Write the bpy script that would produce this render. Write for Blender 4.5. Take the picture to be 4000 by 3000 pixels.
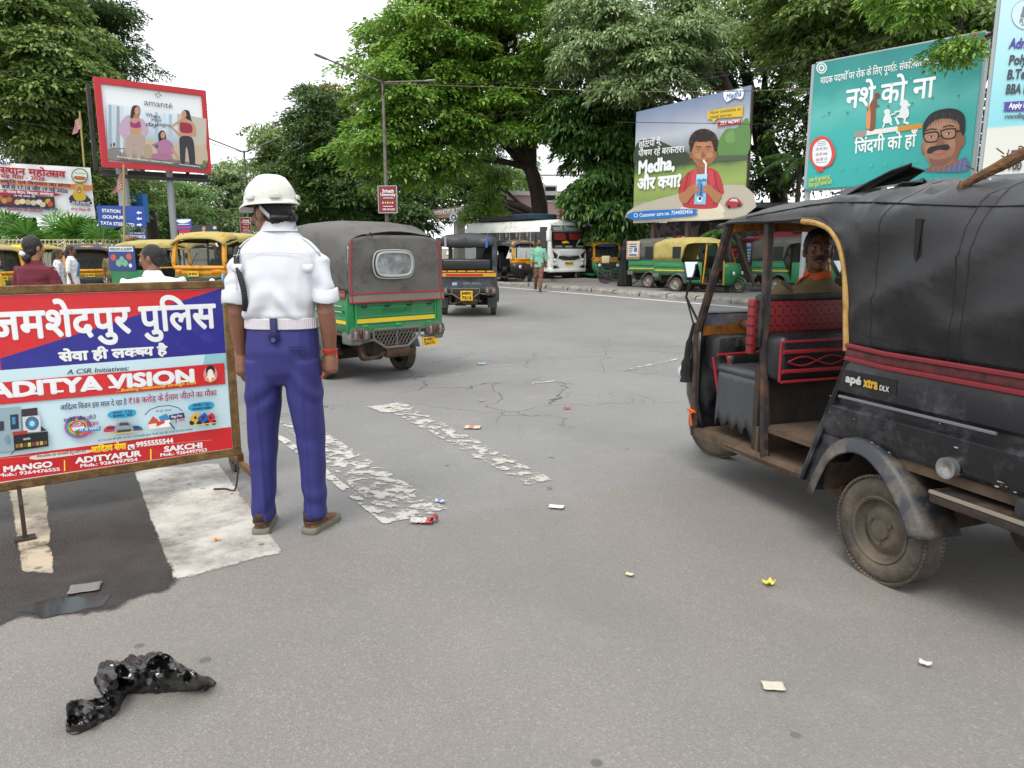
import bpy, bmesh, math, random
import numpy as np
from mathutils import Matrix, Vector, noise
for _o in list(bpy.data.objects): bpy.data.objects.remove(_o)
S = bpy.context.scene
COL = S.collection
R = math.radians
PI = math.pi
random.seed(7)
# ------------------------------------------------------------------ camera
CAM_H, CAM_F = 1.45, 740.0
PITCH = math.atan(137 / 740.0)
cd = bpy.data.cameras.new('camera')
cam = bpy.data.objects.new('camera', cd)
COL.objects.link(cam)
cam.location = (0, 0, CAM_H)
cam.rotation_euler = (PI / 2 - PITCH, 0, 0)
cd.sensor_width = 36.0
cd.lens = 36.0 * CAM_F / 1024
cd.clip_start, cd.clip_end = 0.05, 2000
S.camera = cam
# ------------------------------------------------------------------ sky, sun, exposure
SUN_EL, SUN_AZ = R(58), R(205)          # azimuth clockwise from +Y: behind the camera, a little to the left
w = bpy.data.worlds.new('World')
S.world = w
w.use_nodes = True
nt = w.node_tree
bg = nt.nodes['Background']
sky = nt.nodes.new('ShaderNodeTexSky')
sky.sky_type = 'NISHITA'
sky.sun_disc = False
sky.sun_elevation = SUN_EL
sky.sun_rotation = SUN_AZ
sky.dust_density = 3.0
ov = nt.nodes.new('ShaderNodeMix')       # an even, thick layer of white cloud over the blue sky
ov.data_type = 'RGBA'
ov.inputs['Factor'].default_value = 0.88
ov.inputs['B'].default_value = (9.6, 9.8, 10.0, 1)
nt.links.new(sky.outputs['Color'], ov.inputs['A'])
nt.links.new(ov.outputs['Result'], bg.inputs['Color'])
bg.inputs['Strength'].default_value = 0.11
sl = bpy.data.lights.new('sun', 'SUN')
sl.energy = 1.5
sl.angle = R(25)
sl.color = (1.0, 0.96, 0.9)
sun = bpy.data.objects.new('sun', sl)
COL.objects.link(sun)
_sd = Vector((math.sin(SUN_AZ) * math.cos(SUN_EL), math.cos(SUN_AZ) * math.cos(SUN_EL), math.sin(SUN_EL)))
sun.rotation_euler = _sd.to_track_quat('Z', 'Y').to_euler()
sun.location = _sd * 40
S.view_settings.view_transform = 'Standard'
S.view_settings.look = 'None'
S.view_settings.gamma = 1
S.view_settings.exposure = 0.72
S.render.film_transparent = False
try:
 S.cycles.max_bounces = 8
 S.cycles.transparent_max_bounces = 16
 S.cycles.use_denoising = True
except Exception:
 pass
# ------------------------------------------------------------------ small maths
K = 1024 / 2212.0
cp_, sp_ = math.cos(PITCH), math.sin(PITCH)
def ray(u, v):                            # a direction through a point of the 2212 px wide photograph
 r, q = (u * K - 512) / CAM_F, (384 - v * K) / CAM_F
 return (r, cp_ + sp_ * q, -sp_ + cp_ * q)
def at(u, v, Y):
 d = ray(u, v); t = Y / d[1]
 return Vector((d[0] * t, Y, CAM_H + d[2] * t))
def gnd(u, v, z=0.0):
 d = ray(u, v); t = (z - CAM_H) / d[2]
 return Vector((d[0] * t, d[1] * t, z))
def sstep(a, b, x):
 t = min(1, max(0, (x - a) / (b - a))); return t * t * (3 - 2 * t)
def gz(x, y):                             # the ground falls a little towards the rickshaw stand
 return -0.2 * sstep(-4.5, -9, x) * sstep(6, 13, y)
def lerp(a, b, t): return a + (b - a) * t
def vl(a, b, t): return tuple(lerp(p, q, t) for p, q in zip(a, b))
def nz(x, y=0.0, z=0.0): return noise.noise((x, y, z))
def catmull(pts, n=6, closed=False):
 P = [Vector(p) for p in pts]; out = []
 m = len(P); rng = range(m if closed else m - 1)
 for i in rng:
  p1, p2 = P[i % m], P[(i + 1) % m]
  p0 = P[(i - 1) % m] if closed or i > 0 else p1 * 2 - p2
  p3 = P[(i + 2) % m] if closed or i + 2 < m else p2 * 2 - p1
  for k in range(n):
   t = k / n
   out.append(0.5 * ((2 * p1) + (p2 - p0) * t + (2 * p0 - 5 * p1 + 4 * p2 - p3) * t * t + (3 * p1 - p0 - 3 * p2 + p3) * t ** 3))
 if not closed: out.append(P[-1].copy())
 return out
# ------------------------------------------------------------------ materials
def lin(c):
 if isinstance(c, str):
  c = c.lstrip('#'); c = tuple(int(c[i:i + 2], 16) / 255 for i in (0, 2, 4))
  return tuple(x / 12.92 if x <= 0.04045 else ((x + 0.055) / 1.055) ** 2.4 for x in c)
 return tuple(c)
MATS = {}
def mat(name, col, rough=0.6, metal=0.0, var=0.0, vscale=6.0, dirt=None, damt=0.35, dscale=3.0, bump=0.0, bscale=60.0, spec=0.5, coat=0.0, sheen=0.0):
 if name in MATS: return MATS[name]
 m = bpy.data.materials.new(name); m.use_nodes = True
 t = m.node_tree; N = t.nodes; L = t.links
 b = N['Principled BSDF']
 c = lin(col)
 b.inputs['Roughness'].default_value = rough
 b.inputs['Metallic'].default_value = metal
 b.inputs['Specular IOR Level'].default_value = spec
 if coat: b.inputs['Coat Weight'].default_value = coat; b.inputs['Coat Roughness'].default_value = 0.15
 b.inputs['Base Color'].default_value = (*c, 1)
 m.diffuse_color = (*c, 1)
 tc = N.new('ShaderNodeTexCoord')
 src = None
 if var:
  n = N.new('ShaderNodeTexNoise'); n.inputs['Scale'].default_value = vscale; n.inputs['Detail'].default_value = 5
  L.new(tc.outputs['Object'], n.inputs['Vector'])
  x = N.new('ShaderNodeMix'); x.data_type = 'RGBA'
  x.inputs['A'].default_value = (*[max(0, k * (1 - var)) for k in c], 1)
  x.inputs['B'].default_value = (*[min(1, k * (1 + var)) for k in c], 1)
  L.new(n.outputs['Fac'], x.inputs['Factor']); src = x.outputs['Result']
 if dirt is not None:
  n = N.new('ShaderNodeTexNoise'); n.inputs['Scale'].default_value = dscale; n.inputs['Detail'].default_value = 8; n.inputs['Roughness'].default_value = 0.7
  L.new(tc.outputs['Object'], n.inputs['Vector'])
  r = N.new('ShaderNodeMapRange'); r.inputs[1].default_value = 0.62 - damt * 0.45; r.inputs[2].default_value = 0.72
  L.new(n.outputs['Fac'], r.inputs[0])
  x = N.new('ShaderNodeMix'); x.data_type = 'RGBA'
  if src is not None: L.new(src, x.inputs['A'])
  else: x.inputs['A'].default_value = (*c, 1)
  x.inputs['B'].default_value = (*lin(dirt), 1)
  L.new(r.outputs[0], x.inputs['Factor']); src = x.outputs['Result']
  rr = N.new('ShaderNodeMapRange'); rr.inputs[3].default_value = rough; rr.inputs[4].default_value = min(1, rough + 0.3)
  L.new(r.outputs[0], rr.inputs[0]); L.new(rr.outputs[0], b.inputs['Roughness'])
 if src is not None: L.new(src, b.inputs['Base Color'])
 if bump:
  n = N.new('ShaderNodeTexNoise'); n.inputs['Scale'].default_value = bscale; n.inputs['Detail'].default_value = 6
  L.new(tc.outputs['Object'], n.inputs['Vector'])
  k = N.new('ShaderNodeBump'); k.inputs['Strength'].default_value = bump; k.inputs['Distance'].default_value = 0.02
  L.new(n.outputs['Fac'], k.inputs['Height']); L.new(k.outputs['Normal'], b.inputs['Normal'])
 MATS[name] = m
 return m
def glass(name='glass', col=(0.8, 0.85, 0.85), rough=0.05, mixf=0.75):
 if name in MATS: return MATS[name]
 m = bpy.data.materials.new(name); m.use_nodes = True
 t = m.node_tree; N = t.nodes; L = t.links
 b = N['Principled BSDF']; b.inputs['Base Color'].default_value = (0.02, 0.025, 0.025, 1); b.inputs['Roughness'].default_value = rough
 tr = N.new('ShaderNodeBsdfTransparent'); tr.inputs[0].default_value = (*col, 1)
 lw = N.new('ShaderNodeLayerWeight'); lw.inputs['Blend'].default_value = 0.35
 mr = N.new('ShaderNodeMapRange'); mr.inputs[3].default_value = 1 - mixf; mr.inputs[4].default_value = 1.0
 L.new(lw.outputs['Fresnel'], mr.inputs[0])
 x = N.new('ShaderNodeMixShader')
 L.new(mr.outputs[0], x.inputs[0]); L.new(tr.outputs[0], x.inputs[1]); L.new(b.outputs[0], x.inputs[2])
 L.new(x.outputs[0], N['Material Output'].inputs['Surface'])
 MATS[name] = m
 return m
def flat(c, rough=0.55): return mat('print_' + str(c), c, rough)
# ------------------------------------------------------------------ mesh building
def obj(name, me, parent=None):
 o = bpy.data.objects.new(name, me); COL.objects.link(o)
 if parent is not None: o.parent = parent
 return o
def thing(name, label, cat, loc=(0, 0, 0), rz=0.0, group=None):
 o = obj(name, None); o.location = loc; o.rotation_euler = (0, 0, rz); o.empty_display_size = 0.2
 return tag(o, label, cat, group)
def tag(o, label=None, cat=None, group=None, kind=None):
 if label: o['label'] = label
 if cat: o['category'] = cat
 if group: o['group'] = group
 if kind: o['kind'] = kind
 return o
class MB:
 def __init__(s): s.v = []; s.f = []; s.m = []; s.X = None
 def add(s, vs, fs, m=0):
  n = len(s.v)
  if s.X is not None: vs = [tuple(s.X @ Vector(p)) for p in vs]
  s.v += [tuple(p) for p in vs]
  s.f += [tuple(i + n for i in f) for f in fs]
  s.m += [m] * len(fs)
  return s
 def box(s, c, d, m=0, rot=None, bev=0.0, seg=2):
  x, y, z = d[0] / 2, d[1] / 2, d[2] / 2
  if bev:
   bm = bmesh.new(); bmesh.ops.create_cube(bm, size=1); bmesh.ops.scale(bm, vec=d, verts=bm.verts)
   bmesh.ops.bevel(bm, geom=bm.edges[:], offset=bev, segments=seg, affect='EDGES', profile=0.5)
   bm.verts.index_update()
   vs = [v.co.copy() for v in bm.verts]; fs = [[v.index for v in f.verts] for f in bm.faces]; bm.free()
  else:
   vs = [Vector((a * x, b * y, e * z)) for a in (-1, 1) for b in (-1, 1) for e in (-1, 1)]
   fs = [(0, 1, 3, 2), (4, 6, 7, 5), (0, 4, 5, 1), (2, 3, 7, 6), (0, 2, 6, 4), (1, 5, 7, 3)]
  if rot is not None:
   Rm = rot if isinstance(rot, Matrix) else Matrix.Rotation(rot, 3, 'Z'); vs = [Rm @ p for p in vs]
  return s.add([Vector(c) + p for p in vs], fs, m)
 def tube(s, pts, r, n=8, m=0, cap=True, flat=1.0):
  P = [Vector(p) for p in pts]; k = len(P)
  rs = r if isinstance(r, (list, tuple)) else [r] * k
  up = None; vs = []; fs = []
  for i in range(k):
   t = (P[min(i + 1, k - 1)] - P[max(i - 1, 0)])
   if t.length < 1e-9: t = Vector((0, 0, 1))
   t.normalize()
   if up is None:
    up = Vector((0, 0, 1)) if abs(t.z) < 0.9 else Vector((1, 0, 0))
   a = (up - t * up.dot(t))
   if a.length < 1e-6: a = t.orthogonal()
   a.normalize(); up = a; b = t.cross(a)
   for j in range(n):
    q = 2 * PI * j / n
    vs.append(P[i] + (a * math.cos(q) * flat + b * math.sin(q)) * rs[i])
  for i in range(k - 1):
   for j in range(n):
    fs.append((i * n + j, i * n + (j + 1) % n, (i + 1) * n + (j + 1) % n, (i + 1) * n + j))
  if cap:
   fs.append(tuple(range(n - 1, -1, -1))); fs.append(tuple((k - 1) * n + j for j in range(n)))
  return s.add(vs, fs, m)
 def loft(s, rings, m=0, cap=(True, True), close=True):
  n = len(rings[0]); vs = [p for r in rings for p in r]; fs = []
  for i in range(len(rings) - 1):
   for j in range(n if close else n - 1):
    fs.append((i * n + j, i * n + (j + 1) % n, (i + 1) * n + (j + 1) % n, (i + 1) * n + j))
  if cap[0]: fs.append(tuple(range(n - 1, -1, -1)))
  if cap[1]: fs.append(tuple((len(rings) - 1) * n + j for j in range(n)))
  return s.add(vs, fs, m)
 def lathe(s, prof, c, ax='X', n=24, m=0, a0=0.0, a1=2 * PI):
  rings = []; full = abs(a1 - a0 - 2 * PI) < 1e-6; k = n if full else n + 1
  c = Vector(c)
  for r, h in prof:
   ring = []
   for j in range(k):
    q = a0 + (a1 - a0) * j / n; ca, sa = r * math.cos(q), r * math.sin(q)
    ring.append(c + Vector({'X': (h, ca, sa), 'Y': (ca, h, sa), 'Z': (ca, sa, h)}[ax]))
   rings.append(ring)
  return s.loft(rings, m, (False, False), full)
 def ell(s, c, r, m=0, n=14, k=9, rot=None):
  c = Vector(c); vs = []; fs = []
  for i in range(k + 1):
   th = PI * i / k
   for j in range(n):
    q = 2 * PI * j / n
    p = Vector((r[0] * math.sin(th) * math.cos(q), r[1] * math.sin(th) * math.sin(q), r[2] * math.cos(th)))
    if rot is not None: p = rot @ p
    vs.append(c + p)
  for i in range(k):
   for j in range(n):
    fs.append((i * n + j, (i + 1) * n + j, (i + 1) * n + (j + 1) % n, i * n + (j + 1) % n))
  return s.add(vs, fs, m)
 def sheet(s, fn, nu, nv, m=0):
  vs = [fn(i / nu, j / nv) for i in range(nu + 1) for j in range(nv + 1)]
  fs = [(i * (nv + 1) + j, (i + 1) * (nv + 1) + j, (i + 1) * (nv + 1) + j + 1, i * (nv + 1) + j + 1) for i in range(nu) for j in range(nv)]
  return s.add(vs, fs, m)
 def prism(s, poly, x0, x1, m=0, ax='X'):          # poly is a list of the two other coordinates
  def P(a, b, h): return {'X': (h, a, b), 'Y': (a, h, b), 'Z': (a, b, h)}[ax]
  n = len(poly)
  vs = [P(a, b, x0) for a, b in poly] + [P(a, b, x1) for a, b in poly]
  fs = [tuple(range(n)), tuple(range(2 * n - 1, n - 1, -1))] + [(i, i + n, (i + 1) % n + n, (i + 1) % n) for i in range(n)]
  return s.add(vs, fs, m)
 def build(s, name, mats, parent=None, sharp=38, recalc=True, thick=0.0):
  me = bpy.data.meshes.new(name)
  me.from_pydata(s.v, [], s.f)
  for x in (mats if isinstance(mats, (list, tuple)) else [mats]): me.materials.append(x)
  if any(s.m): me.polygons.foreach_set('material_index', s.m)
  if recalc:
   bm = bmesh.new(); bm.from_mesh(me)
   bmesh.ops.recalc_face_normals(bm, faces=bm.faces); bm.to_mesh(me); bm.free()
  me.polygons.foreach_set('use_smooth', [sharp > 0] * len(me.polygons))
  if 0 < sharp < 180: me.set_sharp_from_angle(angle=R(sharp))
  me.update()
  o = obj(name, me, parent)
  if thick:
   md = o.modifiers.new('solid', 'SOLIDIFY'); md.thickness = thick; md.offset = 0
  return o
def remesh(o, vox, smooth=4, fn=None):
 """fuse the overlapping volumes of a mesh into one continuous surface"""
 md = o.modifiers.new('remesh', 'REMESH'); md.mode = 'VOXEL'; md.voxel_size = vox
 if smooth:
  sm = o.modifiers.new('smooth', 'SMOOTH'); sm.iterations = smooth; sm.factor = 0.5
 bpy.context.view_layer.update()
 dg = bpy.context.evaluated_depsgraph_get()
 me = bpy.data.meshes.new_from_object(o.evaluated_get(dg))
 o.modifiers.clear(); old = o.data
 if not me.materials:
  for x in old.materials: me.materials.append(x)
 nm = old.name; o.data = me; bpy.data.meshes.remove(old); me.name = nm
 if fn:
  n = len(me.vertices); co = np.empty(n * 3); me.vertices.foreach_get('co', co); co = co.reshape(-1, 3)
  no = np.empty(n * 3); me.vertices.foreach_get('normal', no); no = no.reshape(-1, 3)
  for i in range(n): co[i] = fn(co[i], no[i])
  me.vertices.foreach_set('co', co.ravel())
 me.polygons.foreach_set('use_smooth', [True] * len(me.polygons)); me.update()
 return o
# ------------------------------------------------------------------ lettering
GL = {}
VIR, IM, RA = '\u094d', '\u093f', '\u0930'
def _is_cons(c): return '\u0915' <= c <= '\u0939' or '\u0958' <= c <= '\u095f'
def prewarm(chars):
 chars = [c for c in set(chars) | {'H', 'म'} if c not in GL and c not in ' \n' + VIR]
 tmp = []
 def mk(t):
  c = bpy.data.curves.new('t', 'FONT'); c.body = t; c.resolution_u = 3
  o = bpy.data.objects.new('t', c); COL.objects.link(o); tmp.append(o); return o
 a = [(c, mk(c), mk(c + 'H')) for c in chars]
 bpy.context.view_layer.update()
 dg = bpy.context.evaluated_depsgraph_get()
 def get(o):
  e = o.evaluated_get(dg); me = e.to_mesh()
  r = ([(v.co.x, v.co.y) for v in me.vertices], [tuple(p.vertices) for p in me.polygons]); e.to_mesh_clear(); return r
 res = [(c, get(x), get(y)) for c, x, y in a]
 hm = [max(p[0] for p in g[0]) for c, g, _ in res if c == 'H']
 hm = hm[0] if hm else GL['_h']
 GL['_h'] = hm
 for c, g, g2 in res:
  GL[c] = (g[0], g[1], max(p[0] for p in g2[0]) - hm)
 for o in tmp:
  d = o.data; bpy.data.objects.remove(o); bpy.data.curves.remove(d)
def _clip(g, xc):
 vs, fs, adv = g; V = []; Fs = []
 for f in fs:
  P = [vs[i] for i in f]; out = []
  for i in range(len(P)):
   a, b = P[i], P[(i + 1) % len(P)]
   if a[0] <= xc: out.append(a)
   if (a[0] <= xc) != (b[0] <= xc):
    t = (xc - a[0]) / (b[0] - a[0]); out.append((xc, a[1] + t * (b[1] - a[1])))
  if len(out) > 2:
   n = len(V); V += out; Fs.append(tuple(range(n, n + len(out))))
 return (V, Fs, xc)
def tokens(s):
 out = []; i = 0
 while i < len(s):
  c = s[i]
  if _is_cons(c):
   cl = [c]; j = i + 1
   while j + 1 < len(s) and s[j] == VIR and _is_cons(s[j + 1]): cl.append(s[j + 1]); j += 2
   reph = len(cl) > 1 and cl[0] == RA
   if reph: cl = cl[1:]
   rak = len(cl) > 1 and cl[-1] == RA
   if rak: cl = cl[:-1]
   ms = []
   while j < len(s) and ('\u0900' <= s[j] <= '\u0903' or '\u093e' <= s[j] <= '\u094c'): ms.append(s[j]); j += 1
   if IM in ms: out.append((IM, 0)); ms.remove(IM)
   for q in cl[:-1]: out.append((q, 1))
   out.append((cl[-1], 0))
   if rak: out.append(('/', 2))
   for q in ms: out.append((q, 0))
   if reph: out.append(('\u0947', 3))
   i = j
  else:
   if c != VIR: out.append((c, 0))
   i += 1
 return out
def run(s, space=0.28):
 prewarm(s + '\u0947/')
 V = []; Fs = []; x = 0.0
 for c, mode in tokens(s):
  if c in ' \n': x += space; continue
  g = GL[c]
  if mode == 1: g = _clip(g, g[2] - 0.145)
  if mode == 2:
   vs = [(x - 0.32, 0.02), (x - 0.27, 0.02), (x - 0.14, 0.2), (x - 0.19, 0.2)]; n = len(V); V += vs; Fs.append((n, n + 1, n + 2, n + 3)); continue
  if mode == 3:
   w0 = g[0]; vs = [(x - 0.12 - p[0], p[1]) for p in w0]; adv = 0
  else:
   vs = [(x + p[0], p[1]) for p in g[0]]; adv = g[2]
  n = len(V); V += vs; Fs += [tuple(i + n for i in f) for f in g[1]]; x += adv
 return V, Fs, x
DIRS = {0: [(0, 0)], 1: [(-1, 0), (1, 0), (0, .6)], 2: [(-1, 0), (1, 0), (0, -1), (0, 1), (.7, .7), (-.7, .7), (.7, -.7), (-.7, -.7), (0, 0)]}
def letters(s, width=None, height=0.1, bold=0.0, heavy=1, shear=0.0, eps=0.0002, slab=False, anchor='l'):
 """flat lettering in the xz plane: list of (x, lift, z) and faces; cap (or Devanagari body) height = height"""
 V, Fs, W = run(s)
 deva = any('\u0900' <= c <= '\u097f' for c in s)
 hh = max(p[1] for p in GL['म' if deva else 'H'][0])
 sy = height / hh; sx = sy if width is None else width / W
 ox = {'l': 0, 'c': -W * sx / 2, 'r': -W * sx}[anchor]
 if slab:
  for i, c in enumerate(s):
   pass
 vs = []; fs = []
 for k, (dx, dy) in enumerate(DIRS[heavy if bold else 0]):
  n = len(vs)
  vs += [(ox + (p[0] + dx * bold) * sx + p[1] * sy * shear, k * eps, (p[1] + dy * bold) * sy) for p in V]
  fs += [tuple(i + n for i in f) for f in Fs]
 return vs, fs
# ------------------------------------------------------------------ printed boards
def gradient(name, stops, lo, hi, axis='Z', nscale=0.0, namt=0.0, rough=0.5):
 """print with a colour run along one axis of the board, with soft blotches"""
 if name in MATS: return MATS[name]
 m = bpy.data.materials.new(name); m.use_nodes = True
 t = m.node_tree; N = t.nodes; L = t.links; b = N['Principled BSDF']; b.inputs['Roughness'].default_value = rough
 tc = N.new('ShaderNodeTexCoord'); sx = N.new('ShaderNodeSeparateXYZ'); L.new(tc.outputs['Object'], sx.inputs[0])
 mr = N.new('ShaderNodeMapRange'); mr.inputs[1].default_value = lo; mr.inputs[2].default_value = hi
 L.new(sx.outputs[axis], mr.inputs[0]); f = mr.outputs[0]
 if namt:
  n = N.new('ShaderNodeTexNoise'); n.inputs['Scale'].default_value = nscale; n.inputs['Detail'].default_value = 4
  L.new(tc.outputs['Object'], n.inputs['Vector'])
  a = N.new('ShaderNodeMath'); a.operation = 'MULTIPLY_ADD'; a.inputs[1].default_value = namt; a.inputs[2].default_value = -namt / 2
  L.new(n.outputs['Fac'], a.inputs[0]); d = N.new('ShaderNodeMath'); L.new(f, d.inputs[0]); L.new(a.outputs[0], d.inputs[1]); f = d.outputs[0]
 cr = N.new('ShaderNodeValToRGB'); e = cr.color_ramp.elements
 while len(e) < len(stops): e.new(0.5)
 for k, (p, c) in enumerate(stops): e[k].position = p; e[k].color = (*lin(c), 1)
 L.new(f, cr.inputs[0]); L.new(cr.outputs[0], b.inputs['Base Color'])
 MATS[name] = m; return m
class Board:
 """an upright board standing over the ground line from p to q; local x runs along it, local -y faces the viewer"""
 def __init__(s, name, label, cat, p, q, eps=0.0008, group=None, zoom=None):
  p, q = Vector((p[0], p[1], 0)), Vector((q[0], q[1], 0))
  s.p = p; s.X = (q - p).normalized(); s.w = (q - p).length
  s.root = thing(name, label, cat, (p.x, p.y, 0), math.atan2(s.X.y, s.X.x), group)
  s.zoom = zoom or (lambda x, y: (x, y)); s.eps = eps; s.k = 1; s.reset()
 def reset(s): s.mb = MB(); s.ms = []; s.names = []
 def mi(s, c):
  m = c if not isinstance(c, str) else flat(c)
  if m.name not in s.names: s.names.append(m.name); s.ms.append(m)
  return s.names.index(m.name)
 def P(s, x, y):
  u, v = s.zoom(x, y); d = ray(u, v); n = Vector((-s.X.y, s.X.x, 0))
  t = (s.p.dot(n)) / (d[0] * n.x + d[1] * n.y)
  w = Vector((d[0] * t, d[1] * t, 0)) - s.p
  return (w.dot(s.X), CAM_H + d[2] * t)
 def poly(s, pts, c, local=False):
  s.k += 1; q = pts if local else [s.P(*a) for a in pts]
  s.mb.add([(a, -s.k * s.eps, b) for a, b in q], [tuple(range(len(q)))], s.mi(c)); return s
 def blob(s, pts, c, n=5, local=False):
  q = pts if local else [s.P(*a) for a in pts]
  return s.poly([(v.x, v.y) for v in catmull([(a, b, 0) for a, b in q], n, True)], c, True)
 def ell(s, x, y, rx, ry, c, n=28, rot=0.0):
  return s.poly([(x + rx * math.cos(t) * math.cos(rot) - ry * math.sin(t) * math.sin(rot), y + rx * math.cos(t) * math.sin(rot) + ry * math.sin(t) * math.cos(rot)) for t in [2 * PI * k / n for k in range(n)]], c)
 def line(s, pts, wd, c):
  q = [s.P(*a) for a in pts]; s.k += 1
  W = (Vector(s.P(pts[0][0] + wd, pts[0][1])) - Vector(q[0])).length / 2
  L = []; Rr = []
  for i in range(len(q)):
   t = Vector(q[min(i + 1, len(q) - 1)]) - Vector(q[max(i - 1, 0)]); t.normalize(); n = Vector((-t.y, t.x)) * W
   L.append((q[i][0] + n.x, q[i][1] + n.y)); Rr.append((q[i][0] - n.x, q[i][1] - n.y))
  n = len(q); vs = [(a, -s.k * s.eps, b) for a, b in L + Rr]
  s.mb.add(vs, [(i, i + 1, n + i + 1, n + i) for i in range(n - 1)], s.mi(c)); return s
 def text(s, t, a, b, h, c, bold=0.0, heavy=1, shear=0.0):
  """from the left end a of the baseline to its right end b, letters h tall"""
  A, Bq = Vector(s.P(*a)), Vector(s.P(*b)); H = (Vector(s.P(a[0], a[1] - h)) - A).length
  H2 = (Vector(s.P(b[0], b[1] - h)) - Bq).length; H = (H + H2) / 2
  d = Bq - A; W = d.length; d.normalize(); s.k += 1
  vs, fs = letters(t, W, H, bold, heavy, shear, s.eps)
  s.mb.add([(A.x + d.x * v[0] - d.y * v[2], -s.k * s.eps - v[1], A.y + d.y * v[0] + d.x * v[2]) for v in vs], fs, s.mi(c))
  s.k += len(DIRS[heavy if bold else 0]) - 1; return s
 def done(s, name='lettering', parent=None):
  o = s.mb.build(name, s.ms, parent or s.root, sharp=0, recalc=False); s.reset(); return o
 def bars(s, name, segs, m, parent=None):
  """square bars between local (x, y, z) points: (a, b, width, depth)"""
  mb = MB()
  for a, b, wd, dp in segs:
   a, b = Vector(a), Vector(b); d = b - a; L = d.length; d.normalize()
   y = Vector((0, 1, 0)) if abs(d.y) < 0.9 else Vector((1, 0, 0)); x = y.cross(d).normalized(); y = d.cross(x)
   M3 = Matrix((x, y, d)).transposed()
   mb.box((a + b) / 2, (wd, dp, L), 0, M3, bev=min(wd, dp) * 0.12, seg=1)
  return mb.build(name, m, parent or s.root)
WHITE, OFFW, BLACK = '#e6e8e8', '#d6dadb', '#1a1b1d'
rust = mat('rusty_paint', '#7d6536', 0.75, 0.1, 0.25, 9, '#4a2a1c', 0.65, 16, 0.35, 90)
rust2 = mat('rusty_brown', '#5d3b22', 0.8, 0.1, 0.3, 12, '#7d6a3a', 0.5, 14, 0.4, 90)
steel = mat('dull_steel', '#8b8f90', 0.5, 0.4, 0.15, 5, '#5a5148', 0.3, 6)
dsteel = mat('dark_steel', '#35322f', 0.6, 0.4, 0.2, 5, '#5a4636', 0.4, 6)
rubber = mat('rubber', '#262422', 0.8, 0, 0.15, 8, '#5d554b', 0.5, 5, 0.2, 40)
def barricade():
 q = at(521, 975, 4.45); p = at(0, 1055, 3.74)
 d = Vector((p.x - q.x, p.y - q.y, 0)).normalized()
 e = q + d * 2.05
 B = Board('police_barricade', 'rusty framed police barricade with a red and blue printed panel in Hindi, beside the officer', 'barricade', (e.x, e.y), (q.x, q.y), 0.00025,
              zoom=lambda x, y: (x / 3, 580.65 + y / 3))
 def x_at(u, v): return B.P(u, v)
 w = B.w
 zt = B.P(1480, 75)[1]; zb = B.P(1560, 1200)[1]
 t = 0.044
 B.bars('frame', [((0, 0, zt - t / 2), (w, 0, zt - t / 2), t, t), ((0, 0.002, zb + t / 2), (w, 0.002, zb + t / 2), t + .006, t),
                     ((w - t / 2 - .004, 0.001, zb + t), (w - t / 2 - .004, 0.001, zt - t), t + .004, t), ((t / 2, 0.001, zb + t), (t / 2, 0.001, zt - t), t, t),
                     ((w * .5, 0.024, zb + t), (w * .5, 0.024, zt - t), .03, .03)], rust)
 # feet with castors at either end
 for x in (w - 0.03, 0.03, w * 0.42):
  f = B.bars('foot', [((x + .03, -0.36, 0.115), (x + .03, 0.34, 0.115), .04, .035), ((x + .03, 0.03, 0.13), (x + .03, 0.03, zb), .035, .035), ((x + .03, 0.3, 0.13), (x + .03, 0.055, zt - .35), .03, .03)] if x > w - .1 else [((x + .03, -.33, .012), (x + .03, -.33, zb + .01), .02, .02), ((x + .03, -.33, zb), (x + .03, 0, zb + .01), .02, .02)], rust2 if x > w - .1 else dsteel)
  if x < w - .1: f2 = MB(); f2.box((x + .03, -.33, .012), (.09, .06, .012)); f2.build('foot_plate', dsteel, f)
  for y in (-0.33, 0.28) if x > w - .1 else ():
   mb = MB(); mb.lathe([(0.03, -.012), (.06, -.014), (.072, -.02), (.08, -.014), (.08, .014), (.072, .02), (.06, .014), (.03, .012)], (x + .055, y, 0.08), 'X', 24)
   mb.tube([(x + .03, y, .08), (x + .08, y, .08)], .012)
   mb.build('wheel', rubber, f)
 pn = MB(); pn.box((w / 2, -0.004, (zt + zb) / 2), (w - 2 * t + .02, 0.012, zt - zb - 2 * t + .02)); pn.build('panel', mat('flex_print', '#c9d9dd', 0.45, 0, .05, 20), B.root)
 B.k = int(0.0125 / B.eps)
 RED, BLU = mat('print_red_flex', '#cc262b', 0.42, 0, .08, 14, '#b83a34', .25, 8, .03, 400), mat('print_blue_flex', '#2a2a86', 0.42, 0, .1, 14, '#32329a', .3, 9, .03, 400)
 x0 = B.P(0, 0)[0]
 def L(x, y): return B.P(x, y)
 xl, xr = t - .006, B.P(1442, 300)[0]
 z1 = L(1440, 128)[1]; z2 = L(1460, 543)[1]; z3 = L(1505, 1020)[1]; z4 = zb + t - .004
 B.poly([(xl, z2), (xr, z2), (xr, z1), (xl, z1)], RED, True)
 zl = L(0, 590)[1]
 xd = B.P(0, 585)[0]
 B.poly([(xd, z2 + .0), (xr, z2), (xr, z1 + .002), (xd, L(0, 580)[1])], BLU, True)
 B.poly([(xl, z3), (xr, z3), (xr, z2), (xl, z2)], mat('print_pale_blue', '#c3dde3', .45, 0, .06, 3), True)
 B.poly([(L(1300, 640)[0], z2 - .12), (xr, z2 - .1), (xr, z2), (L(1330, 640)[0], z2)], '#8fbfca', True)
 B.poly([(xl, z4), (xr, z4), (xr, z3), (xl, z3)], RED, True)
 B.poly([(xl, z4), (xr, z4), (xr, z4 + .008), (xl, z4 + .012)], WHITE, True)
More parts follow.
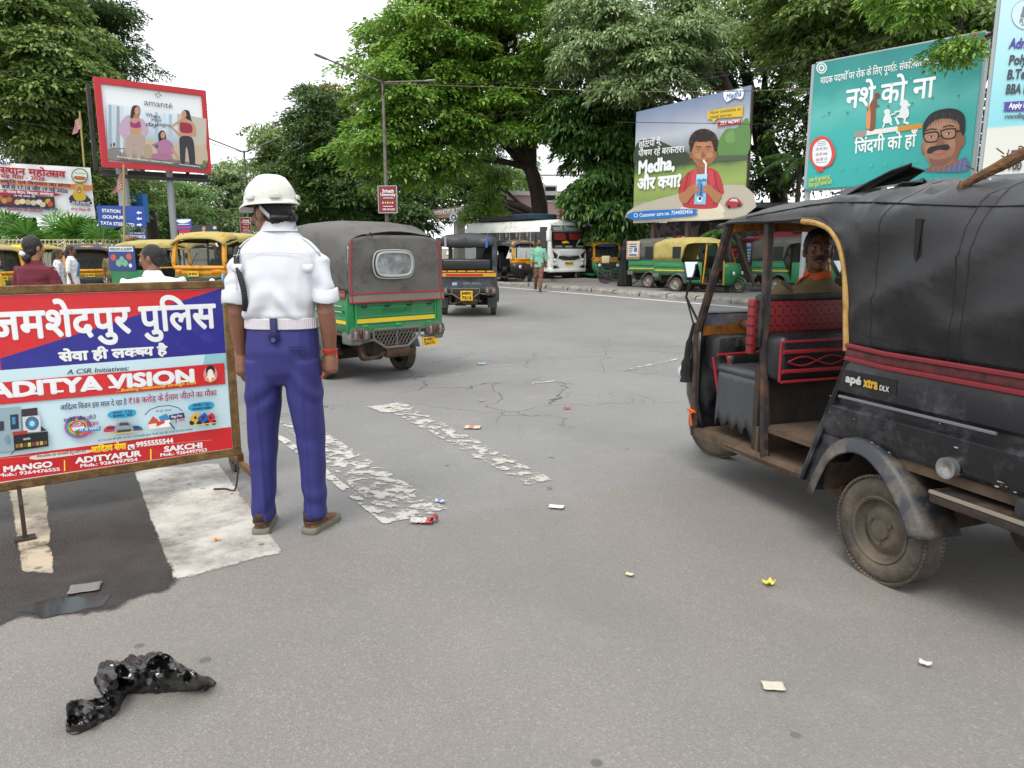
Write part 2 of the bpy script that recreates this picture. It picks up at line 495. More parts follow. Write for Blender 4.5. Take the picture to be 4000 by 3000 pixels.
 B.text('जमशेदपुर पुलिस', (-70, 462), (1395, 378), 158, WHITE, .03, 2)
 B.text('सेवा ही लक्ष्य है', (385, 597), (1078, 551), 52, WHITE, .05, 2)
 B.text('A CSR Initiatives:', (432, 682), (832, 655), 30, '#30343c', .012, 1, .25)
 B.poly([(-300, 760), (1448, 607), (1455, 742), (-300, 903)], RED)
 B.text('ADITYA VISION', (-62, 836), (1262, 728), 84, WHITE, .055, 2)
 for xx, ww in ((90, 70), (185, 76), (330, 80), (560, 80), (700, 60), (818, 60), (1010, 66), (1150, 66)):   # slab serifs
  yb = 832 - (xx + 62) * .0815
  B.poly([(xx, yb + 1), (xx + ww, yb - ww * .08 + 1), (xx + ww, yb - 12 - ww * .08), (xx, yb - 12)], WHITE)
 B.text('....Building relationship through trust', (745, 796), (1265, 742), 19, '#f0d32a', .014, 1, .3)
 B.ell(1357, 680, 46, 52, '#d4868c'); B.ell(1357, 655, 29, 33, BLACK); B.ell(1357, 672, 19, 25, '#f0d9c8'); B.blob([(1325, 720), (1357, 660), (1392, 712), (1370, 700), (1357, 735), (1340, 702)], '#f2e2d4'); B.line([(1320, 715), (1355, 728), (1395, 708)], 9, '#e0b030')
 NAVY, MAG = '#1c2a66', '#a3195b'
 B.text('आदित्य विजन इस साल दे रहा है', (388, 912), (818, 873), 30, NAVY, .02)
 B.text('₹18 करोड़ के ईनाम जीतने का मौका', (830, 872), (1398, 816), 34, MAG, .022)
 # home appliances
 B.poly([(-90, 905), (132, 885), (140, 1165), (-90, 1195)], '#8fa4ad'); B.poly([(64, 940), (118, 935), (122, 1030), (68, 1036)], '#24323c'); B.poly([(75, 955), (98, 953), (100, 1000), (78, 1003)], '#3b87b0')
 B.poly([(137, 905), (240, 893), (243, 942), (140, 952)], '#3b2c32'); B.poly([(143, 953), (258, 945), (264, 1048), (152, 1054)], '#c4ccd0'); B.ell(206, 995, 44, 44, '#55606a'); B.ell(206, 996, 31, 32, '#2b7fb3'); B.ell(206, 996, 17, 18, '#9fd0e6')
 B.poly([(-30, 985), (24, 980), (26, 1040), (-30, 1046)], '#2d3a42'); B.poly([(80, 1050), (175, 1040), (175, 1062), (80, 1070)], '#b02a2a')
 B.poly([(85, 1072), (308, 1046), (312, 1142), (94, 1172)], '#17191c'); B.text('HEAVEN', (150, 1104), (196, 1098), 13, OFFW, .03)
 for k in range(8):
  B.poly([(100 + k * 26, 1128 - k * 3), (120 + k * 26, 1126 - k * 3), (121 + k * 26, 1150 - k * 3), (101 + k * 26, 1153 - k * 3)], ['#8a6a3a', '#b8861f', '#5d4634', '#d9c04a', '#7a3d2a', '#a07a50', '#caa52c', '#6b5030'][k])
 B.poly([(262, 1010), (302, 1040), (262, 1046)], '#2c3038'); B.poly([(30, 1090), (52, 1060), (62, 1110), (44, 1130)], '#6d8fa2'); B.line([(92, 1168), (70, 1195)], 6, '#30343a')
 # the prize badge
 for k, c in enumerate(('#c23b8e', '#2d83c4', '#3fae6a', '#e0a52a', '#d8423c', '#d5e6ea')):
  B.ell(502, 1018, 88 - k * 9, 72 - k * 8, c)
 B.text('खरीदे और जीतें', (410, 988), (618, 965), 22, NAVY, .02); B.text('आदित्य विजन', (442, 1022), (634, 1006), 24, MAG, .02)
 B.poly([(480, 1032), (650, 1012), (642, 1040), (482, 1050)], '#2a86c0'); B.text('BUY & WIN', (482, 1046), (636, 1030), 17, WHITE, .03)
 B.text('2025', (520, 1072), (596, 1062), 20, '#e03a6a', .04); B.poly([(484, 1040), (510, 1034), (506, 1078), (488, 1070)], '#7a6330')
 # cars, houses, bikes
 B.blob([(708, 918), (860, 904), (858, 948), (710, 960)], '#2f9cc4', 3); B.text('प्रथम  175', (724, 934), (850, 926), 15, NAVY, .02); B.text('पुरस्कार  कार', (724, 954), (850, 944), 14, NAVY, .02)
 for cx, c in ((712, '#b8324a'), (870, '#2a5f9e')):
  B.blob([(cx - 42, 1048), (cx - 34, 1018), (cx, 1006), (cx + 34, 1014), (cx + 44, 1040)], c); B.poly([(cx - 20, 1018), (cx + 18, 1014), (cx + 26, 1026), (cx - 26, 1030)], '#2a343c')
 B.blob([(735, 1060), (742, 1015), (765, 985), (825, 982), (850, 1010), (856, 1048), (800, 1062)], '#8d9499'); B.poly([(762, 1008), (772, 990), (820, 987), (834, 1004)], '#31404a'); B.poly([(752, 1036), (842, 1028), (840, 1046), (754, 1052)], '#3a4046')
 B.line([(680, 1066), (915, 1040)], 8, '#d8bc5e')
 B.poly([(952, 1000), (985, 950), (1030, 978), (1030, 1024), (960, 1030)], '#e9e2d6'); B.poly([(946, 1000), (984, 945), (1030, 985), (1000, 992)], '#c2502f'); B.poly([(1020, 950), (1070, 930), (1095, 968), (1030, 980)], '#3b86b4'); B.poly([(1028, 980), (1095, 968), (1098, 1012), (1030, 1022)], '#f0ece2'); B.poly([(1004, 990), (1056, 970), (1060, 990), (1006, 1012)], '#d8382c')
 B.poly([(1084, 940), (1180, 922), (1190, 955), (1092, 972)], NAVY); B.text('Mega Prize', (1100, 960), (1172, 948), 17, WHITE, .03); B.text('3 घर', (1122, 992), (1190, 978), 24, '#c23b2c', .03)
 B.line([(1088, 985), (1122, 1030)], 9, '#3a4a6a'); B.line([(930, 940), (960, 905), (1020, 882), (1090, 878), (1140, 890), (1172, 912)], 6, NAVY); B.text('घर हो अपना', (1000, 922), (1102, 912), 12, NAVY, .01)
 B.blob([(1222, 870), (1358, 852), (1364, 898), (1226, 912)], '#2f9cc4', 3); B.text('द्वितीय 1251', (1240, 886), (1354, 874), 14, NAVY, .02); B.text('पुरस्कार बाईक', (1236, 908), (1356, 896), 13, NAVY, .02)
 for cx, c in ((1252, '#d8a52c'), (1348, '#c02a38'), (1302, '#2a52a0')):
  B.ell(cx - 20, 988, 16, 17, '#202226'); B.ell(cx + 24, 984, 17, 18, '#202226'); B.blob([(cx - 34, 960), (cx, 930), (cx + 14, 924), (cx + 34, 955), (cx + 10, 985), (cx - 16, 978)], c); B.ell(cx + 2, 955, 9, 10, '#2b2e34')
 B.line([(1210, 1008), (1395, 985)], 7, '#d8bc5e')
 B.text('हर ₹10,000 की खरीद पर पाएं 1 भाग्यशाली कूपन जिसमें आप जीत सकते हैं करोड़ों के ईनाम', (630, 1108), (1235, 1035), 11, '#26304a', .01)
 B.blob([(226, 1192), (560, 1160), (562, 1180), (228, 1222)], '#d9d3c8', 3); B.text('सेल,सर्विस एवं जानकारी हेतु कॉल करें', (236, 1210), (550, 1174), 15, '#26304a', .015)
 B.text('आदित्य सेवा', (582, 1178), (808, 1152), 34, '#f2d51e', .05, 2)
 B.poly([(818, 1128), (860, 1122), (862, 1154), (820, 1160)], WHITE); B.line([(828, 1136), (838, 1150), (852, 1150)], 9, '#333333')
 B.text('9955555544', (872, 1142), (1110, 1113), 30, WHITE, .05, 2)
 B.line([(0, 1213), (1357, 1096)], 3, '#d99a80')
 B.text('MANGO', (20, 1300), (336, 1264), 34, WHITE, .05, 2); B.text('Mob.: 9264476555', (-16, 1332), (385, 1290), 21, WHITE, .04)
 B.text('ADITYAPUR', (484, 1244), (902, 1196), 34, WHITE, .05, 2); B.text('Mob.: 9264497954', (512, 1270), (880, 1228), 21, WHITE, .04)
 B.text('SAKCHI', (1050, 1170), (1298, 1142), 32, WHITE, .05, 2); B.text('Mob.: 9264497953', (1024, 1200), (1325, 1166), 20, WHITE, .04)
 B.text('A N', (-330, 1330), (-230, 1322), 34, WHITE, .05)
 for xx, yy in ((411, 1222), (963, 1152)): B.poly([(xx - 4, yy), (xx + 4, yy), (xx + 5, yy + 68), (xx - 3, yy + 70)], '#f0d81e')
 B.done('lettering')
 # a loose cable trailing from the frame
 a = B.P(1530, 1225)
 mb = MB(); mb.tube(catmull([(a[0], -.04, a[1]), (a[0] - .02, -.1, .1), (a[0] - .06, -.16, .012), (a[0] - .1, -.1, .01), (a[0] - .16, -.07, .012)], 6), .006, 6); mb.build('trailing_cable', mat('black_cable', '#1b1a19', .7), B.root)
 return B
barricade()
# ------------------------------------------------------------------ ground, road, markings
def road_material():
 m = bpy.data.materials.new('asphalt'); m.use_nodes = True
 t = m.node_tree; N = t.nodes; L = t.links; b = N['Principled BSDF']
 tc = N.new('ShaderNodeTexCoord'); co = tc.outputs['Object']
 def noise_(sc, det=6, ro=0.6):
  n = N.new('ShaderNodeTexNoise'); n.inputs['Scale'].default_value = sc; n.inputs['Detail'].default_value = det; n.inputs['Roughness'].default_value = ro
  L.new(co, n.inputs['Vector']); return n.outputs['Fac']
 def rng(x, a, b_, c=0.0, d=1.0):
  r = N.new('ShaderNodeMapRange'); r.inputs[1].default_value = a; r.inputs[2].default_value = b_; r.inputs[3].default_value = c; r.inputs[4].default_value = d
  L.new(x, r.inputs[0]); return r.outputs[0]
 def mix(f, A, B, mode='MIX'):
  x = N.new('ShaderNodeMix'); x.data_type = 'RGBA'; x.blend_type = mode
  for k, v in (('Factor', f), ('A', A), ('B', B)):
   if isinstance(v, (int, float)): x.inputs[k].default_value = v
   elif isinstance(v, tuple): x.inputs[k].default_value = (*v, 1)
   else: L.new(v, x.inputs[k])
  return x.outputs['Result']
 def math_(op, a, b_):
  x = N.new('ShaderNodeMath'); x.operation = op
  for k, v in ((0, a), (1, b_)):
   if isinstance(v, (int, float)): x.inputs[k].default_value = v
   else: L.new(v, x.inputs[k])
  return x.outputs[0]
 sx = N.new('ShaderNodeSeparateXYZ'); L.new(co, sx.inputs[0]); X, Y = sx.outputs[0], sx.outputs[1]
 # seam between the newer grey surface and the older brownish one: a wavering line across the junction
 seam = math_('ADD', math_('SUBTRACT', Y, math_('MULTIPLY', X, 0.45)), math_('MULTIPLY', noise_(0.9, 3), 0.5))
 near = rng(seam, 4.32, 4.2)
 big = noise_(0.35, 4); mid = noise_(2.2, 6)
 far_c = mix(rng(big, .3, .7), (0.175, 0.174, 0.169), (0.215, 0.213, 0.206))
 near_c = mix(rng(big, .3, .7), (0.168, 0.156, 0.142), (0.222, 0.206, 0.189))
 c = mix(near, far_c, near_c)
 c = mix(rng(mid, .35, .75, 0, .35), c, (0.15, 0.143, 0.135))
 vo = N.new('ShaderNodeTexVoronoi'); vo.inputs['Scale'].default_value = 150; L.new(co, vo.inputs['Vector'])
 gr = rng(vo.outputs['Distance'], 0.1, 0.62)
 cs = N.new('ShaderNodeSeparateXYZ'); L.new(vo.outputs['Color'], cs.inputs[0])
 c = mix(math_('MULTIPLY', rng(cs.outputs[0], .6, .98), .24), c, (0.085, 0.08, 0.076))
 c = mix(math_('MULTIPLY', rng(cs.outputs[1], .8, .98), .22), c, (0.42, 0.4, 0.37))
 vo2 = N.new('ShaderNodeTexVoronoi'); vo2.inputs['Scale'].default_value = 3.1; L.new(co, vo2.inputs['Vector'])   # oil and chewing-gum spots
 spot = math_('MULTIPLY', rng(math_('ADD', vo2.outputs['Distance'], math_('MULTIPLY', mid, .1)), .12, .1), .55)
 c2 = N.new('ShaderNodeSeparateXYZ'); L.new(vo2.outputs['Color'], c2.inputs[0])
 c = mix(math_('MULTIPLY', spot, rng(c2.outputs[0], .56, .6)), c, (0.035, 0.033, 0.032))
 tyre = rng(noise_(.5, 3), .48, .66, 0, .5)
 c = mix(tyre, c, (0.15, 0.147, 0.142))
 c = mix(rng(noise_(1.1, 7, .7), .56, .7, 0, .45), c, (.27, .25, .22))
 # crazed cracks on the far side of the seam
 wn = N.new('ShaderNodeTexNoise'); wn.inputs['Scale'].default_value = 1.4; wn.inputs['Detail'].default_value = 6; L.new(co, wn.inputs['Vector'])
 va = N.new('ShaderNodeVectorMath'); va.operation = 'MULTIPLY_ADD'; va.inputs[1].default_value = (1.1, 1.1, 0); L.new(wn.outputs['Color'], va.inputs[0]); L.new(co, va.inputs[2])
 v3 = N.new('ShaderNodeTexVoronoi'); v3.feature = 'DISTANCE_TO_EDGE'; v3.inputs['Scale'].default_value = 0.95; L.new(va.outputs[0], v3.inputs['Vector'])
 v4 = N.new('ShaderNodeTexVoronoi'); v4.feature = 'DISTANCE_TO_EDGE'; v4.inputs['Scale'].default_value = 2.3; L.new(va.outputs[0], v4.inputs['Vector'])
 reg = math_('MULTIPLY', math_('MULTIPLY', rng(Y, 5.6, 6.4), rng(Y, 12.5, 10.5)), math_('MULTIPLY', rng(X, -2.6, -1.9), rng(X, 4.2, 2.2)))
 reg = math_('MULTIPLY', reg, rng(noise_(.5, 3), .42, .5))
 ck = math_('MULTIPLY', math_('MAXIMUM', rng(v3.outputs['Distance'], .0085, .003), math_('MULTIPLY', rng(v4.outputs['Distance'], .008, .003), rng(noise_(.8, 3), .55, .6))), reg)
 c = mix(math_('MULTIPLY', ck, .75), c, (0.03, 0.028, 0.026))
 L.new(c, b.inputs['Base Color'])
 b.inputs['Roughness'].default_value = 0.82; b.inputs['Specular IOR Level'].default_value = 0.35
 bp = N.new('ShaderNodeBump'); bp.inputs['Strength'].default_value = 0.4; bp.inputs['Distance'].default_value = 0.005
 h = math_('SUBTRACT', math_('ADD', math_('MULTIPLY', gr, rng(near, 0, 1, .5, 1)), math_('MULTIPLY', noise_(160, 3), .6)), math_('MULTIPLY', ck, 2.0))
 L.new(h, bp.inputs['Height']); L.new(bp.outputs[0], b.inputs['Normal'])
 return m
ROAD = road_material()
mb = MB()
mb.sheet(lambda a, c: (lambda x, y: (x, y, gz(x, y)))(-45 + 90 * a, -12 + 84 * c), 90, 84)
tag(mb.build('road', ROAD, sharp=0), kind='structure')
mb = MB(); mb.box((0, 200, -.75), (1400, 1400, .6))
tag(mb.build('ground', mat('earth', (.16, .13, .09), .95, 0, .3, .4)), kind='structure')
def paint(name, wear, soft=0.05, sc=5.0, col=(.72, .71, .67), dirt=0.35):
 m = bpy.data.materials.new(name); m.use_nodes = True
 t = m.node_tree; N = t.nodes; L = t.links; b = N['Principled BSDF']
 tc = N.new('ShaderNodeTexCoord')
 mp = N.new('ShaderNodeMapping'); mp.inputs['Rotation'].default_value = (0, 0, R(28)); mp.inputs['Scale'].default_value = (1, 1.15, 1); L.new(tc.outputs['Object'], mp.inputs[0])
 n = N.new('ShaderNodeTexNoise'); n.inputs['Scale'].default_value = sc; n.inputs['Detail'].default_value = 10; n.inputs['Roughness'].default_value = .68; L.new(mp.outputs[0], n.inputs[0])
 at_ = N.new('ShaderNodeAttribute'); at_.attribute_name = 'edge'
 ad = N.new('ShaderNodeMath'); ad.operation = 'MULTIPLY_ADD'; ad.inputs[1].default_value = .45; L.new(at_.outputs['Fac'], ad.inputs[0]); L.new(n.outputs['Fac'], ad.inputs[2])
 r = N.new('ShaderNodeMapRange'); r.inputs[1].default_value = wear + .45; r.inputs[2].default_value = wear + .45 + soft; L.new(ad.outputs[0], r.inputs[0])
 n2 = N.new('ShaderNodeTexNoise'); n2.inputs['Scale'].default_value = 2.5; n2.inputs['Detail'].default_value = 9; n2.inputs['Roughness'].default_value = .75; L.new(tc.outputs['Object'], n2.inputs[0])
 r2 = N.new('ShaderNodeMapRange'); r2.inputs[1].default_value = .4; r2.inputs[2].default_value = .68; r2.inputs[4].default_value = dirt * 2; L.new(n2.outputs['Fac'], r2.inputs[0])
 x = N.new('ShaderNodeMix'); x.data_type = 'RGBA'; x.inputs['A'].default_value = (*col, 1); x.inputs['B'].default_value = (.15, .135, .115, 1); L.new(r2.outputs[0], x.inputs['Factor'])
 vs = N.new('ShaderNodeTexVoronoi'); vs.inputs['Scale'].default_value = 6; L.new(tc.outputs['Object'], vs.inputs['Vector']); sp = N.new('ShaderNodeMath'); sp.operation = 'MULTIPLY_ADD'; sp.inputs[1].default_value = .35; L.new(n2.outputs['Fac'], sp.inputs[0]); L.new(vs.outputs['Distance'], sp.inputs[2]); r3 = N.new('ShaderNodeMapRange'); r3.inputs[1].default_value = .3; r3.inputs[2].default_value = .25; r3.inputs[4].default_value = .8; L.new(sp.outputs[0], r3.inputs[0]); y = N.new('ShaderNodeMix'); y.data_type = 'RGBA'; y.inputs['B'].default_value = (.09, .08, .07, 1); L.new(x.outputs['Result'], y.inputs['A']); L.new(r3.outputs[0], y.inputs['Factor']); x = y
 L.new(x.outputs['Result'], b.inputs['Base Color']); b.inputs['Roughness'].default_value = .75
 v = N.new('ShaderNodeTexNoise'); v.inputs['Scale'].default_value = 120; L.new(tc.outputs['Object'], v.inputs[0])
 bp = N.new('ShaderNodeBump'); bp.inputs['Strength'].default_value = .4; bp.inputs['Distance'].default_value = .004; L.new(v.outputs['Fac'], bp.inputs['Height']); L.new(bp.outputs[0], b.inputs['Normal'])
 tr = N.new('ShaderNodeBsdfTransparent'); ms = N.new('ShaderNodeMixShader')
 L.new(r.outputs[0], ms.inputs[0]); L.new(tr.outputs[0], ms.inputs[1]); L.new(b.outputs[0], ms.inputs[2]); L.new(ms.outputs[0], N['Material Output'].inputs['Surface'])
 return m
MZ = [.004]
def marking(corners, m, n=24, z=None, name='road_marking', inset=0.06):
 """a painted quad on the road; the 'edge' attribute is 1 inside and falls to 0 at its rim so that the paint frays there"""
 a, b, c, d = [Vector((p[0], p[1], 0)) for p in corners]
 mb = MB(); z = MZ[0]
 mb.sheet(lambda u, v: a.lerp(b, u).lerp(d.lerp(c, u), v) + Vector((0, 0, z)), n, n)
 o = mb.build(name, m, sharp=0); MZ[0] += .0004
 at_ = o.data.attributes.new('edge', 'FLOAT', 'POINT'); W = ((a - b).length + (c - d).length) / 2; H = ((a - d).length + (b - c).length) / 2
 for i in range(n + 1):
  for j in range(n + 1):
   e = min(min(i, n - i) / n * W, min(j, n - j) / n * H); at_.data[i * (n + 1) + j].value = min(1, e / inset)
 return tag(o, kind='structure')
PS = paint('crossing_paint', .25, .12, 4, (.46, .44, .4), .55)
marking([(-1.488, 3.018), (-1.071, 3.329), (-2.0, 4.89), (-2.53, 4.72)], PS, inset=.03)
PY = paint('crossing_paint_stained', .3, .12, 4, (.42, .35, .25), .6)
marking([(-2.21, 3.101), (-2.019, 3.078), (-3.0, 4.6), (-3.22, 4.5)], PY, inset=.03)
PW = paint('worn_paint', .45, .06, 9, (.46, .435, .4), .12)
PX = paint('very_worn_paint', .475, .07, 9, (.44, .415, .38), .12)
PV = paint('half_worn_paint', .43, .06, 9, (.46, .435, .4), .12)
# an old painted arrow and lines beyond the officer
marking([gnd(838, 1145), gnd(1000, 1107), gnd(690, 920), gnd(585, 905)], PX, 32)
marking([gnd(838, 1146), gnd(870, 1141), gnd(625, 948), gnd(560, 920)], PV, 24)
marking([gnd(1130, 1060), gnd(1240, 1046), gnd(885, 864), gnd(795, 878)], PX, 24, inset=.1)
marking([gnd(830, 898), gnd(903, 886), gnd(876, 866), gnd(770, 879)], PV, 12)
marking([gnd(1142, 832), gnd(1210, 824), gnd(1206, 821), gnd(1136, 829)], PV, 6, inset=.02)
marking([gnd(1060, 795), gnd(1120, 788), gnd(1118, 786), gnd(1058, 793)], PW, 6, inset=.02)
marking([gnd(1330, 806), gnd(1480, 775), gnd(1476, 772), gnd(1326, 803)], PW, 8, inset=.02)
# line along the kerb
PL = paint('edge_line_paint', .28, .1, 3, (.72, .71, .68), .2)
marking([(-3.6, 32.0), (-3.42, 32.06), (8.6, 13.6), (8.46, 13.5)], PL, 24, inset=.01)
# wet tarmac and puddle under the barricade
def wet(name, px, m, z, n=6, amp=.05):
 pts = [gnd(*p) for p in px]; c = catmull([(p.x, p.y, 0) for p in pts], n, True)
 out = [(p.x + amp * nz(p.x * 4, p.y * 4, 3) + amp * .5 * nz(p.x * 13, p.y * 13, 8), p.y + amp * nz(p.x * 4, p.y * 4, 9) + amp * .5 * nz(p.x * 13, p.y * 13, 1), z) for p in c]
 cx, cy = sum(p[0] for p in out) / len(out), sum(p[1] for p in out) / len(out); F = (1, .97, .93, .87, .8, .6, .3)
 mb = MB(); mb.loft([[(lerp(cx, p[0], f), lerp(cy, p[1], f), z) for p in out] for f in F], 0, (False, True)); o = mb.build(name, m, sharp=0)
 ed = o.data.attributes.new('edge', 'FLOAT', 'POINT')
 for i in range(len(mb.v)): ed.data[i].value = min(1, (1 - F[i // len(out)]) / .2)
 return tag(o, kind='structure')
WETM = mat('wet_asphalt', (.03, .027, .025), .5, 0, .45, 2.5, (.06, .055, .05), .4, 1.6, .5, 90, .35)
def soak(m):
 t = m.node_tree; N = t.nodes; L = t.links; tc = N.new('ShaderNodeTexCoord'); n = N.new('ShaderNodeTexNoise'); n.inputs['Scale'].default_value = 2.6; n.inputs['Detail'].default_value = 9; n.inputs['Roughness'].default_value = .62; L.new(tc.outputs['Object'], n.inputs[0])
 a = N.new('ShaderNodeAttribute'); a.attribute_name = 'edge'; d = N.new('ShaderNodeMath'); d.operation = 'MULTIPLY_ADD'; d.inputs[1].default_value = .5; L.new(a.outputs['Fac'], d.inputs[0]); L.new(n.outputs['Fac'], d.inputs[2]); r = N.new('ShaderNodeMapRange'); r.inputs[1].default_value = .5; r.inputs[2].default_value = .64; L.new(d.outputs[0], r.inputs[0])
 n2 = N.new('ShaderNodeTexNoise'); n2.inputs['Scale'].default_value = 1.3; n2.inputs['Detail'].default_value = 10; L.new(tc.outputs['Object'], n2.inputs[0]); r2 = N.new('ShaderNodeMapRange'); r2.inputs[1].default_value = .5; r2.inputs[2].default_value = .68; r2.inputs[3].default_value = 1; r2.inputs[4].default_value = .42; L.new(n2.outputs['Fac'], r2.inputs[0]); k = N.new('ShaderNodeMath'); k.operation = 'MULTIPLY'; L.new(r.outputs[0], k.inputs[0]); L.new(r2.outputs[0], k.inputs[1])
 tr = N.new('ShaderNodeBsdfTransparent'); x = N.new('ShaderNodeMixShader'); L.new(k.outputs[0], x.inputs[0]); L.new(tr.outputs[0], x.inputs[1]); L.new(N['Principled BSDF'].outputs[0], x.inputs[2]); L.new(x.outputs[0], N['Material Output'].inputs['Surface'])
soak(WETM)
wet('wet_road', [(-60, 1010), (120, 1000), (330, 1015), (350, 1130), (385, 1262), (330, 1290), (240, 1325), (120, 1338), (20, 1345), (-40, 1360), (-200, 1345), (-300, 1200), (-200, 1080)], WETM, .0022, 10)
PUD = mat('puddle', (.03, .028, .026), .1, 0, 0, 1, None, spec=.8); soak(PUD)
wet('puddle_water', [(30, 1322), (100, 1296), (190, 1280), (250, 1288), (238, 1306), (170, 1322), (80, 1338)], PUD, .0034, 8, .06)
# ------------------------------------------------------------------ kerbed median
def median():
 a, b = Vector((-3.9, 34.35, 0)), Vector((9.4, 13.45, 0)); d = (b - a).normalized(); n = Vector((-d.y, d.x, 0))
 if n.y < 0: n = -n
 L = (b - a).length; k = 0; s = 0
 con = mat('broken_concrete', (.3, .285, .26), .9, 0, .3, 3, (.12, .105, .09), .5, 5, .9, 25)
 strip = MB()
 strip.sheet(lambda u, v: a + d * (L * u) + n * (.2 + 1.05 * v) + Vector((0, 0, .1 + .015 * nz(u * 60, v * 2))), 90, 5)
 strip.prism([], 0, 0) if False else None
 tag(strip.build('median_pavement', mat('dusty_paving', (.24, .225, .2), .9, 0, .25, 2, (.12, .11, .1), .4, 4, .6, 30), sharp=0), kind='structure')
 while s < L:
  ln = 1.1 + .5 * abs(nz(k * 3.7)); ln = min(ln, L - s)
  mb = MB()
  def f(u, v):
   p = a + d * (s + .02 + (ln - .04) * u)
   prof = [(0, -.02), (.0, .09), (.02, .13), (.06, .145), (.2, .14), (.24, .06)]
   q = v * 5; i = min(4, int(q)); t = q - i
   y, z = lerp(prof[i][0], prof[i + 1][0], t), lerp(prof[i][1], prof[i + 1][1], t)
   r = nz(p.x * 3, p.y * 3, z * 6 + k) * .05 * (1 if z > .03 else .4)
   return p + n * (y + r * .8) + Vector((0, 0, z + r * .6 * (z > .05) - .01 * (k % 3)))
  mb.sheet(f, 12, 10); mb.loft([[f(0, v / 10) for v in range(11)], [f(0, 1), *[f(0, 1 - v / 10) for v in range(1, 11)]]], 0, (False, False)) if False else None
  o = mb.build('kerb_stone', con, sharp=60)
  tag(o, kind='structure'); s += ln; k += 1
median()
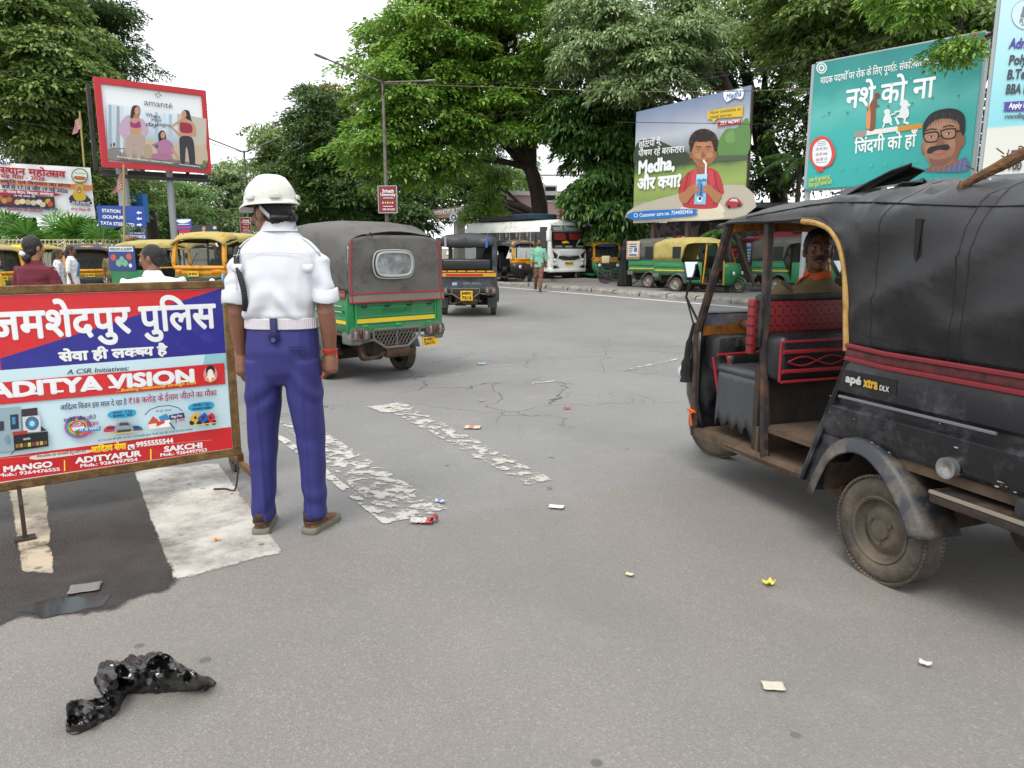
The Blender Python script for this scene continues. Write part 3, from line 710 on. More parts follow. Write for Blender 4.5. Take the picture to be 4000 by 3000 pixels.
# ------------------------------------------------------------------ boundary wall, hospital gate, building on the far side
def far_side():
 # mural wall along the far pavement
 W = MB(); x0, x1, y = 3.0, 12.5, 33.4
 W.box(((x0 + x1) / 2, y, 1.15), (x1 - x0, .22, 2.5)); W.box(((x0 + x1) / 2, y, 2.45), (x1 - x0, .3, .1))
 m = bpy.data.materials.new('mural'); m.use_nodes = True; t = m.node_tree; N = t.nodes; L = t.links
 tc = N.new('ShaderNodeTexCoord'); v = N.new('ShaderNodeTexVoronoi'); v.inputs['Scale'].default_value = 3.2
 n = N.new('ShaderNodeTexNoise'); n.inputs['Scale'].default_value = 1.5; n.inputs['Detail'].default_value = 6
 va = N.new('ShaderNodeVectorMath'); va.operation = 'MULTIPLY_ADD'; va.inputs[1].default_value = (.9, .9, .9); L.new(tc.outputs['Object'], n.inputs[0]); L.new(n.outputs['Color'], va.inputs[0]); L.new(tc.outputs['Object'], va.inputs[2]); L.new(va.outputs[0], v.inputs[0])
 cr = N.new('ShaderNodeValToRGB'); e = cr.color_ramp.elements; e[0].position = .35; e[0].color = (.05, .055, .06, 1); e[1].position = .6; e[1].color = (.16, .13, .12, 1); z = e.new(.48); z.color = (.11, .075, .075, 1)
 L.new(v.outputs['Distance'], cr.inputs[0]); L.new(cr.outputs[0], N['Principled BSDF'].inputs['Base Color']); N['Principled BSDF'].inputs['Roughness'].default_value = .9
 tag(W.build('mural_wall', m), 'long dark boundary wall with a worn leafy mural, behind the bus and bicycle', 'wall')
 pv = MB(); pv.box((4.5, 32.3, .06), (26, 2.2, .16)); tag(pv.build('far_pavement', mat('far_paving', (.2, .19, .17), .9, 0, .25, 2)), kind='structure')
 # small things on the wall
 def sheetsign(name, label, cat, u0, v0, u1, v1, Y, col, extra=()):
  a, b = at(u0, v0, Y), at(u1, v1, Y); mb = MB(); ms = [flat(col)]
  mb.box(((a.x + b.x) / 2, Y, (a.z + b.z) / 2), (b.x - a.x, .02, a.z - b.z))
  for i, (fx0, fz0, fx1, fz1, c) in enumerate(extra):
   ms.append(flat(c)) if flat(c) not in ms else None
   mb.add([(lerp(a.x, b.x, p), Y - .012 - i * .0006, lerp(a.z, b.z, q)) for p, q in ((fx0, fz1), (fx1, fz1), (fx1, fz0), (fx0, fz0))], [(0, 1, 2, 3)], ms.index(flat(c)))
  return tag(mb.build(name, ms, sharp=0), label, cat)
 sheetsign('wall_poster', 'torn white poster with dark print pasted on the mural wall', 'poster', 1448, 518, 1466, 548, 33.2, '#a8a6a0', [(.1, .1, .9, .35, '#6b6a6a'), (.1, .5, .9, .6, '#77706a'), (.1, .7, .9, .85, '#5b5f66')])
 sheetsign('tarpaulin_sheet', 'dark green tarpaulin hung up as a shelter behind the parked rickshaws', 'tarpaulin', 1480, 514, 1560, 562, 32.6, '#2f5145', [(.1, .3, .95, .34, '#1e3a31'), (.3, .65, .8, .68, '#223f35')])
 bl = [(.02 + .33 * k, .02, .31 + .33 * k, .98, '#3f6fae') for k in range(3)] + [(.05 + .33 * k, .06 + .0 * j, .28 + .33 * k, .4, '#b9c7d2') for k in range(3) for j in (0,)] + [(.05 + .33 * k, .5 + .12 * j, .28 + .33 * k, .56 + .12 * j, '#c7d3de') for k in range(3) for j in range(4)]
 sheetsign('printed_banner', 'blue and white printed banner hung behind the yellow topped rickshaw', 'banner', 1566, 511, 1655, 565, 32.4, '#9fb2c2', bl)
 sheetsign('white_notice', 'small white notice on the dark wall seen through the black rickshaw', 'poster', 1735, 516, 1760, 542, 32.2, '#b4b9bb', [(.1, .6, .9, .8, '#7f8b94')])
 # washing line
 cl = [(1440, 1452, 512, 538, '#b9b4ab'), (1462, 1472, 508, 552, '#a81f3c'), (1474, 1484, 510, 548, '#c9c4ba'), (1486, 1498, 508, 540, '#26262a')]
 names = ('white cloth drying on the line below the lassi billboard', 'long red cloth drying on the line below the lassi billboard', 'cream shirt drying between the red cloth and a black one', 'black cloth drying at the end of the washing line')
 for (u0, u1, v0, v1, c), lb in zip(cl, names):
  a, b = at(u0, v0, 31.5), at(u1, v1, 31.5); mb = MB()
  mb.sheet(lambda p, q: (lerp(a.x, b.x, p) + .02 * nz(q * 3, p), 31.5 + .05 * math.sin(p * 9) * q, lerp(a.z, b.z, q)), 8, 6)
  tag(mb.build('drying_cloth', flat(c), thick=.01), lb, 'laundry', 'clothes on the washing line')
 a, b = at(1430, 508, 31.5), at(1510, 507, 31.5); mb = MB(); mb.tube([a, (a + b) / 2 - Vector((0, 0, .02)), b], .008, 5)
 mb.tube([a + Vector((0, 0, .05)), (a.x, a.y, 0)], .03, 6); mb.tube([b + Vector((0, 0, .05)), (b.x, b.y, 0)], .03, 6)
 tag(mb.build('washing_line', dsteel), 'washing line strung between two thin posts under the billboard', 'clothes line')
 # market umbrella seen through the black rickshaw's cab
 c = at(1693, 516, 27.5); mb = MB()
 n = 8; r = 1.5
 top = (c.x, c.y, c.z + .28)
 ring = [(c.x + r * math.cos(2 * PI * k / n), c.y + r * math.sin(2 * PI * k / n), c.z) for k in range(n)]; low = [(p[0] * 1.0, p[1], p[2] - .14) for p in ring]
 mb.add([top] + ring + low, [(0, k + 1, (k + 1) % n + 1) for k in range(n)] + [(k + 1, k + 1 + n, (k + 1) % n + 1 + n, (k + 1) % n + 1) for k in range(n)])
 u = thing('street_umbrella', 'faded red street umbrella seen through the cab of the black rickshaw', 'umbrella', (0, 0, 0)); mb.build('canopy', mat('red_cloth', '#a02838', .8, 0, .2, 3), u, thick=.01)
 mb = MB(); mb.tube([(c.x, c.y, c.z + .3), (c.x, c.y, 0)], .03, 8); mb.build('pole', dsteel, u)
 # hospital gate beam
 B = Board('hospital_gate', 'brown hospital gate beam with white lettering half hidden by leaves', 'gate', (at(931, 475, 46).x, 46), (at(1060, 460, 38.6).x, 38.6), .004)
 P = B.P; zb, zt = P(933, 473)[1], P(933, 453)[1]; w = B.w
 mb = MB(); mb.box((w / 2, .4, (zb + zt) / 2), (w, .8, zt - zb), 0, bev=.03); mb.build('beam', mat('brown_panel', '#6e5344', .6, 0, .15, 2), B.root)
 for x in (P(975, 480)[0], w - .8):
  mb = MB(); mb.box((x + .2, .4, zb / 2), (.5, .5, zb)); mb.build('column', mat('grey_panel', '#a39b91', .6, 0, .15, 2), B.root)
 B.poly([(0, zb), (w, zb), (w, zb + .2), (0, zb + .2)], '#a58569', True); B.poly([(0, zb + .2), (w, zb + .2), (w, zb + .24), (0, zb + .24)], '#d5c9b8', True)
 B.text('JAMSHEDPUR EYE HOSPITAL', (937, 464.5), (1044, 452), 9, '#e8e6e2', .03, 2); B.ell(982, 470, 9, 9, WHITE); B.ell(982, 470, 6, 7, '#35557f'); B.ell(982, 471, 3, 4, WHITE)
 B.done('lettering')
 # pink building behind the trees
 Y = 56; a, b = at(1128, 420, Y), at(1250, 420, Y); mb = MB()
 t = thing('pink_building', 'dull pink building with white framed windows glimpsed behind the leaning trunk', 'building', ((a.x + b.x) / 2 + 2, Y + 3, 0))
 H = a.z; mb.box((0, 0, H / 2), (14, 6, H)); mb.build('wall', mat('pink_plaster', '#b79a92', .85, 0, .12, .8), t)
 mb = MB(); mb.box((0, 0, H + .08), (14.3, 6.3, .3)); mb.build('parapet', mat('white_plaster', '#cfc8c2', .8), t)
 for dz in (3.2, 6.6):
  mb = MB(); mb.box((0, -3.03, dz), (14.1, .12, .14)); mb.build('string_course', mat('white_plaster', '#cfc8c2', .8), t)
 for x in (-5.6, -2.0, .6, 4.4):
  for z in (2.2, 5.3):
   mb = MB(); mb.box((x, -3.02, z), (1.0, .14, 1.2)); f = mb.build('window', mat('white_plaster', '#cfc8c2', .8), t)
   mb = MB(); mb.box((x, -3.1, z), (.76, .03, .96)); mb.build('pane', mat('dark_glass', '#2e3338', .15), f)
 mb = MB(); mb.tube([(-1.2, -3.1, 0), (-1.2, -3.1, H)], .08, 8); mb.build('drain_pipe', mat('red_pipe', '#a3303a', .5), t)
 # low dark shed row behind the parked rickshaws, right of the mural wall
 mb = MB(); mb.box((13.5, 35.4, 1.6), (12, 2.4, 3.2)); t = tag(mb.build('roadside_shed', mat('shed_boards', '#2c302e', .85, 0, .3, 1.5)), 'low dark row of roadside sheds behind the parked rickshaws', 'shed')
 mb = MB(); mb.box((13.5, 34.0, 3.3), (12.4, 3.6, .08), 0, Matrix.Rotation(.1, 3, 'X')); mb.build('roof', mat('tin_roof', '#4a4a48', .7, .2, .3, 2), t)
 for k in range(4):
  mb = MB(); mb.box((9.2 + k * 2.8, 34.16, 1.2), (1.5, .05, 2.0)); mb.build('door', mat('shed_door%d' % (k % 2), ['#3f4a49', '#5a463c'][k % 2], .8, 0, .2, 2), t)
 for k, (x, y) in enumerate([(5.5, 33), (8.6, 30.2)]):
  pass
far_side()
def crates():
 for k, (u, lb) in enumerate(((1304, 'dark plastic crate by the mural wall, nearer the small rickshaw'), (1324, 'dark plastic crate by the mural wall, nearer the bicycle'))):
  p = at(u, 606, 31.2); mb = MB()
  mb.X = Matrix.Translation((p.x, 31.2, .15))
  mb.box((0, 0, .02), (.42, .3, .03)); 
  for sx in (-1, 1): mb.box((sx * .2, 0, .17), (.02, .3, .3)); mb.box((0, sx * .14, .12), (.42, .02, .06)); mb.box((0, sx * .14, .26), (.42, .02, .06))
  tag(mb.build('plastic_crate', mat('crate_plastic', '#23252b', .6)), lb, 'crate', 'crates by the mural wall')
crates()
# ------------------------------------------------------------------ billboards
def struct_posts(B, xs, z0, m, r=.09, y=.25):
 for x in xs:
  mb = MB(); mb.tube([(x, y, 0), (x, y, z0)], r, 10); mb.build('post', m, B.root)
def lassi_board():
 Y0, Y1 = 28.0, 23.5
 B = Board('lassi_billboard', 'billboard of a boy in a red shirt drinking from a blue carton', 'billboard', (at(1367, 481, Y0).x, Y0), (at(1606, 468, Y1).x, Y1), .0003, zoom=lambda x, y: (1327.2 + x * .4, y * .4))
 w = B.w; zb, zt = B.P(100, 1205)[1], B.P(125, 603)[1]
 mb = MB(); mb.box((w / 2, .04, (zb + zt) / 2), (w, .06, zt - zb)); mb.build('panel', gradient('lassi_print', [(0, '#aaa596'), (.16, '#9c998c'), (.2, '#7d9450'), (.3, '#93a65c'), (.42, '#7c9450'), (.47, '#46603a'), (.55, '#4d664a'), (.62, '#8b9599'), (.74, '#b0b6bf'), (.86, '#959cae'), (1, '#7080a0')], zb, zt, 'Z', 1.2, .1), B.root)
 B.bars('frame', [((0, .09, zb), (0, .09, zt), .08, .08), ((w, .09, zb), (w, .09, zt), .08, .08), ((0, .09, zb + .04), (w, .09, zb + .04), .08, .08), ((0, .09, zt - .04), (w, .09, zt - .04), .08, .08)], dsteel)
 for x in (.9, w * .5, w - .7):
  mb = MB(); mb.tube([(x, .2, 0), (x, .2, zt - .3)], .08, 8); mb.tube([(x, .2, zb), (x + .5, .9, .2)], .05, 6); mb.build('post', mat('rust_post', '#4a3a33', .8, .1, .2, 5), B.root)
 B.blob([(105, 1120), (380, 1040), (700, 1000), (700, 1170), (105, 1190)], '#b3ac9c', 3)
 B.blob([(560, 780), (600, 700), (660, 690), (722, 640), (722, 830), (580, 860)], '#5d8248'); B.blob([(600, 730), (640, 700), (650, 760), (610, 770)], '#6e9455')
 B.poly([(118, 855), (720, 835), (722, 862), (118, 905)], '#4d5b47')
 B.blob([(122, 900), (125, 770), (220, 755), (330, 800), (400, 830), (400, 880)], '#35422f', 4)
 SK, SK2, HR = '#a5714f', '#8d5b3e', '#2a1c1a'
 B.blob([(370, 1115), (372, 1150), (480, 1140), (590, 1150), (552, 1095)], '#d3cbb6'); B.blob([(310, 1185), (340, 1150), (470, 1120), (560, 1140), (590, 1175), (470, 1186)], '#cfc6b0')
 B.blob([(345, 1045), (372, 960), (420, 918), (470, 905), (535, 912), (570, 950), (592, 1045), (545, 1050), (552, 1122), (374, 1118), (392, 1050)], '#b33a40')
 B.poly([(440, 890), (500, 890), (505, 925), (470, 940), (436, 925)], SK2)
 B.ell(482, 820, 66, 80, SK); B.blob([(412, 835), (408, 760), (440, 712), (490, 700), (540, 720), (556, 775), (548, 835), (536, 800), (520, 762), (480, 772), (440, 765), (424, 800)], HR)
 B.ell(416, 838, 10, 18, SK2); B.ell(546, 835, 9, 18, SK2)
 B.blob([(430, 860), (470, 892), (520, 880), (542, 835), (534, 812), (512, 850), (470, 868), (436, 842)], '#96633f'); B.ell(455, 842, 20, 15, '#b27e5c'); B.ell(515, 838, 20, 15, '#b27e5c'); B.ell(482, 782, 34, 16, '#b07a57')
 for x in (456, 508): B.ell(x, 808, 11, 5, '#5d3a2a'); B.ell(x, 809, 8, 3.4, '#ded3c8'); B.ell(x, 809, 4.5, 3.8, '#1b1312'); B.line([(x - 15, 795), (x, 790), (x + 14, 795)], 3.5, '#3a2620')
 for k in range(16): q = PI * (.98 + 1.04 * k / 15); B.ell(482 + 68 * math.cos(q), 772 + 66 * math.sin(q), 13, 12, ('#2f201c', '#3d2a24', '#221815')[k % 3], 10)
 for a in ([(400, 930), (388, 990), (372, 1040)], [(540, 930), (552, 1000), (570, 1040)], [(430, 925), (415, 980)], [(405, 1060), (400, 1105)], [(535, 1060), (540, 1110)]): B.line(a, 5, '#93303a')
 B.blob([(425, 925), (450, 918), (440, 1000), (415, 1010)], '#c24c4c'); B.blob([(510, 925), (535, 930), (545, 1000), (520, 1000)], '#bd4648')
 B.blob([(478, 815), (490, 840), (470, 846)], SK2, 4); B.ell(484, 866, 17, 5, '#84453c'); B.ell(484, 864, 11, 1.8, '#cfc0b4')
 B.line([(482, 866), (497, 885), (494, 945)], 9, '#e6e6e6')
 B.poly([(446, 942), (504, 938), (494, 1104), (432, 1103)], '#7fb9d8'); B.poly([(446, 942), (504, 938), (502, 965), (444, 968)], '#a6d2e6'); B.text('Medha', (450, 984), (500, 978), 16, '#1d5c9a', .03, 2)
 B.ell(463, 1030, 20, 50, '#4a86b8'); B.ell(462, 1075, 14, 16, WHITE); B.ell(464, 1072, 8, 10, '#2a2f3a')
 A = [(0, 0)]
 B.text('L', (463, 1060), (474, 1060), 16, '#173a6e', .05); B.text('a', (465, 1046), (475, 1046), 14, '#173a6e', .05); B.text('s', (466, 1032), (475, 1032), 14, '#173a6e', .05); B.text('s', (467, 1019), (476, 1019), 14, '#173a6e', .05); B.text('i', (469, 1006), (474, 1006), 15, '#173a6e', .05)
 B.blob([(360, 1085), (352, 1050), (385, 1030), (418, 1000), (446, 1000), (456, 1022), (420, 1062), (390, 1098)], SK); B.blob([(568, 1085), (582, 1050), (552, 1030), (520, 1000), (494, 1000), (486, 1022), (520, 1062), (548, 1096)], SK)
 for k in range(4): B.ell(446, 1008 + k * 10, 15, 5, ('#b27d5a', SK)[k % 2]); B.ell(494, 1004 + k * 10, 15, 5, ('#b27d5a', SK)[k % 2])
 B.blob([(602, 1110), (612, 1085), (635, 1068), (665, 1070), (690, 1095), (690, 1112), (640, 1122)], '#a8303c'); B.poly([(622, 1085), (640, 1073), (664, 1075), (672, 1090)], '#b9c6cc'); B.ell(622, 1116, 9, 9, '#26262a'); B.ell(676, 1108, 9, 9, '#26262a')
 B.blob([(592, 515), (600, 490), (640, 492), (690, 478), (702, 500), (690, 535), (650, 530), (610, 550)], WHITE); B.text('Medha', (606, 540), (688, 518), 30, '#1c5ea8', .02, 2, .2)
 B.poly([(508, 600), (698, 570), (696, 630), (560, 640), (540, 664), (530, 645), (506, 644)], '#d3b02e'); B.text('Now available at', (518, 618), (688, 596), 18, '#3b3a2c', .012); B.text('retail stores', (518, 642), (636, 628), 18, '#3b3a2c', .012)
 B.poly([(562, 660), (688, 642), (686, 668), (560, 684)], '#b0262f'); B.text('TRY NOW!', (572, 677), (680, 660), 18, WHITE, .03, 2, .2)
 B.text('छुट्टियों में,', (135, 800), (258, 782), 32, WHITE, .015); B.text('पोषण रहे बरकरार।', (133, 846), (382, 822), 32, WHITE, .015)
 B.text('Medha,', (132, 938), (330, 912), 66, WHITE, .05, 2); B.text('और क्या?', (128, 1024), (365, 1005), 56, WHITE, .05, 2)
 B.blob([(105, 1145), (425, 1128), (440, 1145), (425, 1165), (103, 1185)], '#1f6fb8', 3); B.text('Customer care no. 7544003456', (140, 1172), (428, 1152), 20, WHITE, .016); B.ell(121, 1163, 11, 11, WHITE); B.ell(121, 1163, 8, 8, '#1f6fb8')
 B.done('lettering')
lassi_board()
def teal_board():
 Y0, Y1 = 19.0, 16.3
 B = Board('campaign_billboard', 'teal billboard in Hindi with a portrait of a man in glasses and a cigarette', 'billboard', (at(1741, 405, Y0).x, Y0), (at(2128, 62, Y1).x, Y1), .0002, zoom=lambda x, y: (1327.2 + x * .4, y * .4))
 w = B.w; zt, zb = B.P(1075, 345)[1], B.P(1035, 1022)[1]
 mb = MB(); mb.box((w / 2, .04, (zb + zt) / 2), (w, .06, zt - zb)); mb.build('panel', gradient('teal_print', [(0, '#27a09a'), (.45, '#38a49e'), (.6, '#56aca5'), (.75, '#2f918c'), (1, '#27807d')], zb, zt, 'Z', .8, .35, .5), B.root)
 B.bars('frame', [((-.05, .1, zb), (-.05, .1, zt), .1, .1), ((w + .03, .1, zb), (w + .03, .1, zt), .1, .1), ((0, .1, zb), (w, .1, zb), .1, .1), ((0, .1, zt), (w, .1, zt), .08, .1), ((w * .33, .12, zb), (w * .33, .12, zt), .08, .08), ((w * .66, .12, zb), (w * .66, .12, zt), .08, .08)], mat('pale_frame', '#9aa3a6', .6))
 for x in (-.05, w * .5, w):
  mb = MB(); mb.tube([(x, .2, 0), (x, .2, zt - .2)], .07, 8); mb.build('post', mat('pale_post', '#a9adad', .6, .2, .2, 4), B.root)
 T1 = '#2b9c95'
 B.ell(1119, 367, 29, 31, '#cfd8d6'); B.ell(1119, 367, 23, 25, '#6f9a95'); B.ell(1119, 367, 16, 18, '#cfd8d6'); B.ell(1119, 367, 9, 10, '#5d8f8a')
 B.text('मादक पदार्थों पर रोक के लिए पूर्णतः संकल्पित झारखण्ड सरकार...', (1112, 455), (1930, 312), 36, WHITE, .012)
 B.text('नशे को ना', (1248, 588), (1722, 522), 100, WHITE, .02, 2)
 B.text('जिंदगी को हाँ', (1296, 828), (1625, 790), 62, WHITE, .02, 2)
 # cigarette with burning figure, woman and child
 B.poly([(1296, 715), (1530, 682), (1530, 708), (1296, 742)], '#d8d6d0'); B.poly([(1530, 682), (1664, 664), (1662, 692), (1530, 712)], '#c08a2f'); B.blob([(1296, 740), (1300, 712), (1330, 706), (1362, 704), (1352, 738)], '#8f8a84')
 B.blob([(1372, 700), (1376, 610), (1382, 560), (1404, 528), (1418, 540), (1412, 580), (1410, 640), (1404, 700)], '#7a4a33'); B.ell(1420, 515, 16, 15, '#74412f'); B.line([(1408, 560), (1428, 575)], 10, '#7a4a33'); B.blob([(1362, 690), (1360, 640), (1372, 560), (1384, 600), (1380, 690)], '#c98a5a')
 FG = '#d5ddda'
 B.ell(1474, 605, 17, 16, FG); B.blob([(1462, 620), (1488, 620), (1498, 660), (1452, 662)], FG); B.line([(1462, 660), (1450, 690)], 9, FG); B.line([(1488, 658), (1500, 676)], 9, FG); B.line([(1490, 622), (1520, 612)], 8, FG)
 B.ell(1566, 560, 24, 22, FG); B.blob([(1548, 582), (1582, 578), (1592, 620), (1574, 640), (1545, 636), (1522, 632), (1540, 615)], FG); B.line([(1548, 600), (1515, 604)], 9, FG); B.line([(1545, 630), (1520, 635), (1536, 672)], 13, FG); B.line([(1572, 632), (1566, 660), (1590, 668)], 13, FG); B.poly([(1580, 560), (1602, 562), (1590, 580)], FG)
 # portrait
 SK, SK2, HR = '#9c6f55', '#86573f', '#1f1d20'
 B.blob([(1672, 925), (1700, 905), (1760, 895), (1850, 872), (1898, 850), (1900, 925)], '#5d6589')
 B.poly([(1688, 925), (1715, 880), (1850, 852), (1862, 880), (1760, 925)], SK2)
 for k in range(7): B.line([(1720 + k * 28, 925), (1735 + k * 27, 882 - k * 3)], 4, '#777fa0')
 B.ell(1876, 755, 18, 40, SK2); B.ell(1668, 800, 10, 32, SK2)
 B.blob([(1666, 770), (1680, 690), (1730, 640), (1800, 622), (1860, 660), (1876, 740), (1862, 830), (1820, 880), (1755, 904), (1705, 885), (1675, 830)], SK)
 B.blob([(1700, 860), (1720, 895), (1770, 898), (1820, 870), (1842, 820), (1800, 860), (1740, 866)], SK2)
 B.blob([(1668, 740), (1670, 670), (1710, 615), (1770, 590), (1840, 588), (1888, 620), (1896, 690), (1884, 735), (1866, 700), (1856, 660), (1800, 640), (1735, 650), (1690, 690)], HR)
 B.blob([(1690, 700), (1740, 655), (1810, 645), (1850, 690), (1790, 690), (1730, 705)], '#ab7d62'); B.ell(1705, 792, 24, 20, '#a87a60'); B.ell(1826, 775, 24, 22, '#a67860'); B.blob([(1838, 690), (1872, 720), (1866, 820), (1830, 866), (1842, 790)], '#85583f'); B.blob([(1700, 850), (1730, 862), (1790, 856), (1812, 838), (1790, 880), (1745, 892), (1712, 880)], '#7a5747')
 for k in range(12): B.line([(1690 + k * 15, 690 - k * 6 + 2 * (k % 3) + (k > 6) * (k - 6) * 9), (1712 + k * 13, 625 - k * 3 + (k > 7) * (k - 7) * 8)], 3, ('#38363a', '#2b2a2d', '#4a484b')[k % 3])
 for cx, cy in ((1712, 742), (1806, 724)):
  B.blob([(cx - 40, cy - 20), (cx + 34, cy - 32), (cx + 40, cy + 8), (cx + 20, cy + 26), (cx - 22, cy + 28), (cx - 38, cy + 12)], '#17171a', 4); B.blob([(cx - 33, cy - 14), (cx + 28, cy - 24), (cx + 33, cy + 6), (cx + 16, cy + 20), (cx - 19, cy + 21), (cx - 32, cy + 8)], '#a67a60', 4)
  B.ell(cx, cy - 3, 18, 8, '#6d4a39'); B.ell(cx, cy - 1, 15, 5.5, '#c9bcb0'); B.ell(cx + 1, cy - 1, 6.5, 6, '#1b1413'); B.line([(cx - 30, cy - 36), (cx, cy - 46), (cx + 30, cy - 42)], 7, HR)
 B.line([(1846, 712), (1876, 704)], 9, '#17171a'); B.line([(1748, 738), (1768, 734)], 8, '#17171a')
 B.blob([(1752, 745), (1768, 742), (1784, 782), (1760, 796), (1738, 790)], SK2, 4)
 B.blob([(1690, 822), (1705, 795), (1752, 786), (1800, 780), (1812, 800), (1790, 812), (1750, 808), (1710, 828)], '#211a1a'); B.blob([(1722, 822), (1756, 812), (1790, 814), (1765, 832), (1740, 834)], '#a8675c')
 # helpline badge
 B.blob([(1056, 850), (1062, 780), (1100, 740), (1150, 742), (1186, 790), (1194, 840), (1172, 890), (1135, 905), (1090, 905), (1072, 885)], '#c8453f'); B.blob([(1072, 850), (1078, 790), (1110, 758), (1145, 758), (1168, 795), (1174, 845), (1150, 890), (1110, 898), (1085, 885)], '#d3dfe3')
 B.ell(1112, 915, 20, 14, '#c8332c')
 for k, (t_, c_) in enumerate((('टोल फ्री 1933', '#b03a3a'), ('टोल फ्री 14446', '#b03a3a'), ('टोल फ्री 112', '#b03a3a'))): B.text(t_, (1090, 815 + k * 29), (1152, 808 + k * 28), 13, c_, .03)
 for k in range(3): B.line([(1098, 768 + k * 9), (1146, 764 + k * 9)], 2, '#4a5a64')
 B.line([(1090, 880), (1150, 874)], 2, '#4a5a64')
 B.text('नशा से छुटकारे के', (1053, 985), (1166, 968), 18, '#c6c52c', .03); B.text('लिए तुरंत संपर्क करें', (1052, 1012), (1176, 992), 18, '#c6c52c', .03)
 B.text('JH', (1935, 212), (1968, 190), 24, '#c03040', .04); B.poly([(1880, 235), (1995, 205), (1994, 218), (1878, 250)], WHITE)
 for k, (x, y) in enumerate([(1160, 610), (1260, 610), (1370, 590), (1480, 575), (1610, 560), (1720, 530), (1860, 520), (1230, 912), (1308, 905), (1388, 895), (1465, 890), (1545, 880), (1628, 872), (1500, 450), (1605, 425), (1690, 400), (1130, 620)]):
  B.poly([(x - 6, y - 5), (x + 7, y - 7), (x + 1, y + 8)], ['#0f6d69', '#4cb4ac'][k > 6])
 B.done('lettering')
teal_board()
def college_board():
 Y0, Y1 = 13.6, 12.2
 B = Board('college_billboard', 'pale blue college billboard cut off by the right edge of the view', 'billboard', (at(2124, 350, Y0).x, Y0), (at(2560, 350, Y1).x, Y1), .0002, zoom=lambda x, y: (1769.6 + x * .2667, y * .2667))
 w = B.w; zb = B.P(1310, 1420)[1]; zt = zb + 4.6
 mb = MB(); mb.box((w / 2, .04, (zb + zt) / 2), (w, .06, zt - zb)); mb.build('panel', gradient('college_print', [(0, '#cfcfc6'), (.17, '#c9ccc2'), (.18, '#7fc3cb'), (.4, '#9dced6'), (.7, '#b8d7dd'), (1, '#b3cfd8')], zb, zt), B.root)
 B.bars('frame', [((-.03, .08, zb), (-.03, .08, zt), .07, .08), ((0, .08, zb - .02), (w, .08, zb - .02), .07, .08), ((0, .08, zt), (w, .08, zt), .07, .08)], mat('pale_frame', '#9aa3a6', .6))
 for x in (.05, w - .3):
  mb = MB(); mb.tube([(x, .2, 0), (x, .2, zt - .2)], .07, 8); mb.build('post', mat('pale_post', '#a9adad', .6, .2, .2, 4), B.root)
 G1, PU = '#3c3f48', '#4b3f8f'
 B.ell(1672, 120, 114, 120, '#7f8b92', 40); B.ell(1672, 120, 110, 116, '#bcd3da', 40); B.blob([(1640, 100), (1652, 55), (1672, 40), (1690, 60), (1700, 100), (1680, 140), (1630, 140)], '#6a757c'); B.text('RVS', (1618, 188), (1712, 180), 36, '#6a757c', .04, 2); B.text('ESTD', (1634, 210), (1700, 205), 16, '#6a757c', .03)
 B.text('Admissions Open', (1535, 392), (2130, 372), 78, PU, .04, 2); B.text('Polytechnic', (1530, 525), (1935, 505), 74, G1, .035, 2); B.text('B.Tech. MBA', (1516, 642), (1960, 620), 74, G1, .035, 2); B.text('BBA BCA MCA', (1506, 760), (1960, 742), 74, G1, .035, 2)
 B.blob([(1502, 838), (1520, 826), (1900, 812), (1900, 880), (1515, 902), (1500, 890)], PU, 2); B.text('Apply Now Online', (1535, 876), (1880, 862), 40, WHITE, .03, 2); B.text('rvscollege.ac.in', (1500, 962), (1800, 948), 38, '#4a4d55', .035)
 B.blob([(1556, 1228), (1572, 1216), (1720, 1214), (1720, 1276), (1620, 1284), (1606, 1302), (1596, 1282), (1556, 1280)], PU, 2); B.text('Call Now', (1575, 1262), (1705, 1258), 38, WHITE, .03, 2); B.text('92 700 123 456', (1432, 1378), (1900, 1372), 64, G1, .04, 2)
 B.done('lettering')
college_board()
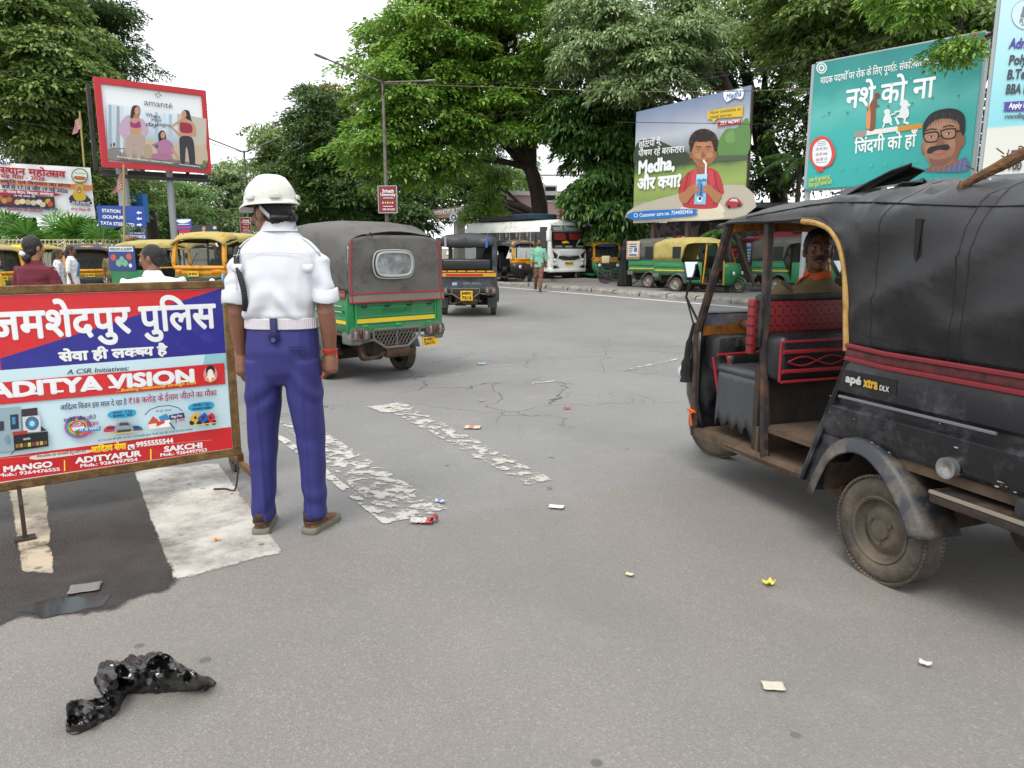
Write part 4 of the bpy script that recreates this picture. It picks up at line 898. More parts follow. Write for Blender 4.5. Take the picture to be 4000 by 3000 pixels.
def fashion_board():
 Y0, Y1 = 27.5, 29.9
 B = Board('clothing_billboard', 'red framed billboard of three women in a living room, on two grey posts', 'billboard', (at(220, 360, Y0).x, Y0), (at(457, 383, Y1).x, Y1), .0004, zoom=lambda x, y: (x / 3, 110.6 + y / 3))
 P = B.P; w = B.w; zt, zb = P(632, 168)[1], P(660, 752)[1]
 f = .21
 mb = MB(); mb.box((w / 2, .05, (zb + zt) / 2), (w - .04, .08, zt - zb - .04)); mb.build('panel', flat('#e2e7ea'), B.root)
 mb = MB(); red = mat('red_paint', '#b3242f', .5, 0, .1, 3)
 mb.box((w / 2, 0, zt - f / 2), (w, .12, f)); mb.box((w / 2, 0, zb + f / 2), (w, .12, f)); mb.box((f / 2, -.002, (zt + zb) / 2), (f, .12, zt - zb - 2 * f)); mb.box((w - f * .4, -.002, (zt + zb) / 2), (f * .8, .12, zt - zb - 2 * f)); mb.build('frame', red, B.root)
 B.bars('back_frame', [((0, .5, zb - .1), (w, .5, zb - .1), .18, .18), ((-.1, .5, zb - .1), (-.1, .5, zt - .2), .14, .14), ((.8, .3, zb - .05), (.8, .3, zt - .3), .12, .12), ((w - .8, .3, zb - .05), (w - .8, .3, zt - .3), .12, .12), ((0, .3, zb - .25), (w, .3, zb - .25), .1, .3)], mat('dark_frame', '#3a3634', .7, .2, .2, 4))
 for u, r in ((268, .2), (371, .13)):
  x = P(u * 3, 760)[0]; mb = MB(); mb.tube([(x, .4, 0), (x, .4, zb + .3)], r, 14); mb.build('post', mat('grey_post', '#8f9496', .6, .1, .12, 2), B.root)
 B.k = int(.07 / B.eps)
 ROOM = gradient('room_print', [(0, '#5a5450'), (.12, '#97867a'), (.25, '#a89e96'), (.45, '#a9b4bd'), (.7, '#c2d0da'), (1, '#d6dfe5')], P(690, 710)[1], P(690, 340)[1], 'Z', 1.0, .1)
 B.blob([(690, 345), (704, 336), (1322, 438), (1334, 452), (1334, 758), (1324, 772), (708, 704), (694, 690)], ROOM, 1)
 for x, c in ((700, '#8fa3b3'), (725, '#b9c6cf'), (752, '#8d9aa6'), (775, '#c2ced6'), (1000, '#9fb4c4'), (1050, '#c3d2dc'), (1090, '#a4b8c8')): B.poly([(x, 345 + (x - 684) * .16), (x + 20, 348 + (x - 684) * .16), (x + 22, 650 + (x - 684) * .08), (x, 648 + (x - 684) * .08)], c)
 B.poly([(1145, 405), (1333, 440), (1333, 620), (1150, 600)], '#b8b3a6')
 B.blob([(930, 620), (945, 575), (1010, 585), (1100, 610), (1160, 615), (1300, 610), (1330, 612), (1330, 735), (1160, 705), (930, 680)], '#b8a88f', 3); B.blob([(930, 665), (935, 610), (975, 612), (985, 690), (930, 690)], '#a39379', 3)
 B.blob([(695, 690), (700, 635), (760, 630), (775, 705), (710, 700)], '#7d7672', 3); B.line([(762, 630), (802, 632)], 5, '#39424c'); B.line([(775, 632), (780, 690)], 3, '#39424c'); B.line([(798, 632), (800, 680)], 3, '#39424c'); B.ell(736, 606, 7, 14, '#3c4650'); B.ell(716, 610, 5, 12, '#4a5560')
 SK, SK2, HR = '#b98a70', '#9f705a', '#2b1e1e'
 # standing woman in an open shirt
 B.blob([(842, 420), (852, 365), (880, 352), (902, 366), (905, 400), (888, 440), (860, 460), (845, 440)], HR, 4); B.ell(886, 388, 17, 27, SK); B.poly([(868, 410), (892, 412), (905, 450), (850, 450)], SK2)
 B.blob([(838, 450), (870, 436), (905, 442), (920, 470), (916, 545), (845, 540)], SK); B.blob([(840, 455), (868, 470), (905, 455), (912, 490), (880, 500), (846, 492)], '#8d2f68', 4)
 B.blob([(805, 430), (840, 420), (838, 500), (850, 560), (862, 580), (812, 575), (765, 520), (770, 480)], '#b69cb0', 4); B.blob([(905, 445), (930, 450), (958, 515), (940, 545), (918, 600), (905, 560), (912, 500)], '#b69cb0', 4)
 B.blob([(830, 545), (925, 545), (930, 620), (905, 700), (880, 700), (885, 620), (868, 610), (850, 700), (822, 690), (815, 600)], '#a8958a', 3)
 # woman on the sofa
 B.blob([(1025, 590), (1022, 540), (1042, 515), (1065, 525), (1072, 570), (1050, 610), (1020, 620)], HR, 4); B.ell(1052, 545, 15, 22, SK); B.blob([(1015, 610), (1040, 580), (1075, 572), (1112, 600), (1122, 650), (1100, 672), (1025, 668)], '#a56f92', 4); B.blob([(985, 670), (1050, 660), (1110, 680), (1100, 706), (990, 700)], '#a06a8c', 4); B.line([(1108, 630), (1155, 695)], 14, SK); B.line([(1030, 590), (985, 612), (1010, 620)], 14, '#a56f92'); B.ell(1012, 618, 10, 14, '#5b5450')
 # standing woman in a crimson top
 B.blob([(1178, 405), (1190, 383), (1220, 390), (1232, 430), (1246, 485), (1250, 500), (1225, 480), (1205, 440), (1185, 425)], HR, 4); B.ell(1188, 412, 16, 26, SK); B.blob([(1160, 450), (1190, 440), (1235, 455), (1262, 490), (1264, 540), (1250, 555), (1232, 520), (1236, 560), (1165, 555)], SK, 4)
 B.blob([(1162, 470), (1182, 462), (1236, 478), (1238, 530), (1168, 525)], '#8e2436', 3); B.line([(1160, 455), (1105, 490), (1162, 545)], 13, SK); B.blob([(1165, 556), (1238, 560), (1256, 640), (1258, 740), (1228, 738), (1212, 640), (1200, 625), (1192, 730), (1168, 725), (1160, 620)], '#2b2d35', 3)
 # brand mark and words
 for a in range(4):
  q = a * PI / 2 + .4; cx, cy = 1022 + 11 * math.cos(q), 286 + 11 * math.sin(q)
  B.line([(cx - 9 * math.sin(q), cy + 9 * math.cos(q)), (cx, cy), (cx + 9 * math.sin(q) + 6 * math.cos(q), cy - 9 * math.cos(q) + 6 * math.sin(q)), (cx + 10 * math.cos(q), cy + 10 * math.sin(q))], 4, '#3c4046')
 B.text('amanté', (930, 350), (1117, 374), 38, '#2f3238'); B.text('Where', (940, 425), (1037, 440), 26, '#3a3d44', .0); B.text('your', (975, 450), (1046, 462), 24, '#3a3d44', .0); B.text('day', (936, 484), (1018, 492), 26, '#3a3d44', .012, 1, .4); B.text('begins', (1016, 484), (1102, 494), 24, '#3a3d44', .0)
 B.text('Bras | Panty Packs | Shapewear | Sleepwear | Athleisure', (755, 690), (1118, 732), 11, WHITE, .02); B.text('www.amantelingerie.in', (1160, 738), (1294, 754), 10, WHITE, .02)
 B.blob([(1306, 740), (1314, 710), (1330, 715), (1330, 755), (1312, 752)], '#4e7a4a', 3)
 B.done('lettering')
fashion_board()
def event_board():
 Y0, Y1 = 30.5, 32.5
 B = Board('festival_banner', 'white festival banner in red and blue Hindi behind the fan palms', 'banner', (at(-150, 470, Y0 - 1.4).x, Y0 - 1.4), (at(206, 470, Y1).x, Y1), .0004, zoom=lambda x, y: (x * .15, 331.8 + y * .15))
 P = B.P; w = B.w; zt, zb = P(1330, 205)[1], P(1380, 940)[1]
 mb = MB(); mb.sheet(lambda a, c: (w * a + .03 * nz(c * 4, 5), .01 * math.sin(a * 40) + .03 * nz(a * 9, c * 5), lerp(zb, zt, c)), 60, 20); mb.build('panel', mat('banner_cloth', '#e8ebeb', .6, 0, .05, 2), B.root, sharp=0)
 B.bars('frame', [((0, .1, zt - .05), (w, .1, zt - .05), .06, .06), ((0, .1, zb + .05), (w, .1, zb + .05), .06, .06)], dsteel)
 for x in (.3, w * .5, w - .08):
  mb = MB(); mb.tube([(x, .14, 0), (x, .14, zt + .05)], .045, 8); mb.build('post', dsteel, B.root)
 B.k = int(.07 / B.eps)
 RD, NV = '#a61f33', '#23285a'
 B.text('सीय', (0, 160), (150, 165), 42, NV, .03, 2); B.text('राजस्थान महोत्सव', (-260, 268), (940, 346), 86, RD, .04, 2); B.text('सह मेला - 2026', (8, 348), (648, 392), 48, RD, .03, 2)
 B.poly([(-600, 335), (1330, 458), (1330, 530), (-600, 395)], '#c9783c'); B.text('संस्कृति एवं विरासत का संगम', (-70, 412), (1015, 488), 40, NV, .03, 2)
 B.text('बजे से 17,18 और 19 मई 2026', (25, 500), (975, 566), 48, '#2b3566', .03, 2)
 B.blob([(-600, 500), (600, 545), (815, 575), (790, 612), (-600, 570)], RD, 2); B.text('स्थान : गोपाल मैदान, बिष्टुपुर, जमशेदपुर', (-70, 556), (765, 606), 30, WHITE, .03, 2)
 B.poly([(-600, 575), (780, 625), (790, 780), (-600, 745)], '#5d2228'); B.poly([(300, 610), (780, 628), (788, 778), (320, 768)], '#2d2328')
 B.blob([(168, 606), (190, 588), (510, 600), (540, 628), (510, 640), (195, 622)], NV, 2); B.text('18 मई 2026 को', (190, 615), (502, 632), 20, WHITE, .03)
 for k, (x, y, c) in enumerate([(60, 680, '#b58b52'), (130, 660, '#a7663a'), (0, 640, '#c05a30'), (250, 700, '#c6b78a'), (320, 690, '#d3c9ab'), (400, 700, '#b3a57a'), (480, 710, '#c7bda8'), (560, 700, '#d6cfc2'), (610, 735, '#cbb9a2'), (690, 690, '#c0a430'), (720, 730, '#b8502c')]):
  B.ell(x, y, 44, 40, c, 12); B.ell(x + 5, y - 45, 14, 15, '#7a4a36', 10)
 B.text('आर्टिस्ट द्वारा हास्य-व्यंग्य संगीतमय मारवाड़ी नाटक', (-60, 770), (835, 822), 32, NV, .03, 2); B.text('शेक्सपियर की होशियारी', (90, 815), (610, 845), 28, '#a1205a', .03)
 B.ell(1142, 322, 120, 108, '#275a52', 36); B.ell(1142, 322, 106, 95, '#d9dccb', 36); B.blob([(1050, 345), (1090, 325), (1200, 335), (1235, 355), (1200, 385), (1090, 380)], '#a8663a', 4); B.line([(1065, 280), (1142, 285), (1220, 295)], 8, '#55604a'); B.blob([(1065, 395), (1142, 420), (1220, 395), (1142, 405)], '#c0a030', 3)
 B.blob([(1005, 680), (1010, 610), (1080, 580), (1200, 580), (1275, 640), (1285, 690)], '#2e2b33', 3); B.blob([(1040, 590), (1075, 520), (1090, 465), (1135, 445), (1185, 470), (1205, 540), (1235, 640), (1160, 690), (1090, 680)], '#c6a52e', 4); B.ell(1137, 525, 38, 52, '#a5745a'); B.ell(1137, 545, 16, 6, '#e9d9d0')
 B.blob([(1000, 695), (1020, 678), (1290, 692), (1318, 716), (1290, 730), (1020, 712)], NV, 2); B.text('19 मई 2026 को', (1028, 712), (1285, 726), 22, WHITE, .03); B.text('भारत की लोक संगीत प्रस्तुति', (1008, 745), (1290, 758), 15, '#55606a', .02); B.text('सीमा मिश्रा जी', (1015, 820), (1298, 836), 32, '#b02468', .03)
 B.blob([(12, 885), (24, 832), (230, 838), (240, 892), (25, 900)], '#dfe2d8', 2); B.text('गेम जोन', (62, 862), (190, 866), 16, '#3c4a3a', .02); B.text('झूले, मेहंदी', (48, 890), (215, 894), 18, '#3c4a3a', .02)
 B.poly([(-600, 910), (240, 935), (240, 985), (-600, 960)], '#5d1d24'); B.text('पूर्वी सिंहभूम', (-60, 960), (205, 968), 30, '#d8c02c', .03, 2)
 B.done('lettering')
event_board()
def road_signs():
 Y = 27.0
 B = Board('direction_sign', 'blue direction sign with white arrows for station and steel works', 'road sign', (at(213, 487, Y).x, Y), (at(316, 497, Y + .5).x, Y + .5), .0008, zoom=lambda x, y: (x * .15, 331.8 + y * .15))
 P = B.P; w = B.w; zt, zb = P(1410, 748)[1], P(1425, 1060)[1]
 mb = MB(); mb.box((w / 2, .02, (zt + zb) / 2), (w, .03, zt - zb)); mb.build('panel', mat('sign_blue', '#24479b', .4, 0, .06, 2), B.root)
 struct_posts(B, (w * .07, w * .95), zt - .05, steel, .04, .07); B.k = 10
 for t_, a, b in (('STATION', (1468, 840), (1738, 856)), ('GOLMURI', (1476, 930), (1800, 946)), ('TATA STEEL LTD', (1450, 1020), (1940, 1052))): B.text(t_, a, b, 44, WHITE, .035, 2)
 def arrow(x, y, s): B.poly([(x - 40 * s, y), (x - 2 * s, y - 26), (x - 2 * s, y - 11), (x + 38 * s, y - 10), (x + 38 * s, y + 12), (x - 2 * s, y + 11), (x - 2 * s, y + 26)], WHITE)
 arrow(2003, 852, 1); arrow(2006, 938, 1); arrow(2010, 1026, -1); B.done('lettering')
 B = Board('electronics_sign', 'small blue shop sign for electronics below the direction sign', 'shop sign', (at(262, 520, Y - .4).x, Y - .4), (at(318, 523, Y - .1).x, Y - .1), .0008, zoom=lambda x, y: (x * .15, 331.8 + y * .15))
 P = B.P; w = B.w; zt, zb = P(2120, 1128)[1], P(2110, 1265)[1]; mb = MB(); mb.box((w / 2, .02, (zt + zb) / 2), (w, .03, zt - zb)); mb.build('panel', mat('sign_navy', '#263a7c', .45), B.root); struct_posts(B, (w * .8,), zb, dsteel, .03, .04); B.k = 8
 B.text('ELECTRONIC PRODUCTS', (1760, 1150), (2080, 1160), 20, WHITE, .02); B.text('ELECTRONICS', (1745, 1205), (2095, 1220), 40, WHITE, .04, 2); B.text('909 ,9204057810', (1860, 1250), (2085, 1258), 18, WHITE, .02); B.done('lettering')
 # distant hoardings beside the post
 Y = 34.0
 B = Board('school_hoarding', 'small blue and white hoarding fixed to the grey billboard post', 'hoarding', (at(378, 500, Y).x, Y), (at(415, 497, Y).x, Y), .001)
 P = B.P; w = B.w; zt, zb = P(378, 472)[1], P(378, 496)[1]; mb = MB(); mb.box((w / 2, .02, (zt + zb) / 2), (w, .05, zt - zb)); mb.build('panel', flat('#2c4f96'), B.root); struct_posts(B, (.1,), zb, dsteel, .04, .04); B.k = 8
 B.blob([(382, 475), (412, 474), (404, 481), (388, 482)], WHITE, 3); B.line([(384, 485), (410, 484.5)], 1.5, WHITE); B.poly([(381, 490), (413, 489), (413, 493), (381, 494)], '#b03a7a'); B.done('lettering')
 B = Board('gym_hoarding', 'long dark hoarding with an athlete and the words of a new branch', 'hoarding', (at(383, 522, Y + 3).x, Y + 3), (at(472, 522, Y + 2).x, Y + 2), .001)
 P = B.P; w = B.w; zt, zb = P(400, 487)[1], P(400, 520)[1]; mb = MB(); mb.box((w / 2, .02, (zt + zb) / 2), (w, .05, zt - zb)); mb.build('panel', mat('black_print', '#34333a', .5, 0, .3, 6), B.root); struct_posts(B, (.3, w - .3), zb, dsteel, .04, .04); B.k = 8
 B.text('NOW IN BISTUPUR', (388, 510), (452, 508), 7, WHITE, .04, 2); B.poly([(383, 496), (412, 495), (412, 503), (383, 504)], '#a8303a'); B.ell(441, 494, 4, 5, '#b08a76'); B.blob([(434, 505), (441, 498), (448, 505)], '#a9a5a3', 3); B.poly([(461, 489), (468, 489), (468, 495), (461, 495)], '#c9c3c3'); B.done('lettering')
 # blue water tank frame
 p = at(298, 450, 40); t = thing('hoarding_frame', 'tall narrow blue hoarding seen edge on behind the direction sign', 'hoarding', (p.x, 40, 0), R(-25))
 z0, z1 = at(298, 480, 40).z, at(298, 420, 40).z
 mb = MB(); mb.box((0, 0, (z0 + z1) / 2), (1.2, .3, z1 - z0)); mb.build('panel', mat('blue_tarp', '#2f6fb0', .6, 0, .2, 2), t); mb = MB(); mb.box((-.75, .1, (z0 + z1) / 2), (.3, .6, z1 - z0 - .1)); mb.build('side_panel', mat('white_tarp', '#b9bfbf', .6), t); mb = MB(); mb.tube([(0, .2, 0), (0, .2, z0)], .12, 8); mb.build('post', steel, t)
road_signs()
def lamp(u, v0, v1, Y, label, sign=None):
 top = at(u, v0, Y); t = thing('street_lamp', label, 'street lamp', (top.x, Y, gz(top.x, Y)), 0, 'double armed street lamps')
 m = mat('lamp_grey', '#6f6a64', .6, .3, .15, 4, '#5a4a3a', .3, 5); h = top.z - gz(top.x, Y)
 mb = MB(); mb.tube([(0, 0, 0), (0, 0, h * .5), (0, 0, h)], [.09, .075, .055], 10); mb.build('pole', m, t)
 return t, m, h
t, m, h = lamp(827, 178, 480, 30, 'street lamp with two long arms rising behind the green rickshaw')
for (u, v), nm in (((695, 133), 'arm'), ((938, 164), 'arm')):
 e = at(u, v, 30.0); d = Vector((e.x - t.location.x, -1.2 if u < 800 else .8, e.z - t.location.z)); mb = MB(); s = Vector((0, 0, h))
 mb.tube([s, s.lerp(d, .8)], .035, 8); a = mb.build('arm', m, t)
 mb = MB(); q = s.lerp(d, .76); dd = (d - s).normalized(); mb.tube([q, s.lerp(d, .84), s.lerp(d, .96), d], [.04, .1, .11, .03], 8, flat=.5); mb.build('lamp_head', mat('lamp_head_grey', '#8d8f90', .4, .2), a)
mb = MB(); mb.tube([(0, -.02, h - .5), (.06, -.1, h - .25), (.02, -.06, h + .1), (-.06, 0, h - .1), (0, .02, h - .5)], .03, 6); mb.build('cable_coil', mat('black_cable', '#1b1a19', .7), t)
def uni_sign(u0, v0, u1, v1, Y, label):
 B = Board('university_sign', label, 'pole sign', (at(u0, v1, Y).x, Y), (at(u1, v1, Y - .15).x, Y - .15), .001, group='maroon university signs on lamp posts')
 P = B.P; w = B.w; zt, zb = P(u0, v0)[1], P(u0, v1)[1]; s = (u1 - u0) / 40; mb = MB(); mb.box((w / 2, .02, (zt + zb) / 2), (w, .03, zt - zb)); mb.build('panel', mat('maroon_print', '#7c2428', .45, 0, .1, 3), B.root); B.k = 6
 B.bars('frame', [((0, .02, zb), (0, .02, zt), .03, .05), ((w, .02, zb), (w, .02, zt), .03, .05), ((0, .02, zb), (w, .02, zb), .03, .05), ((0, .02, zt), (w, .02, zt), .03, .05)], mat('pale_frame', '#9aa3a6', .6))
 mb = MB(); mb.box((w * .6, .08, (zb + zt) / 2), (.05, .1, (zt - zb) * .8)); mb.build('bracket', dsteel, B.root)
 f = lambda x, y: (u0 + x * (u1 - u0), v0 + y * (v1 - v0))
 B.text('Srinath', f(.2, .24), f(.82, .245), 7 * s, WHITE, .03, 2); B.text('University', f(.1, .37), f(.92, .375), 7 * s, WHITE, .02)
 B.line([f(.25, .44), f(.8, .445)], 1.2 * s, OFFW)
 for k in range(5): B.ell(*f(.24 + k * .13, .62), 1.8 * s, 2.2 * s, '#c9a23a' if k % 2 else '#c9c1b6')
 B.line([f(.25, .75), f(.78, .755)], 1.2 * s, OFFW); B.text('1800-3453-0555', f(.22, .9), f(.9, .905), 4 * s, WHITE, .02); B.done('lettering')
uni_sign(818, 402, 858, 460, 29.8, 'maroon university sign on the lamp post behind the green rickshaw')
t, m, h = lamp(527, 325, 480, 44, 'farther street lamp standing behind the officer, thin and dark')
for sx in (-1, 1): mb = MB(); mb.tube([(0, 0, h - .1), (sx * 2.2, 0, h + .75)], .04, 6); mb.tube([(sx * 1.9, 0, h + .65), (sx * 2.9, 0, h + 1.0)], [.1, .05], 6, flat=.5); mb.build('arm', m, t)
uni_sign(520, 470, 543, 503, 43.8, 'maroon university sign on the farther lamp post, left of the helmet')
# ------------------------------------------------------------------ fence by the palms
def fence():
 Y = 26.4; a, b = at(-60, 519, Y), at(272, 516, Y); L = b.x - a.x; zt = a.z + .03
 z0 = -.2
 t = thing('railing_fence', 'cream painted metal railing with curled tops in front of the palms', 'fence', (a.x, Y, z0)); m = mat('cream_paint', '#b3a98a', .6, 0, .15, 3, '#6b5a40', .25, 6)
 H = zt - z0; mb = MB()
 n = int(L / .14)
 for k in range(n): x = L * k / n; mb.box((x, 0, H * .5), (.035, .03, H - .1)); mb.box((x + .05, -.02, H - .03), (.12, .03, .025), 0, Matrix.Rotation(R(-25), 3, 'Y'))
 mb.build('bars', m, t); mb = MB()
 for z in (.3, H - .16, H - .02): mb.box((L / 2, .03, z), (L, .03, .04))
 mb.build('rails', m, t)
 for k in range(6): mb = MB(); mb.box((L * k / 5, .02, H / 2), (.08, .08, H + .04)); mb.build('post', m, t)
 p = at(281, 520, 26.2); t = thing('rusty_gatepost', 'stubby rust streaked gatepost at the end of the cream railing', 'gatepost', (p.x, 26.2, z0)); mb = MB(); mb.box((0, 0, .95), (.3, .3, 1.9), bev=.02); mb.build('post', mat('stained_plaster', '#8a7a5c', .8, 0, .3, 4, '#5a2f22', .4, 6), t); mb = MB(); mb.box((0, 0, 1.95), (.4, .4, .12), bev=.02); mb.build('cap', mat('stained_plaster', '#8a7a5c'), t)
fence()
# ------------------------------------------------------------------ striped flags on bamboo poles
def flag(pole0, pole1, Y, pts, label):
 a, b = at(*pole0, Y), at(*pole1, Y); t = thing('striped_flag', label, 'flag', (0, 0, 0), 0, 'red and white striped flags'); mb = MB(); mb.tube([a, b], .03, 6); mb.build('pole', mat('bamboo', '#9a8a52', .7), t)
 P = [at(*p, Y) for p in pts]
 mb = MB(); n = 15
 for k in range(n):
  q = [P[0].lerp(P[3], k / n), P[0].lerp(P[3], (k + 1) / n), P[1].lerp(P[2], (k + 1) / n), P[1].lerp(P[2], k / n)]
  nn = 6; vs = [(q[0].lerp(q[3], i / nn) + Vector((0, .06 * math.sin(i * 1.3 + k * .2), 0))) for i in range(nn + 1)] + [(q[1].lerp(q[2], i / nn) + Vector((0, .06 * math.sin(i * 1.3 + (k + 1) * .2), 0))) for i in range(nn + 1)]
  mb.add(vs, [(i, i + 1, nn + 2 + i, nn + 1 + i) for i in range(nn)], k % 2)
 mb.build('cloth', [mat('flag_red', '#96343c', .8), mat('flag_white', '#bdb0a8', .8)], t, sharp=0)
flag((172, 240), (182, 360), 24, [(173, 248), (159, 268), (158, 292), (177, 278)], 'striped flag on a tall bamboo pole left of the red framed billboard')
flag((267, 355), (269, 560), 22, [(267, 357), (254, 392), (240, 422), (266, 408)], 'striped flag hanging in front of the blue direction sign')
# ------------------------------------------------------------------ three wheelers
tyre_m = mat('tyre', '#2f2c29', .85, 0, .2, 10, '#6a5f52', .6, 4, .3, 60)
rim_m = mat('dusty_rim', '#4a443a', .65, .25, .2, 7, '#6f6554', .45, 6)
rimg_m = mat('grey_rim', '#9b988c', .6, .2, .2, 7, '#6b5d4c', .5, 6)
under_m = mat('underside', '#1d1a18', .85, 0, .3, 6, '#453829', .5, 5)
lampred = mat('lamp_red', '#5a1b1c', .2, 0, 0, 1, None, spec=.6)
lampclr = mat('lamp_clear', '#c8ccc9', .12, 0, 0, 1, None, spec=.7)
lampdim = mat('lamp_dim', '#8a7d78', .25)
lamporg = mat('lamp_orange', '#c4651c', .2)
mirror_m = mat('mirror_face', '#c9d2d6', .06, 1.0)
blackp = mat('black_plastic', '#1d1e20', .5, 0, .15, 8, '#4b443b', .3, 6)
chrome = mat('worn_chrome', '#a3a6a6', .3, .8, .1, 5, '#6b5d4c', .3, 8)
seatblk = mat('black_vinyl', '#191a1d', .38, 0, .2, 5, None, bump=.15, bscale=30)
plate_y = mat('plate_yellow', '#d6a916', .5, 0, .05, 5, '#8c6b20', .2, 9)
GLASS = glass(); GLASSD = glass('dark_glass_pane', (.45, .5, .5), .05, .7)
def text3(mb, s, o, ux, uy, h, w=None, m=0, bold=.03, heavy=1, lift=.003):
 """letters on any plane: o origin of the baseline, ux along it, uy up"""
 ux, uy = Vector(ux).normalized(), Vector(uy).normalized(); n = ux.cross(uy)
 vs, fs = letters(s, w, h, bold, heavy, 0, .0002)
 mb.add([Vector(o) + ux * v[0] + uy * v[2] + n * (lift + v[1]) for v in vs], fs, m)
def wheel(parent, c, r=.235, wd=.12, side=-1, rim=None, steer=0.0, nuts=3, n=40):
 """a tyre with tread blocks, and its dished rim as a sub-part; side = which way the face looks along x"""
 c = Vector(c); mb = MB(); h = wd / 2
 mb.lathe([(r * .62, -h * .8), (r * .7, -h * .98), (r * .84, -h), (r * .95, -h * .82), (r, -h * .5), (r, h * .5), (r * .95, h * .82), (r * .84, h), (r * .7, h * .98), (r * .62, h * .8)], (0, 0, 0), 'X', n)
 for k in range(n * 2):
  q = 2 * PI * k / (n * 2)
  for sx in (-1, 1): mb.box((sx * h * .68, math.cos(q) * r * .985, math.sin(q) * r * .985), (h * .5, r * .045, r * .06), 0, Matrix.Rotation(q, 3, 'X') @ Matrix.Rotation(R(22) * sx, 3, 'Z'))
 for dx in (-.28, 0, .28): mb.lathe([(r * .99, dx * wd - .008), (r * 1.012, dx * wd - .006), (r * 1.012, dx * wd + .006), (r * .99, dx * wd + .008)], (0, 0, 0), 'X', n)
 t = mb.build('wheel', tyre_m, parent); t.location = c; t.rotation_euler = (0, 0, steer)
 mb = MB(); s = side
 mb.lathe([(r * .64, s * h * .9), (r * .62, s * h * .95), (r * .57, s * h * .85), (r * .54, s * h * .35), (r * .5, s * h * .22), (r * .43, s * h * .3), (r * .36, s * h * .55), (r * .3, s * h * .62), (r * .2, s * h * .62), (r * .18, s * h * .85), (r * .1, s * h * .98), (0.001, s * h * 1.0)], (0, 0, 0), 'X', 32)
 for k in range(nuts):
  q = 2 * PI * k / nuts + .5; mb.tube([(s * h * .5, math.cos(q) * r * .26, math.sin(q) * r * .26), (s * h * .85, math.cos(q) * r * .26, math.sin(q) * r * .26)], r * .035, 6)
 mb.build('rim', rim or rim_m, t)
 return t
def fold_noise(x, y, z, seed, amp):
 a = nz(x * 2.2 + seed, y * 2.6, z * 2.4) * .6 + nz(x * 5 + seed, y * 4 + z * 3, z * 5 - y * 2) * .3
 f = math.sin(6 * y + 9 * z + 3 * nz(y * 2 + seed, z * 2, 4)) * .35 + math.sin(11 * y - 13 * z + 4 * nz(y * 3, z * 2 + seed, 9)) * .2
 return amp * (a + f * .6)
def crease(x, y, z, seed, amp):
 # stretched canvas: soft sags between the hoops, sharp pulls running down from the door corner and the rear hoop
 rg = lambda a: 1 - 2 * abs(a)
 pull = rg(nz((y * 1.2 + z * 2.6) * 1.3 + seed, (y - z) * .7, 2)) ** 3 if rg(nz((y * 1.2 + z * 2.6) * 1.3 + seed, (y - z) * .7, 2)) > 0 else 0
 pull2 = max(0, rg(nz((y * 2.8 - z * 2.2) * 1.1 + seed, (y + z) * .8, 7))) ** 4
 sag = nz(x * 1.5 + seed, y * 2.2, z * 2.4)
 top = max(0, rg(nz(x * 3 + seed, y * 4.5, 11))) ** 3 * sstep(1.5, 1.68, z)
 return amp * (.55 * sag + .5 * pull * sstep(1.0, 1.2, z) - .45 * pull2 * sstep(1.05, 1.3, z) + .5 * top + .12 * nz(x * 9, y * 11 + seed, z * 9))
